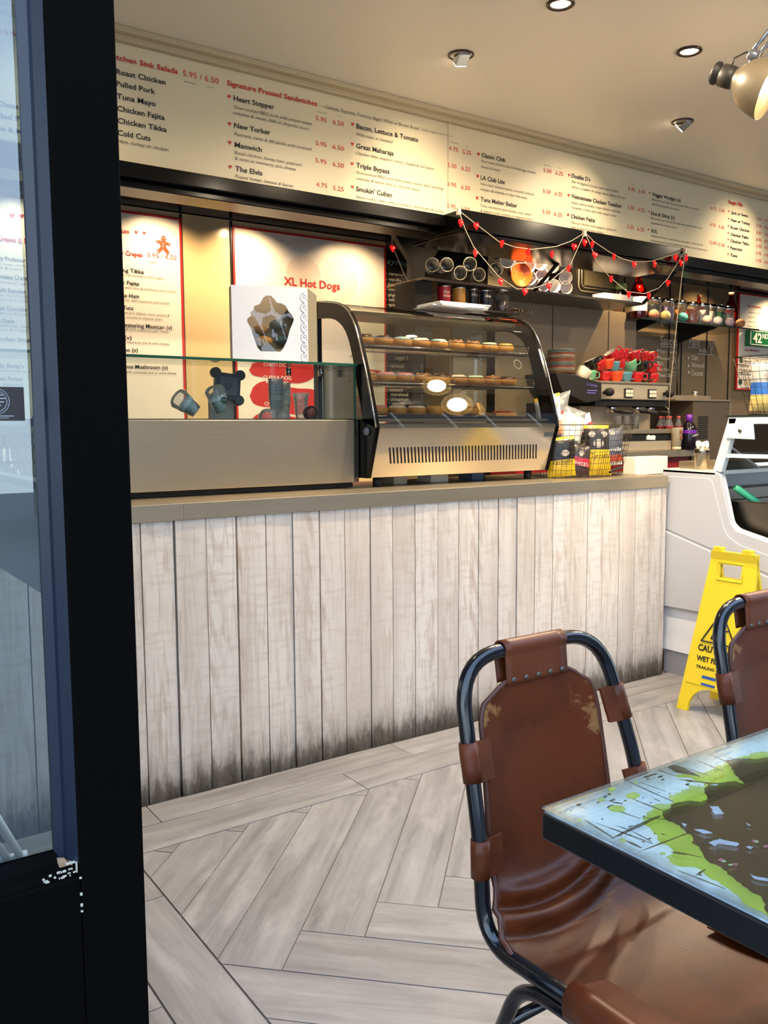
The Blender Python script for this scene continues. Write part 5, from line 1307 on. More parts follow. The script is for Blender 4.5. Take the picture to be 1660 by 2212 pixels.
# slanted vent slots pressed in the front panel
fd = Vector((0, 2.888-2.952, .2)).normalized(); fn_ = Vector((0, -.2, -.064)).normalized(); mb = MB()
def fpt(x, h): return Vector((x, 2.952, 1.047))+fd*h+fn_*.0006
for k in range(46):
    x = 2.045+.0183*k; lo, hi = (.058, .128)
    for (a, b) in [(lo, hi)]:
        w_ = .0042; sh = -.020
        p = [fpt(x-sh/2-w_, a), fpt(x-sh/2+w_, a), fpt(x+sh/2+w_, b), fpt(x+sh/2-w_, b)]; mb.add(p, [(0, 1, 2, 3)])
o = mb.build('vent_slots', BLACKM, pc); o['kind'] = 'stuff'
MB().add([fpt(2.895, .165), fpt(2.950, .165), fpt(2.950, .185), fpt(2.895, .185)], [(0, 1, 2, 3)]).build('maker_plate', mat('plate_grey', '#5d666c', .3, .5), pc)
MB().box(xl, xr, 2.965, 3.37, 1.045, 1.075).build('base_tray', BLACKM, pc)
MB().box(xl, xr, 2.93, 3.36, 1.275, 1.287).build('case_floor', STEEL, pc)
MB().box(xl, xr, 3.365, 3.368, 1.285, 1.74).build('rear_glass', GLASS, pc)
for x in (2.03, 2.89):
    for y in (3.0, 3.33): MB().lathe([(.018, 0), (.018, .04)], (x, y, 1.006), (0, 0, 1), 14).build('foot', BLACKM, pc)
def wire_shelf(zz, yf, nme='wire_shelf'):
    mb = MB(); x0, x1 = xl+.012, xr-.012
    mb.tube([(x0, yf, zz), (x1, yf, zz)], .0028, 6).tube([(x0, yf, zz+.034), (x1, yf, zz+.034)], .0022, 6).tube([(x0, 3.33, zz), (x1, 3.33, zz)], .0028, 6)
    for k in range(5): x = x0+(x1-x0)*k/4; mb.tube([(x, yf, zz), (x, yf, zz+.034)], .0018, 5)
    for k in range(40): x = x0+(x1-x0)*k/39; mb.tube([(x, yf-.002, zz+.003), (x, 3.33, zz+.003)], .0013, 4)
    o = mb.build(nme, CHROME, pc); return o
wire_shelf(1.592, 3.06); wire_shelf(1.436, 3.02)
MB().box(xl+.01, xr-.01, 3.025, 3.05, 1.425, 1.431).box(xl+.01, xr-.01, 3.065, 3.09, 1.581, 1.587).build('shelf_bracket', BLACKM, pc)
# doughnuts and cakes
DOUGH = mat('golden_dough', '#b5813f', .55, noise=(30, .15), bump=(60, .2))
TOPS = {'choc': ('dark chocolate iced', '#3a2014'), 'blue': ('pale blue iced', '#9fc3cd'), 'pink': ('pink iced', '#d98a93'), 'white': ('white iced', '#ddd6c8'), 'nut': ('nut covered brown', '#8c5a30'), 'mint': ('mint green iced', '#b9d3b4'), 'glaze': ('plain glazed', '#c89a58')}
def doughnut(kind):
    lab, c = TOPS[kind]
    t = thing('doughnut', lab+' doughnut', 'doughnut', (0, 0, -5))
    MB().torus((0, 0, -5+.022), .024, .020, (0, 0, 1), 26, 12, 1.05).lathe([(.020, -4.985), (.020, -4.982)], (0, 0, 0), (0, 0, 1), 14).build('bun', DOUGH, t)
    mb = MB()
    mb.torus((0, 0, -5+.029), .0235, .0172, (0, 0, 1), 26, 10, .95); mb.build('icing', mat('icing_'+kind, c, .3, bump=(40, .4) if kind == 'nut' else None), t)
    mb = MB(); rnd = random.Random(kind)
    for k in range(14):
        a = rnd.random()*6.28; r = .0235+rnd.uniform(-.011, .011); s_ = rnd.uniform(.003, .0065) if kind in ('nut', 'white', 'choc') else .0025
        mb.ball((r*cos(a), r*sin(a), -5+.044-abs(r-.0235)*.4), s_, 6, 4)
    mb.build('sprinkles', mat('sprinkle_'+kind, {'choc': '#7d5a3c', 'blue': '#e9e6df', 'pink': '#f0e0d8', 'white': '#8a5a3a', 'nut': '#c39a62', 'mint': '#e8e2d0', 'glaze': '#e8d8b0'}[kind], .5), t)
    return t
protos = {}
def put_d(kind, x, y, z, lab, i):
    if kind not in protos: protos[kind] = doughnut(kind); protos[kind].location = (x, y, z); protos[kind]['label'] = lab; protos[kind].rotation_euler = (0, 0, i); return protos[kind]
    return copy_tree(protos[kind], (x, y, z), lab, i)
# ORG is used so prototype children built at z=-5 keep their local coordinates
shelves = [('top shelf', 1.5975, 3.13, ['choc', 'choc', 'blue', 'white', 'blue', 'nut', 'nut', 'mint', 'glaze']), ('middle shelf', 1.4415, 3.11, ['glaze', 'pink', 'pink', 'nut', 'choc', 'white', 'mint', 'nut', 'choc'])]
ordn = ['first', 'second', 'third', 'fourth', 'fifth', 'sixth', 'seventh', 'eighth', 'ninth']
for nm, z, y, ks in shelves:
    for i, k in enumerate(ks):
        put_d(k, 2.055+.1005*i, y, z, '%s doughnut, %s from the left on the %s of the pastry case' % (TOPS[k][0], ordn[i], nm), i)['group'] = 'doughnuts on the '+nm
    for i, k in enumerate(ks[::-1][:8]):
        put_d(k, 2.10+.1005*i, y+.10, z, '%s doughnut, %s from the left in the rear row on the %s' % (TOPS[k][0], ordn[i], nm), i+3)['group'] = 'rear doughnuts on the '+nm
for i, k in enumerate(['pink', 'white', 'white', 'glaze', 'choc', 'nut']):
    put_d(k, 2.10+.1015*i, 3.09, 1.300, '%s doughnut, %s from the left at the bottom of the pastry case' % (TOPS[k][0], ordn[i]), i)['group'] = 'doughnuts at the bottom of the case'
tr = tag(MB().box(2.01, 2.91, 3.02, 3.30, 1.2885, 1.2975).build('serving_tray', BLACKM, None, org=(2.4, 3.1, 1.2885), bevel=.003), 'flat black tray on the floor of the pastry case', 'tray')
for x, c, lab, rz in ((2.735, '#d9b070', 'round golden cookie standing upright in the pastry case', 0), (2.66, '#c99a5c', 'brown cookie leaning behind the upright one in the pastry case', 0)):
    tag(MB().lathe([(.001, -.006), (.030, -.005), (.034, 0), (.030, .005), (.001, .006)], (x, 3.17, 1.333), (0, -1, .3), 22).build('cookie', mat('cookie_'+c[1:], c, .6, bump=(50, .4)), None, org=(x, 3.17, 1.2985)), lab, 'cookie')
t = thing('tart', 'flat brown tart with red berries at the right of the bottom tray', 'tart', (2.80, 3.10, 1.298)); MB().box(2.745, 2.875, 3.06, 3.14, 1.298, 1.316).build('crust', DOUGH, t, bevel=.004)
mb = MB(); rnd = random.Random(4)
for k in range(14): mb.ball((2.76+rnd.random()*.10, 3.075+rnd.random()*.05, 1.319), .006, 8, 5)
mb.build('berries', mat('berry_red', '#a8241c', .25), t)
# round sticker on the case glass, papers and bag on the roof, boxes under it
t = thing('case_sticker', 'round white outlined green sticker on the upper right of the pastry case glass', 'sticker', (2.80, 2.985, 1.56)); mb = MB().torus((2.80, 2.978, 1.535), .021, .0018, (0, -1, .36), 28, 6); mb.build('ring', WHITET, t)
PAP = mat('paper_bag_white', '#dcdcd8', .7); random.seed(2)
for k in range(7):
    a = R_(random.uniform(-7, 7)); z = 1.7995+.0032*k; cx_, cy_ = 2.62+random.uniform(-.01, .01)+.004*k, 3.24; u_ = Vector((cos(a), sin(a), 0)); v_ = Vector((-sin(a), cos(a), 0))
    mb = MB().obox((cx_, cy_, z), u_, v_, (0, 0, 1), .15, .085, .0013)
    tag(mb.build('paper_bag', PAP, None, org=(cx_, cy_, z)), 'flat white paper bag in the loose pile on the pastry case roof', 'paper bag', 'paper bags on the pastry case')
random.seed(9)
mb = MB().grid(lambda u, v: Vector((2.83+.16*(u-.5)*1.3, 3.34+.08*(v-.5), 1.80+.055*math.exp(-((u-.5)/.3)**2)*sin(pi*v)**.6*(1+.15*sin(13*u)))), 24, 10)
tag(mb.build('black_bag', BLACKM, None, org=(2.83, 3.34, 1.80)), 'crumpled black bag behind the white paper bags', 'bag')
for x, w_, c, lab in ((2.16, .07, '#a89f8c', 'small cream box left under the pastry case'), (2.36, .10, '#b9b7ae', 'small pale box in the middle under the pastry case'), (2.60, .07, '#38506e', 'small blue box right under the pastry case')):
    tag(MB().box(x, x+w_, 3.06, 3.16, 1.0055, 1.038).build('small_box', mat('box_'+c[1:], c, .5), None, org=(x, 3.06, 1.0055), bevel=.002), lab, 'box')

# ================================================================ wire basket of crisps on the worktop
WIRE = mat('basket_wire', '#3a3226', .35, .6)
def wire_basket(name, label, loc, bot, top, z0, z1, rows, step):
    t = thing(name, label, 'basket', loc); mb = MB(); n = len(bot)
    def per(poly, z): return [Vector((x, y, z)) for x, y in poly]
    B, T = per(bot, z0), per(top, z1)
    for k in range(rows+1):
        q = k/rows; mb.tube([B[i].lerp(T[i], q**.9) for i in range(n)], .0022 if k in (0, rows) else .0012, 5, closed=True)
    for i in range(n):
        j = (i+1) % n; L_ = (T[j]-T[i]).length; m_ = max(1, int(L_/step))
        for k in range(m_):
            a, b = B[i].lerp(B[j], k/m_), T[i].lerp(T[j], k/m_); mb.tube([a, a.lerp(b, .5), b], .0012, 4)
    x0 = min(p[0] for p in bot); x1 = max(p[0] for p in bot); y0 = min(p[1] for p in bot)+.02; y1 = max(p[1] for p in bot)
    for k in range(7): x = x0+(x1-x0)*(k+.5)/7; mb.tube([(x, y0+.02, z0), (x, y1, z0)], .0012, 4)
    mb.build('wire_mesh', WIRE, t); return t
wb = wire_basket('wire_basket', 'black wire basket full of crisp packets beside the pastry case', (3.2, 2.98, 1.005), [(2.982, 2.91), (3.17, 2.825), (3.43, 2.90), (3.42, 3.10), (3.0, 3.12)], [(2.984, 2.895), (3.19, 2.80), (3.50, 2.88), (3.50, 3.15), (2.99, 3.16)], 1.009, 1.257, 9, .026)
MB().tube([(3.25, 2.815, 1.03), (3.32, 2.83, 1.045), (3.37, 2.845, 1.05)], .006, 8).build('handle_grip', BLACKM, wb)
def crisp(c, u, v, w_, h, cols, label, txt=None, tcol=None, portrait=True):
    """pillow packet: centre c, width axis u, up axis v"""
    c = Vector(c); u = Vector(u).normalized(); v = Vector(v).normalized(); nrm = u.cross(v).normalized()
    if nrm.y > 0: nrm = -nrm
    t = thing('crisp_packet', label, 'crisp packet', tuple(c-v*h/2)); mb = MB(); N = 9
    def P(a, b, s_): 
        th = .024*(max(0, 1-abs(2*a-1)**3)*max(0, 1-abs(2*b-1)**4))**.6; wr = .0016*sin(23*a+9*b)*s_
        return c+u*(a-.5)*w_*(1-.05*sin(pi*b))+v*(b-.5)*h+nrm*(th*s_+wr)
    cuts = [q for q, _ in cols]
    for s_ in (1, -1):
        o = len(mb.v)
        for j in range(13):
            for i in range(N): mb.v.append(tuple(P(i/(N-1), j/12, s_)))
        for j in range(12):
            k = next((m_ for m_, q in enumerate(cuts) if (j+.5)/12 <= q), len(cuts)-1)
            for i in range(N-1): mb.f.append((o+j*N+i, o+j*N+i+1, o+(j+1)*N+i+1, o+(j+1)*N+i)); mb.mi.append(k); mb.sm.append(True)
    mb.build('packet', [mat('foil_'+cc[1:], cc, .3, noise=(20, .25)) for _, cc in cols], t)
    if portrait:
        q = MB(); 
        for a, b, r in portrait: q.lathe([(r*.7, 0), (r*.7, .0008)], P(a, b, 1)+nrm*.0012, nrm, 16, squash=1.25)
        q.build('portrait', mat('portrait_grey', '#a59c8f', .5), t)
    if txt:
        q = MB(); z_ = P(.12, .33, 1)+nrm*.016; put_text(q, txt, z_, u, v, w_*.72, h*.10, .1, .01); q.build('lettering', mat('foil_ink_'+tcol[1:], tcol, .4), t)
    return t
YL, BK, GYD = '#c9a81c', '#1b1917', '#4f4f50'
crisp((3.055, 2.945, 1.105), (.82, -.57, .1), (.05, .1, 1), .135, .19, [(.45, YL), (.9, BK), (1, YL)], 'yellow and black crisp packet at the lower left of the wire basket', 'Tyrrells', '#2a2413', [(.62, .58, .022)])
crisp((3.285, 2.925, 1.135), (.86, -.5, 0), (0, .1, 1), .125, .25, [(.52, YL), (.93, '#2b2826'), (1, YL)], 'yellow and black crisp packet in front centre of the wire basket', 'Tyrrells', '#4a3a12', [(.5, .62, .030), (.25, .8, .020), (.75, .8, .020)])
crisp((3.45, 2.985, 1.15), (.80, -.55, .1), (.15, .1, 1), .125, .20, [(.12, '#d2cdc2'), (.28, '#a8442a'), (.95, '#4b4f58'), (1, BK)], 'slate grey crisp packet with an orange stripe at the right of the wire basket', 'Tyrrells', '#d9d2c5', [(.5, .8, .015)])
crisp((3.155, 2.92, 1.085), (.85, -.5, -.2), (.15, .1, 1), .105, .16, [(.3, '#3a2220'), (.55, '#b02a3c'), (1, '#37302e')], 'dark red striped crisp packet low in the wire basket', 'SWEET', '#c9c2b5', [(.5, .7, .018)])
crisp((3.20, 3.02, 1.235), (.80, -.5, -.35), (.35, .1, 1), .12, .22, [(.25, '#4a4c50'), (.8, '#b5b3ac'), (1, '#6a6b6a')], 'silver grey crisp packet leaning in the middle of the wire basket', None, None, [(.5, .6, .024), (.6, .85, .015)])
crisp((3.085, 3.06, 1.30), (.85, -.5, .25), (-.05, .1, 1), .13, .20, [(.35, '#c08a66'), (.9, '#aeb2b8'), (1, YL)], 'white crisp packet with a yellow top edge and dark figures, rear left of the basket', None, None, [(.35, .6, .022), (.68, .72, .026)])
crisp((3.17, 3.08, 1.315), (.85, -.45, .3), (.30, .1, 1), .10, .21, [(.4, '#cbc5bb'), (.5, '#b13a2c'), (1, '#6a6c68')], 'grey crisp packet with a red stripe sticking up from the basket', None, None, [(.5, .75, .02)])
crisp((3.33, 3.06, 1.235), (.75, -.5, .45), (-.35, .1, 1), .11, .13, [(.4, '#3a3330'), (.65, '#b8444a'), (1, '#d2cfc6')], 'crisp packet with a pink corner at the rear right of the basket', None, None, [(.5, .5, .02)])
tag(MB().box(3.72, 3.99, 3.05, 3.13, .99, 1.085).build('card_box', mat('card_box_white', '#e6dcc6', .6), None, org=(3.85, 3.09, 1.0), bevel=.002), 'plain cream box standing past the end of the worktop', 'box')
MB  # (support for that box)
struct(MB().box(3.60, 5.2, 2.95, 3.36, .94, .988).build('trim_11', STEELR))
# second basket on the freezer canopy
wb2 = wire_basket('wire_basket', 'black wire basket with bright packets standing on the freezer canopy', (3.62, 2.18, 1.297), [(3.66, 2.10), (3.95, 2.10), (3.95, 2.36), (3.66, 2.36)], [(3.62, 2.02), (4.0, 2.02), (4.0, 2.42), (3.62, 2.42)], 1.299, 1.56, 7, .04)
crisp((3.78, 2.20, 1.425), (.7, -.7, 0), (0, 0, 1), .20, .24, [(.35, '#c98a3a'), (.6, '#3a2a22'), (1, '#b9bcbd')], 'silver and orange packet in the basket on the freezer canopy', None, None, [(.3, .4, .03)])
crisp((3.70, 2.30, 1.425), (.5, -.8, 0), (0, 0, 1), .14, .22, [(.3, '#d2b46a'), (.6, '#2f63a8'), (1, '#a8a69d')], 'silver packet with a blue patch in the basket on the freezer canopy', None, None, [(.5, .7, .02)])

fs_ = thing('folding_stand', 'pair of slanting white metal bars low behind the door glass', 'stand', (.45, 2.5, 0)); WB = mat('white_bar', '#dfe4e8', .35)
for x in (0, -.035): MB().tube([(.50+x, 2.62, .012), (.361+x, 2.1, .343), (.24+x, 1.65, .63)], .011, 10).build('bar', WB, fs_)
MB().tube([(.52, 2.62, .012), (.42, 2.62, .012)], .010, 8).build('foot_bar', WB, fs_)
MB().tube([(.24, 1.65, .63), (.16, 2.0, .012)], .010, 8).build('rear_bar', WB, fs_)
# ================================================================ coffee corner
bc = thing('back_counter', 'steel topped back counter with red front under the espresso machine', 'counter', (4.9, 4.2, 0))
MB().box(3.7, 5.43, 3.91, 4.20, 1.03, 1.078).build('top', STEEL, bc, bevel=.003); MB().box(3.72, 5.42, 3.96, 4.20, 0, 1.03).build('front', mat('cabinet_red', '#8d1518', .35), bc)
cl = thing('metal_cupboard', 'row of dark mottled metal cupboard doors under the mug shelf', 'cupboard', (4.2, 4.3, 1.1))
MB().box(3.42, 5.14, 4.24, 4.49, 1.08, 2.06).build('carcass', METALP, cl)
for a, b in ((3.43, 3.72), (3.73, 4.28), (4.29, 4.83), (4.84, 5.13)): MB().box(a, b, 4.222, 4.24, 1.09, 2.055).build('door', METALP, cl, bevel=.002)
sh = thing('mug_shelf', 'dark wall shelf of paper cups and glasses below the canopy', 'shelf', (3.8, 4.1, 2.04))
MB().box(2.93, 4.78, 3.875, 4.215, 2.052, 2.066).build('board', STEELD, sh, bevel=.001)
MB().box(2.90, 3.02, 3.90, 4.09, 1.70, 2.05).build('end_board', BLACKM, sh)
for x in (3.76, 4.755): MB().tube([(x, 3.60, 2.24), (x, 3.86, 2.06)], .014, 4).build('strut', BLACKM, sh)
MB().box(2.94, 3.66, 3.87, 4.2, 1.912, 1.924).build('lower_board', BLACKM, sh)
mb = MB()
for (x0, x1) in ((3.04, 3.20), (3.52, 3.72)):
    for k in range(9): x = x0+(x1-x0)*k/8; mb.tube([(x, 3.84, 1.90), (x, 3.84, 1.94), (x, 4.1, 1.94)], .0018, 4)
    for z in (1.90, 1.92, 1.94): mb.tube([(x0, 3.84, z), (x1, 3.84, z)], .0018, 4)
mb.build('wire_rack', WIRE, sh)
# white tiled patch and steel oven at the back of that shelf
struct(MB().box(3.30, 3.90, 4.44, 4.49, 2.07, 2.384).build('trim_13', BLACKM))
struct(MB().box(3.90, 4.52, 4.44, 4.49, 2.07, 2.384).build('trim_12', mat('white_wall_patch', '#d9cda8', .35)))
ov = thing('oven', 'stainless oven with a rounded glass door on the mug shelf', 'oven', (4.5, 4.2, 2.067))
MB().box(4.20, 4.74, 4.05, 4.21, 2.067, 2.38).build('body', STEELD, ov, bevel=.004)
mb = MB(); rr = fillet([(4.335, 4.045, 2.45), (4.335, 4.045, 2.13), (4.73, 4.045, 2.13)], .04, 6); mb.tube(rr, .006, 6); rr2 = fillet([(4.365, 4.045, 2.45), (4.365, 4.045, 2.155), (4.73, 4.045, 2.155)], .035, 6); mb.tube(rr2, .004, 6); mb.build('door_rim', STEEL, ov)
MB().box(4.23, 4.26, 4.035, 4.05, 2.09, 2.37).build('bright_post', CHROME, ov); MB().box(4.39, 4.72, 4.043, 4.05, 2.17, 2.37).build('door_glass', mat('oven_glass', '#8a8062', .12, .7), ov)
mb = MB()
for k in range(12): x = 3.98+.012*k; mb.box(x, x+.006, 4.04, 4.045, 2.22, 2.38)
o = mb.build('grille', STEELD, ov); 
tag(MB().box(4.42, 4.70, 3.90, 4.0, 2.0675, 2.107).build('white_carton', WHITEP, None, org=(4.55, 3.95, 2.0675), bevel=.001), 'long flat white carton on the mug shelf before the oven', 'carton')
t = thing('storage_jar', 'rounded jar with a green lid at the right end of the mug shelf', 'jar', (4.77, 3.99, 2.067)); MB().lathe([(.04, 0), (.045, .02), (.045, .09), (.035, .10)], (4.72, 4.02, 2.067), (0, 0, 1), 20).build('body', CHROME, t); MB().ball((4.72, 4.02, 2.18), .04, 16, 8, .8).build('lid', mat('lid_green', '#6f8a4a', .3), t)

def laid_cup(name, kind):
    t = thing(name, '', 'cup', (0, 0, -5)); z = -5
    if kind == 'paper': 
        MB().lathe([(.028, .095), (.028, .096), (.0405, 0), (.043, -.001), (.043, .004), (.0405, .005)], (0, 0, z), (0, 1, 0), 24, cap1=False, cap0=True).build('sleeve', mat('cup_red', '#a3201c', .45), t)
        MB().lathe([(.0395, -.002), (.027, .088), (.0001, .088)], (0, 0, z), (0, 1, 0), 24, cap0=False).torus((0, 0, z), .0405, .0022, (0, 1, 0), 26, 6).build('white_inside', WHITEP, t)
    elif kind == 'glass':
        MB().lathe([(.0001, .10), (.028, .10), (.033, .06), (.038, 0), (.036, 0), (.031, .06), (.026, .095), (.0001, .095)], (0, 0, z), (0, 1, 0), 24).build('glass_body', JARGLASS, t)
        MB().torus((0, 0, z), .038, .0024, (0, 1, 0), 26, 6).build('rim', mat('glass_rim', '#b9b29c', .15, .4), t)
    return t
cupsP = [(3.28, 2.30, 'p')]
pts = [(3.767, 2.273), (3.945, 2.258), (4.045, 2.284), (4.169, 2.282), (3.963, 2.186), (4.061, 2.208), (3.993, 2.136), (4.279, 2.301), (4.277, 2.217), (4.290, 2.146), (4.182, 2.137), (4.083, 2.125), (3.870, 2.301), (3.857, 2.225)]
gl = [(3.182, 2.192), (3.286, 2.202), (3.388, 2.164), (3.461, 2.223), (3.532, 2.167), (3.671, 2.213), (3.670, 2.307)]
pc0 = laid_cup('paper_cup', 'paper'); gc0 = laid_cup('drinking_glass', 'glass')
f = .9515; where = ['top row', 'middle row', 'bottom row']
def wh(z): return where[0] if z > 2.26 else (where[1] if z > 2.17 else where[2])
for i, (x, z) in enumerate(pts):
    lab = 'red paper cup on its side, %s of the mug shelf, %s from the left' % (wh(z), ordn[sorted(p[0] for p in pts if wh(p[1]) == wh(z)).index(x) % 9])
    c = pc0 if i == 0 else copy_tree(pc0, (0, 0, 0)); c.location = (x*f, 3.90+random.uniform(0, .02), max(2.110, 1.25+(z-1.25)*f)); c.rotation_euler = (0, 0, R_(random.uniform(-36, -20))); c['label'] = lab; c['group'] = 'paper cups on the mug shelf'
for i, (x, z) in enumerate(gl):
    c = gc0 if i == 0 else copy_tree(gc0, (0, 0, 0)); c.location = (x*f, 3.90+random.uniform(0, .02), 1.25+(z-1.25)*f); c.rotation_euler = (R_(random.uniform(-5, 5)), 0, R_(random.uniform(-36, -16))); c['label'] = 'clear glass lying on its side on the mug shelf, %s from the left' % ordn[i]; c['group'] = 'glasses on the mug shelf'
t = thing('orange_plate', 'bright orange saucer propped upright before the paper cups', 'saucer', (3.65, 3.87, 2.067))
MB().lathe([(.0001, -.002), (.03, -.002), (.036, -.006), (.066, -.014), (.072, -.018), (.066, -.011), (.036, -.002), (.0001, .003)], (3.655, 3.872, 2.140), (.25, 1, -.05), 36, squash=1.0).build('saucer_body', mat('orange_glaze', '#df5a24', .2), t)
MB().torus((3.655, 3.869, 2.140), .032, .0018, (.25, 1, -.05), 30, 6).build('saucer_ring', mat('orange_glaze_pale', '#ee8a58', .2), t)
# tins below the shelf
def tin(x, c, lab, txt=None, r=.038, h=.122):
    t = thing('tin', lab, 'tin', (x, 3.93, 1.925)); z = 1.925
    MB().lathe([(r*.97, .004), (r, .006), (r, h*.90)], (x, 3.93, z), (0, 0, 1), 28, cap1=False).build('label_band', mat('tin_'+c[1:], c, .3), t)
    MB().lathe([(r*1.02, h*.90), (r*1.03, h*.94), (r*.96, h), (.0001, h)], (x, 3.93, z), (0, 0, 1), 28, cap0=False).build('lid', CHROME, t); MB().lathe([(r*.98, 0), (r*.98, .006)], (x, 3.93, z), (0, 0, 1), 28).build('base_rim', CHROME, t)
    if txt:
        mb = MB()
        for k, s_ in enumerate(txt): put_text(mb, s_, (x-.024-.008, 3.93-r-.0012, z+h*.6-.022*k), (.96, -.0, 0), (0, 0, 1), .045, .012)
        mb.build('lettering', WHITET, t)
tin(3.125, '#b3202a', 'red labelled tin at the left of the lower shelf', ['GINGER', 'CHAI']); tin(3.235, '#c08a3a', 'gold labelled tin second on the lower shelf', None)
tin(3.335, '#15120f', 'black labelled tin third on the lower shelf', ['MO'], .033); tin(3.43, '#1a1c22', 'wide black labelled tin with pale lettering on the lower shelf', ['COCOA', ''], .040)
t = thing('sweet_jar', 'clear jar of dark sweets right of the tins', 'jar', (3.56, 3.93, 1.925)); MB().lathe([(.048, 0), (.05, .01), (.05, .09), (.038, .11), (.038, .12)], (3.56, 3.93, 1.925), (0, 0, 1), 28).build('jar_glass', JARGLASS, t)
MB().lathe([(.046, .004), (.046, .06), (.03, .072), (.0001, .07)], (3.56, 3.93, 1.925), (0, 0, 1), 20).build('sweets', mat('mixed_sweets', '#5b4a40', .5, noise=(60, .7), bump=(60, .8)), t); MB().lathe([(.041, .118), (.041, .135), (.0001, .137)], (3.56, 3.93, 1.925), (0, 0, 1), 24).build('lid', CHROME, t)

# espresso machine
MST = mat('machine_steel', '#b3a58c', .3, .35); KST = STEELR; STEELR = MST
em = thing('espresso_machine', 'wide steel and black espresso machine with keypads, mugs stacked on it', 'coffee machine', (4.8, 4.15, 1.079))
MB().box(4.44, 5.17, 3.96, 4.21, 1.427, 1.535).build('head', STEELR, em, bevel=.008)
MB().box(4.40, 5.18, 3.95, 4.22, 1.533, 1.548).build('cup_tray', STEEL, em, bevel=.003)
MB().prism([(4.02, 1.585), (4.12, 1.585), (4.444, 1.535), (4.444, 1.42), (4.30, 1.40), (4.08, 1.47)], 'y', 3.93, 4.21).build('side_cowl', BLACKM, em, bevel=.004)
mb = MB(); put_text(mb, 'La Spaziale', (4.30, 3.9285, 1.515), (1, 0, -.12), (0, 0, 1), .10, .018); mb.box(4.305, 4.40, 3.928, 3.929, 1.478, 1.484).box(4.305, 4.385, 3.928, 3.929, 1.462, 1.468); mb.build('cowl_lettering', mat('print_violet', '#6a62b8', .5), em)
MB().box(4.44, 5.19, 3.98, 4.21, 1.385, 1.427).build('underside', BLACKM, em)
MB().box(4.46, 5.19, 4.13, 4.20, 1.225, 1.39).build('splash_back', STEELR, em)
MB().box(4.44, 5.22, 3.945, 4.2, 1.196, 1.228).build('drip_tray', STEEL, em, bevel=.004)
MB().box(4.46, 5.21, 3.96, 4.2, 1.145, 1.196).build('dark_band', BLACKM, em); MB().box(4.46, 5.21, 3.955, 4.2, 1.079, 1.145).build('base', STEELR, em, bevel=.003)
MB().prism([(4.94, 1.155), (5.03, 1.152), (5.035, 1.178), (5.01, 1.186), (4.99, 1.180), (4.965, 1.188), (4.94, 1.180)], 'y', 3.955, 3.959).build('white_badge', WHITET, em)
KP = mat('key_white', '#d9d2bd', .4)
for x in (4.74, 4.985):
    MB().box(x-.040, x+.043, 3.952, 3.962, 1.440, 1.502).build('keypad', BLACKM, em)
    for i in range(3):
        for j in range(2): MB().box(x-.031+.024*i, x-.010+.024*i, 3.948, 3.953, 1.448+.025*j, 1.469+.025*j).build('key', KP, em)
for x in (4.50, 5.12):
    mb = MB().lathe([(.012, 0), (.012, .03), (.026, .035), (.028, .06), (.022, .075), (.0001, .078)], (x, 3.965, 1.473), (0, -1, 0), 20); mb.build('steam_knob', BLACKM, em)
for x in (4.66, 4.92, 5.06):
    MB().lathe([(.032, 0), (.034, .03), (.030, .045)], (x, 4.03, 1.345), (0, 0, 1), 22).build('group_head', CHROME, em); MB().tube([(x, 4.0, 1.348), (x+.01, 3.93, 1.343), (x+.02, 3.87, 1.338)], [.009, .013, .011], 10).build('portafilter_handle', BLACKM, em)
MB().tube(fillet([(5.15, 4.0, 1.40), (5.165, 3.95, 1.37), (5.17, 3.96, 1.25)], .02, 5), .004, 6).build('steam_wand', CHROME, em)
STEELR = KST
# grinder tamper pin left of it
t = thing('grinder', 'small black grinder with a white pin, behind the crisps basket', 'grinder', (4.0, 3.95, 1.079)); MB().box(3.93, 4.10, 3.93, 4.1, 1.079, 1.40).build('grinder_body', BLACKM, t, bevel=.006); MB().lathe([(.02, 0), (.012, .01), (.012, .07), (.018, .08), (.018, .095)], (4.0, 3.97, 1.40), (0, 0, 1), 16).build('white_pin', WHITET, t)
MB().box(3.98, 4.03, 3.926, 3.93, 1.30, 1.38).build('paper_label', WHITET, t)
# saucers: one object each
pl = None; RIMS = ['#b57a60', '#b3afa2', '#8b9c98', '#c0604c', '#c0b9aa', '#988a76']
for k in range(17):
    z = 1.5895+.0092*k; c = RIMS[(k*5+k//3) % 6]
    if k < 6 or pl is None:
        pass
    key = 'saucer_'+c[1:]
    o = MB().lathe([(.045, 0), (.05, .0), (.088, .0065), (.092, .0085), (.088, .0085), (.05, .003), (.0001, .003)], (4.20, 4.06, z), (0, 0, 1), 30).build('saucer', mat(key, c, .3), None, org=(4.20, 4.06, z))
    tag(o, 'saucer in the tall stack left of the stacked mugs', 'saucer', 'stack of saucers')
o['label'] = 'topmost saucer of the tall stack left of the mugs'
# mugs
def mug(c, nm):
    t = thing('mug', nm, 'mug', (0, 0, -5)); z = -5; M_ = mat('mug_'+c[1:], c, .15, coat=.3)
    MB().lathe([(.024, 0), (.027, .001), (.036, .02), (.0425, .050), (.044, .062), (.0425, .062), (.0405, .05)], (0, 0, z), (0, 0, 1), 28, cap1=False).build('cup_body', M_, t)
    MB().lathe([(.0425, .0622), (.041, .0605), (.034, .02), (.022, .006), (.0001, .005)], (0, 0, z), (0, 0, 1), 28, cap0=False).build('white_inside', mat('mug_inside', '#dcd3bd', .3), t)
    MB().tube(fillet([(.038, 0, z+.052), (.066, 0, z+.055), (.068, 0, z+.02), (.034, 0, z+.018)], .016, 6), .0042, 8).build('handle', M_, t)
    return t
MC = {'red': '#b3161a', 'black': '#141210', 'green': '#5f9a72', 'orange': '#d2451f', 'teal': '#4d7f8c', 'cream': '#cfc2a6'}
mp = {}
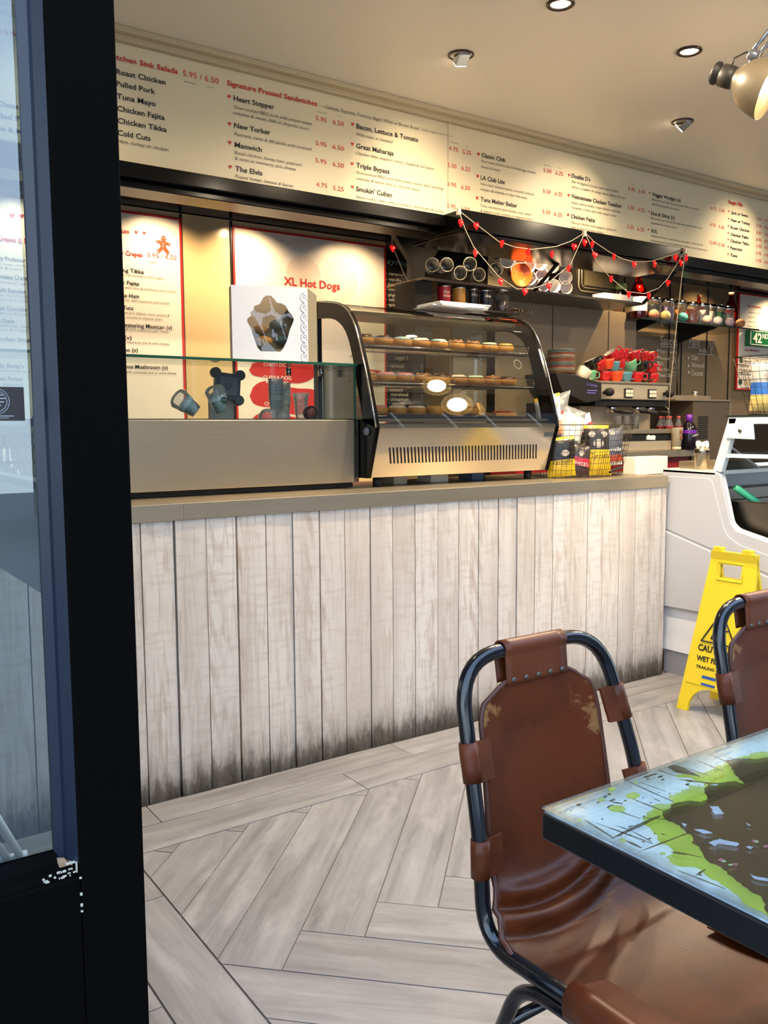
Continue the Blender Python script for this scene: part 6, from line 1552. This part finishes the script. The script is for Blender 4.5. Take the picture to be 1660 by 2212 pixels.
spec = [('cream', 4.337, 1.578, 40), ('green', 4.449, 1.578, 0), ('red', 4.549, 1.627, -35), ('red', 4.601, 1.565, 0), ('black', 4.50, 1.652, -25), ('red', 4.680, 1.701, -38), ('red', 4.747, 1.669, -22), ('red', 4.80, 1.715, -20), ('red', 4.898, 1.713, -20), ('black', 4.944, 1.687, -25), ('red', 5.073, 1.710, -15), ('green', 4.855, 1.625, -25), ('black', 4.983, 1.629, -8), ('red', 5.090, 1.640, 0), ('orange', 4.690, 1.567, 0), ('orange', 4.605, 1.603, -8), ('teal', 4.670, 1.601, 0), ('teal', 4.794, 1.575, 0), ('red', 4.902, 1.578, 0), ('black', 5.012, 1.581, 0), ('red', 4.757, 1.625, -12), ('red', 5.10, 1.575, 0), ('red', 4.99, 1.725, -12)]
cnt = {}
random.seed(21)
for i, (c, x, z, ti) in enumerate(spec):
    row = 0 if z < 1.60 else (1 if z < 1.66 else 2); zz = [1.5485, 1.616, 1.680][row]; y = 4.04+random.uniform(-.02, .02)
    rn = ['resting on the espresso machine', 'in the second layer of mugs', 'in the top layer of mugs'][row]; key = (c, row); cnt[key] = cnt.get(key, 0)+1
    lab = '%s mug %s, %s of its colour from the left' % (c, rn, ordn[cnt[key]-1])
    if c not in mp: o = mp[c] = mug(MC[c], lab)
    else: o = copy_tree(mp[c], (0, 0, 0))
    o.scale = (1.18, 1.18, 1.12); o.location = (x, y, zz+(.014 if ti else 0)); o.rotation_euler = (0, R_(ti), R_(random.uniform(-35, 5))); o['label'] = lab; o['group'] = 'mugs stacked on the espresso machine'
# bottles between machine and cabinet
def pet(x, y, lab, z=1.079):
    t = thing('water_bottle', lab, 'bottle', (x, y, z)); MB().lathe([(.025, 0), (.028, .01), (.028, .17), (.012, .21), (.012, .225)], (x, y, z), (0, 0, 1), 18).build('bottle_body', CLEARPL, t)
    MB().lathe([(.0285, .19-.02), (.0285, .10), (.0285, .165)], (x, y, z), (0, 0, 1), 18, cap0=False, cap1=False).build('red_label', mat('label_red', '#b8403c', .4), t); MB().lathe([(.0135, .222), (.0135, .24), (.0001, .241)], (x, y, z), (0, 0, 1), 14).build('cap', mat('cap_pink', '#cf5a58', .4), t)
for i, (x, y) in enumerate([(5.25, 4.02), (5.31, 4.05), (5.37, 4.02), (5.28, 4.11), (5.34, 4.13)]): pet(x, y, 'clear water bottle with red label, %s of the cluster right of the espresso machine' % ordn[i], 1.079)
for i, x in enumerate([4.78, 4.87, 4.97]): 
    c = Vector((x, 4.08, 1.229)); tag(MB().lathe([(.024, 0), (.028, .09), (.030, .092), (.026, .09), (.022, .004)], c, (0, 0, 1), 18).build('plastic_cup', CLEARPL, None, org=c), 'clear cup standing on the drip tray, %s from the left' % ordn[i], 'cup')
t = thing('milk_carton', 'cream and brown printed carton beside the drip tray', 'carton', (5.25, 3.93, 1.079)); MB().lathe([(.030, 0), (.043, .135), (.045, .137)], (5.235, 3.93, 1.1), (0, 0, 1), 24).lathe([(.031, -.02), (.031, 0)], (5.235, 3.93, 1.1), (0, 0, 1), 20).build('carton_body', mat('carton_cream', '#d8c9a6', .5), t)
mb = MB()
for a, b in ((5.225, 1.205), (5.232, 1.165)): mb.lathe([(.016, 0), (.016, .001)], (a, 3.888, b), (0, -1, 0), 14, squash=.8)
mb.build('brown_print', mat('print_brown', '#8a4a2a', .5), t)
t = thing('syrup_bottle', 'black bottle with purple wave and purple cap beside the steel cabinet', 'bottle', (5.36, 3.93, 1.079)); x, y, z = 5.37, 3.93, 1.079
MB().lathe([(.05, 0), (.055, .01), (.055, .15), (.035, .185), (.02, .20), (.02, .21)], (x, y, z), (0, 0, 1), 24).build('bottle_body', mat('bottle_black', '#141018', .2), t)
MB().lathe([(.024, .20), (.022, .25), (.0001, .252)], (x, y, z), (0, 0, 1), 20).build('cap', mat('cap_purple', '#6d2a9c', .3), t)
MB().lathe([(.0555, .115), (.0555, .14)], (x, y, z), (0, 0, 1), 24, cap0=False, cap1=False).build('purple_band', mat('cap_purple', '#6d2a9c', .3), t)
mb = MB(); put_text(mb, 'Cadbury', (x-.040, y-.058, z+.088), (.97, 0, .2), (0, 0, 1), .075, .018, .2); mb.build('lettering', WHITET, t)
# steel cabinet on the right
sc_ = thing('steel_cabinet', 'tall dark steel cabinet with a louvre and raised lid behind the freezer', 'cabinet', (5.6, 4.1, 0))
SD = mat('smoky_steel', '#6a5a48', .3, .45)
MB().box(5.44, 5.87, 3.95, 4.42, 0, 1.425).build('body', SD, sc_, bevel=.004); MB().box(5.26, 5.44, 4.22, 4.42, 1.08, 1.42).build('side_body', SD, sc_, bevel=.004)
MB().box(5.23, 5.90, 3.94, 4.44, 1.425, 1.440).build('lid', STEEL, sc_, bevel=.004); MB().box(5.25, 5.72, 4.0, 4.4, 1.440, 1.468).build('raised_tray', STEEL, sc_, bevel=.006); MB().lathe([(.025, 0), (.02, .02), (.025, .035), (.0001, .04)], (5.66, 4.1, 1.468), (0, 0, 1), 16).build('lid_knob', CHROME, sc_)
for k in range(11): MB().box(5.50, 5.615, 3.944, 3.951, 1.155+.0155*k, 1.162+.0155*k).build('louvre', BLACKM, sc_)
MB().box(5.868, 6.9, 4.0, 4.42, 0, 1.415).build('right_body', mat('taupe_panel', '#6b5a44', .35), sc_); MB().box(5.868, 5.882, 3.94, 4.4, 1.0, 1.44).build('corner_post', STEEL, sc_)
# hob-like glass shelf of candles
js = thing('jar_shelf', 'narrow glass shelf with dark brackets carrying jars on the taupe wall', 'shelf', (5.8, 4.2, 1.99))
MB().box(5.0, 6.42, 4.07, 4.215, 1.995, 2.005).box(5.15, 6.42, 4.22, 4.46, 1.995, 2.005).build('glass_board', mat('shelf_glass_dark', '#1e241e', .08, spec=.6), js)
for x in (5.22, 5.92): MB().prism([(4.10, 1.995), (4.46, 1.995), (4.46, 1.90)], 'x', x-.008, x+.008).build('bracket', BLACKM, js); MB().tube([(x, 4.452, 1.99), (x, 4.452, 1.45)], .008, 6).build('bracket_rail', STEELD, js)
jars = [(5.233, '#6b6f66', 'grey'), (5.385, '#9a86a0', 'lilac'), (5.535, '#c98a35', 'orange'), (5.675, '#b8402c', 'red'), (5.80, '#a59a94', 'pale'), (5.905, '#b9b4a4', 'cream'), (6.01, '#3d7a4c', 'green'), (6.125, '#cfc39c', 'ivory')]
for i, (x, c, nm) in enumerate(jars):
    t = thing('candle_jar', '%s filled clear jar with silver lid, %s from the left on the glass shelf' % (nm, ordn[i]), 'jar', (x, 4.16, 2.0055), 'jars on the glass shelf'); r = .056 if i in (0, 1, 4) else .048
    MB().lathe([(r*.95, 0), (r, .008), (r, .125), (r*.92, .14)], (x, 4.16, 2.0055), (0, 0, 1), 26, cap1=False).build('jar_glass', JARGLASS, t); MB().lathe([(r*.9, .004), (r*.9, .11), (.0001, .112)], (x, 4.16, 2.0055), (0, 0, 1), 22).build('filling', mat('fill_'+nm, c, .5, noise=(40, .2)), t)
    MB().lathe([(r*.98, .135), (r*1.0, .14), (r*1.0, .158), (r*.9, .163), (.0001, .163)], (x, 4.16, 2.0055), (0, 0, 1), 26).build('lid', CHROME, t)
for i, (x, c, nm) in enumerate([(5.16, '#d98a6a', 'salmon'), (5.29, '#c2ae70', 'pale yellow'), (5.49, '#3f938c', 'teal and white'), (5.78, '#a39083', 'beige'), (5.91, '#b5aeb0', 'grey'), (6.06, '#b3a6b0', 'mauve'), (6.20, '#d08a5a', 'peach')]):
    tag(MB().ball((x, 4.095, 2.0055+.034), .036, 18, 12, .95).build('bath_bomb', mat('ball_'+c[1:], c, .75, noise=(25, .3), bump=(60, .5)), None, org=(x, 4.095, 2.0055)), 'round %s ball in front of the jars on the glass shelf' % nm, 'ball', 'round balls on the glass shelf')
def bottle(x, y, h, r, lab, z=2.0055, label=False):
    t = thing('syrup_bottle', lab, 'bottle', (x, y, z)); MB().lathe([(r*.95, 0), (r, .01), (r, h*.55), (r*.55, h*.74), (r*.32, h*.84), (r*.32, h)], (x, y, z), (0, 0, 1), 24).build('bottle_glass', AMBER, t)
    MB().lathe([(r*.9, .004), (r*.93, .012), (r*.93, h*.53), (r*.45, h*.72), (.0001, h*.73)], (x, y, z), (0, 0, 1), 20).build('syrup', mat('orange_syrup', '#b84a10', .2, trans=.35), t)
    MB().lathe([(r*.36, h*.93), (r*.38, h), (.0001, h*1.01)], (x, y, z), (0, 0, 1), 14).build('cap', mat('cap_orange', '#b8663a', .4), t)
    if label: MB().lathe([(r*1.02, h*.16), (r*1.02, h*.46)], (x, y, z), (0, 0, 1), 24, cap0=False, cap1=False).build('paper_label', WHITET, t)
bottle(5.07, 4.16, .33, .062, 'large orange syrup bottle with pale label at the left end of the glass shelf', label=True)
bottle(6.04, 4.36, .27, .045, 'brown syrup bottle at the back behind the green jar'); bottle(6.26, 4.22, .29, .055, 'orange syrup bottle at the right end of the glass shelf')

# ================================================================ heart fairy lights
fl_ = thing('fairy_lights', 'string of glowing red heart lights swagged along the black canopy', 'fairy lights', (3.6, 3.32, 2.29))
HRED = NG('heart_red'); b = HRED.b; b.inputs['Base Color'].default_value = (*srgb('#d3121a'), 1); b.inputs['Roughness'].default_value = .15; b.inputs['Transmission Weight'].default_value = .25; b.inputs['Emission Color'].default_value = (*srgb('#ff1418'), 1); b.inputs['Emission Strength'].default_value = .45
nn = HRED.noise(HRED.mapping((1, 1, 1)), 60, 2); HRED.bump(nn, .1); HM = HRED.M
GLOW = mat('filament', '#ffb070', .5, emit='#ff9a50', estr=9)
def heart(p, s_, rz, roll, name='heart_bulb'):
    p = Vector(p); ca, sa = cos(rz), sin(rz); cr_, sr = cos(roll), sin(roll); mb = MB(); rings = []
    prof = [(.0, -.42), (.62, -.36), (.9, -.18), (1., 0), (.9, .18), (.62, .36), (.0, .42)]; n = 24; out = []
    for k in range(n):
        t_ = 2*pi*k/n; out.append((16*sin(t_)**3/16, (13*cos(t_)-5*cos(2*t_)-2*cos(3*t_)-cos(4*t_))/16))
    vs = []
    for q, d in prof:
        for a, b in out:
            X, Z_ = a*q*s_, b*q*s_; X, Z_ = X*cr_-Z_*sr, X*sr+Z_*cr_; D = d*s_
            vs.append(p+Vector((X*ca-D*sa, X*sa+D*ca, Z_)))
    mb.add(vs, [(i*n+k, i*n+(k+1) % n, (i+1)*n+(k+1) % n, (i+1)*n+k) for i in range(len(prof)-1) for k in range(n)], True)
    h = mb.build(name, HM, fl_)
    MB().ball(p+Vector((0, -.44*s_*ca, 0)), s_*.13, 8, 6).build('filament', GLOW, h)
    return h
y0 = 3.322
swag = [[(2.734, 2.278), (2.772, 2.20), (2.828, 2.12), (2.912, 2.055), (2.99, 1.995), (3.114, 1.944), (3.22, 1.955), (3.33, 1.99), (3.43, 2.06), (3.495, 2.10), (3.56, 2.21), (3.604, 2.281)],
        [(2.740, 2.278), (2.832, 2.235), (2.99, 2.165), (3.10, 2.15), (3.22, 2.152), (3.39, 2.185), (3.50, 2.225), (3.604, 2.281)],
        [(3.604, 2.281), (3.68, 2.24), (3.80, 2.20), (3.90, 2.175), (3.994, 2.168), (4.10, 2.178), (4.169, 2.19), (4.33, 2.24), (4.464, 2.292)],
        [(3.604, 2.281), (3.655, 2.21), (3.70, 2.14), (3.80, 2.07), (3.95, 2.0), (4.10, 2.0), (4.22, 2.04), (4.30, 2.10), (4.40, 2.21), (4.464, 2.292)],
        [(4.464, 2.292), (4.43, 2.10), (4.396, 1.849), (4.372, 1.65), (4.347, 1.42), (4.345, 1.30)],
        [(2.734, 2.278), (2.66, 2.26), (2.52, 2.255)]]
mb = MB()
for s_ in swag[:5]: mb.tube([(x, y0, z) for x, z in s_], .0022, 5)
mb.build('clear_wire', mat('clear_wire', '#a89a84', .25), fl_)
for x in (2.736, 3.604, 4.464): MB().box(x-.008, x+.008, y0-.004, 3.336, 2.262, 2.294).build('hook', mat('hook_clear', '#b5ab98', .3), fl_)
HP = [(2.736, 2.222, .3), (2.832, 2.221, .2), (2.828, 2.091, .5), (2.999, 2.156, 1.25), (3.176, 2.132, 1.3), (3.347, 2.141, 1.0), (2.992, 1.970, .2), (3.159, 1.934, 0), (3.330, 1.976, 0), (3.511, 2.196, 0), (3.591, 2.227, .2), (3.649, 2.226, .9), (3.672, 2.170, -.1), (3.824, 2.178, .8), (3.994, 2.152, .1), (4.169, 2.172, .5), (3.471, 2.079, 1.2), (3.804, 2.056, .9), (3.952, 1.983, 1.2), (4.125, 1.991, .9), (4.355, 2.227, 1.1), (4.408, 2.201, .3), (4.456, 2.235, .7), (4.293, 2.076, 1.2)]
random.seed(8)
for x, z, rz in HP: heart((x, y0-.012, z), .0205, rz, random.uniform(-.25, .25))
fl2 = thing('fairy_lights', 'two dimmer red heart lights hanging beside the black gusset', 'fairy lights', (2.85, 3.98, 2.384)); mb = MB().tube([(2.80, 3.98, 2.384), (2.805, 3.98, 2.24), (2.88, 3.98, 2.10), (2.961, 3.98, 1.99)], .002, 5); mb.build('clear_wire', MATS['clear_wire'], fl2)
_k = fl_; fl_ = fl2
heart((2.805, 3.975, 2.223), .021, .2, 0); heart((2.961, 3.975, 1.981), .021, .6, 0); fl_ = _k

# ================================================================ printed shapes on the table
def flat(name, polys, z, m_, parent=None):
    mb = MB()
    for p in polys:
        t3 = tessellate_polygon([[Vector((x, y, 0)) for x, y in p]]); mb.add([(x, y, z) for x, y in p], [tuple(t) for t in t3])
    o = mb.build(name, m_, parent or tb); return o
def rough(poly, amp, n, seed, lim=True):
    rnd = random.Random(seed); out = []
    for i in range(len(poly)):
        a, b = Vector(poly[i]), Vector(poly[(i+1) % len(poly)]); d = b-a; k = max(1, min(60, int(d.length/n))); nn = Vector((-d.y, d.x)).normalized() if d.length > 1e-6 else Vector((0, 0))
        for j in range(k):
            q = a+d*(j/k)+(nn*rnd.uniform(-amp, amp) if j else Vector((0, 0)))
            out.append((min(1.495, max(.801, q.x)), min(.791, max(.095, q.y))))
    return out
LM = mat('print_lime', '#b3c94e', .6, spec=.1, noise=(22, .35)); DM = mat('print_dark_umber', '#231c12', .6, spec=.1, noise=(30, .2)); FM = mat('print_pale_blue', '#c4d4f4', .6, spec=.1); 
flat('lime_print', [rough(LIME, .0035, .006, 1)], .74665, LM)
for i, (a, b, w_) in enumerate(STRK):
    a, b = Vector(a), Vector(b); d = (b-a).normalized(); nn = Vector((-d.y, d.x))*w_*.00042
    flat('brush_stroke', [rough([tuple(a+nn*.2), tuple(a.lerp(b, .4)+nn), tuple(b+nn*.6), tuple(b-nn*.6), tuple(a.lerp(b, .5)-nn), tuple(a-nn*.2)], .0004, .004, i)], .7467, DM)
flat('dark_figure', [rough(DARK, .002, .005, 2), rough(FIN, .001, .006, 3)], .74675, DM)
def ell(c, px, py, seed, amp=.12, n=18):
    rnd = random.Random(seed); c, px, py = Vector(c), Vector(px), Vector(py); return [tuple(c+(px-c)*cos(2*pi*k/n)*rnd.uniform(1-amp, 1+amp)+(py-c)*sin(2*pi*k/n)*rnd.uniform(1-amp, 1+amp)) for k in range(n)]
for i, (c, a, b) in enumerate(DROP): flat('lime_drop', [ell(c, a, b, i)], .7468, LM)
flat('pale_flecks', [rough(p, .0015, .004, i+9) for i, p in enumerate(FLEK)], .74685, FM)
flat('pink_flecks', [ell(c, a, b, i, .3) for i, (c, a, b) in enumerate(PINK)], .7469, mat('print_pink', '#b8458f', .5)); flat('mint_flecks', [ell(c, a, b, i, .3) for i, (c, a, b) in enumerate(GRN)], .74695, mat('print_mint', '#9fd6a8', .5))
rnd = random.Random(77); sp_ = []
for k in range(70):
    x, y = rnd.uniform(.82, 1.05), rnd.uniform(.55, .78); s_ = rnd.uniform(.0006, .0028); sp_.append(ell((x, y), (x+s_*rnd.uniform(.5, 3), y+s_*.3), (x, y+s_), k, .4, 8))
o = flat('dark_speckles', sp_, .7466, DM); o['kind'] = 'stuff'

# ================================================================ street behind the camera (lights and mirrors the glass)
bl = thing('daylight_block_building', 'added dark stone building behind the viewer, holding back daylight', 'building', (11, -7, 0)); ST = mat('dark_stone', '#57504a', .8)  # unseen building added to cut the daylight arriving level from the street
MB().box(3.0, 20, -11, -7, 0, 9).build('wall', ST, bl)
for i in range(6):
    for j in range(3):
        x, z = 4.2+2.5*i, 1.0+2.8*j; f_ = MB().box(x, x+1.2, -7.03, -6.98, z, z+1.7).build('window', mat('window_frame', '#c9c5bb', .5), bl); MB().box(x+.08, x+1.12, -6.985, -6.97, z+.08, z+1.62).build('pane', mat('window_pane', '#1c2530', .08), f_)
random.seed(31)
for i, (x, y, h) in enumerate([(-3.5, -16, 6), (1.0, -18, 6.5), (-9, -15, 5.5)]):
    t = thing('street_tree', 'leafy street tree behind the viewer, %s' % ['opposite the door', 'beyond the road', 'furthest left'][i], 'tree', (x, y, 0)); MB().lathe([(.22, 0), (.15, 2.2), (.1, 4)], (x, y, 0), (0, 0, 1), 10).build('trunk', mat('bark', '#3c3127', .9), t); mb = MB()
    for k in range(60):
        a, b = random.random()*6.28, random.random(); mb.ball((x+cos(a)*2*b, y+sin(a)*2*b, h*.45+random.random()*h*.5), random.uniform(.4, .9), 7, 5)
    o = mb.build('crown', mat('foliage', '#26331e', .8, noise=(3, .5)), t)
# tiny print is joined on purpose: single letters are too small to be parts
for o in bpy.data.objects:
    if o.type == 'MESH' and ('lettering' in o.name or 'prices' in o.name or 'hearts' in o.name or 'flecks' in o.name or 'badges' in o.name or 'marks' in o.name or 'drawings' in o.name or 'sprinkles' in o.name or 'berries' in o.name or 'chipped' in o.name or 'wire_' in o.name or 'grille' in o.name or 'printed_rings' in o.name or 'printed_dots' in o.name or 'crown' in o.name): o['kind'] = 'stuff'
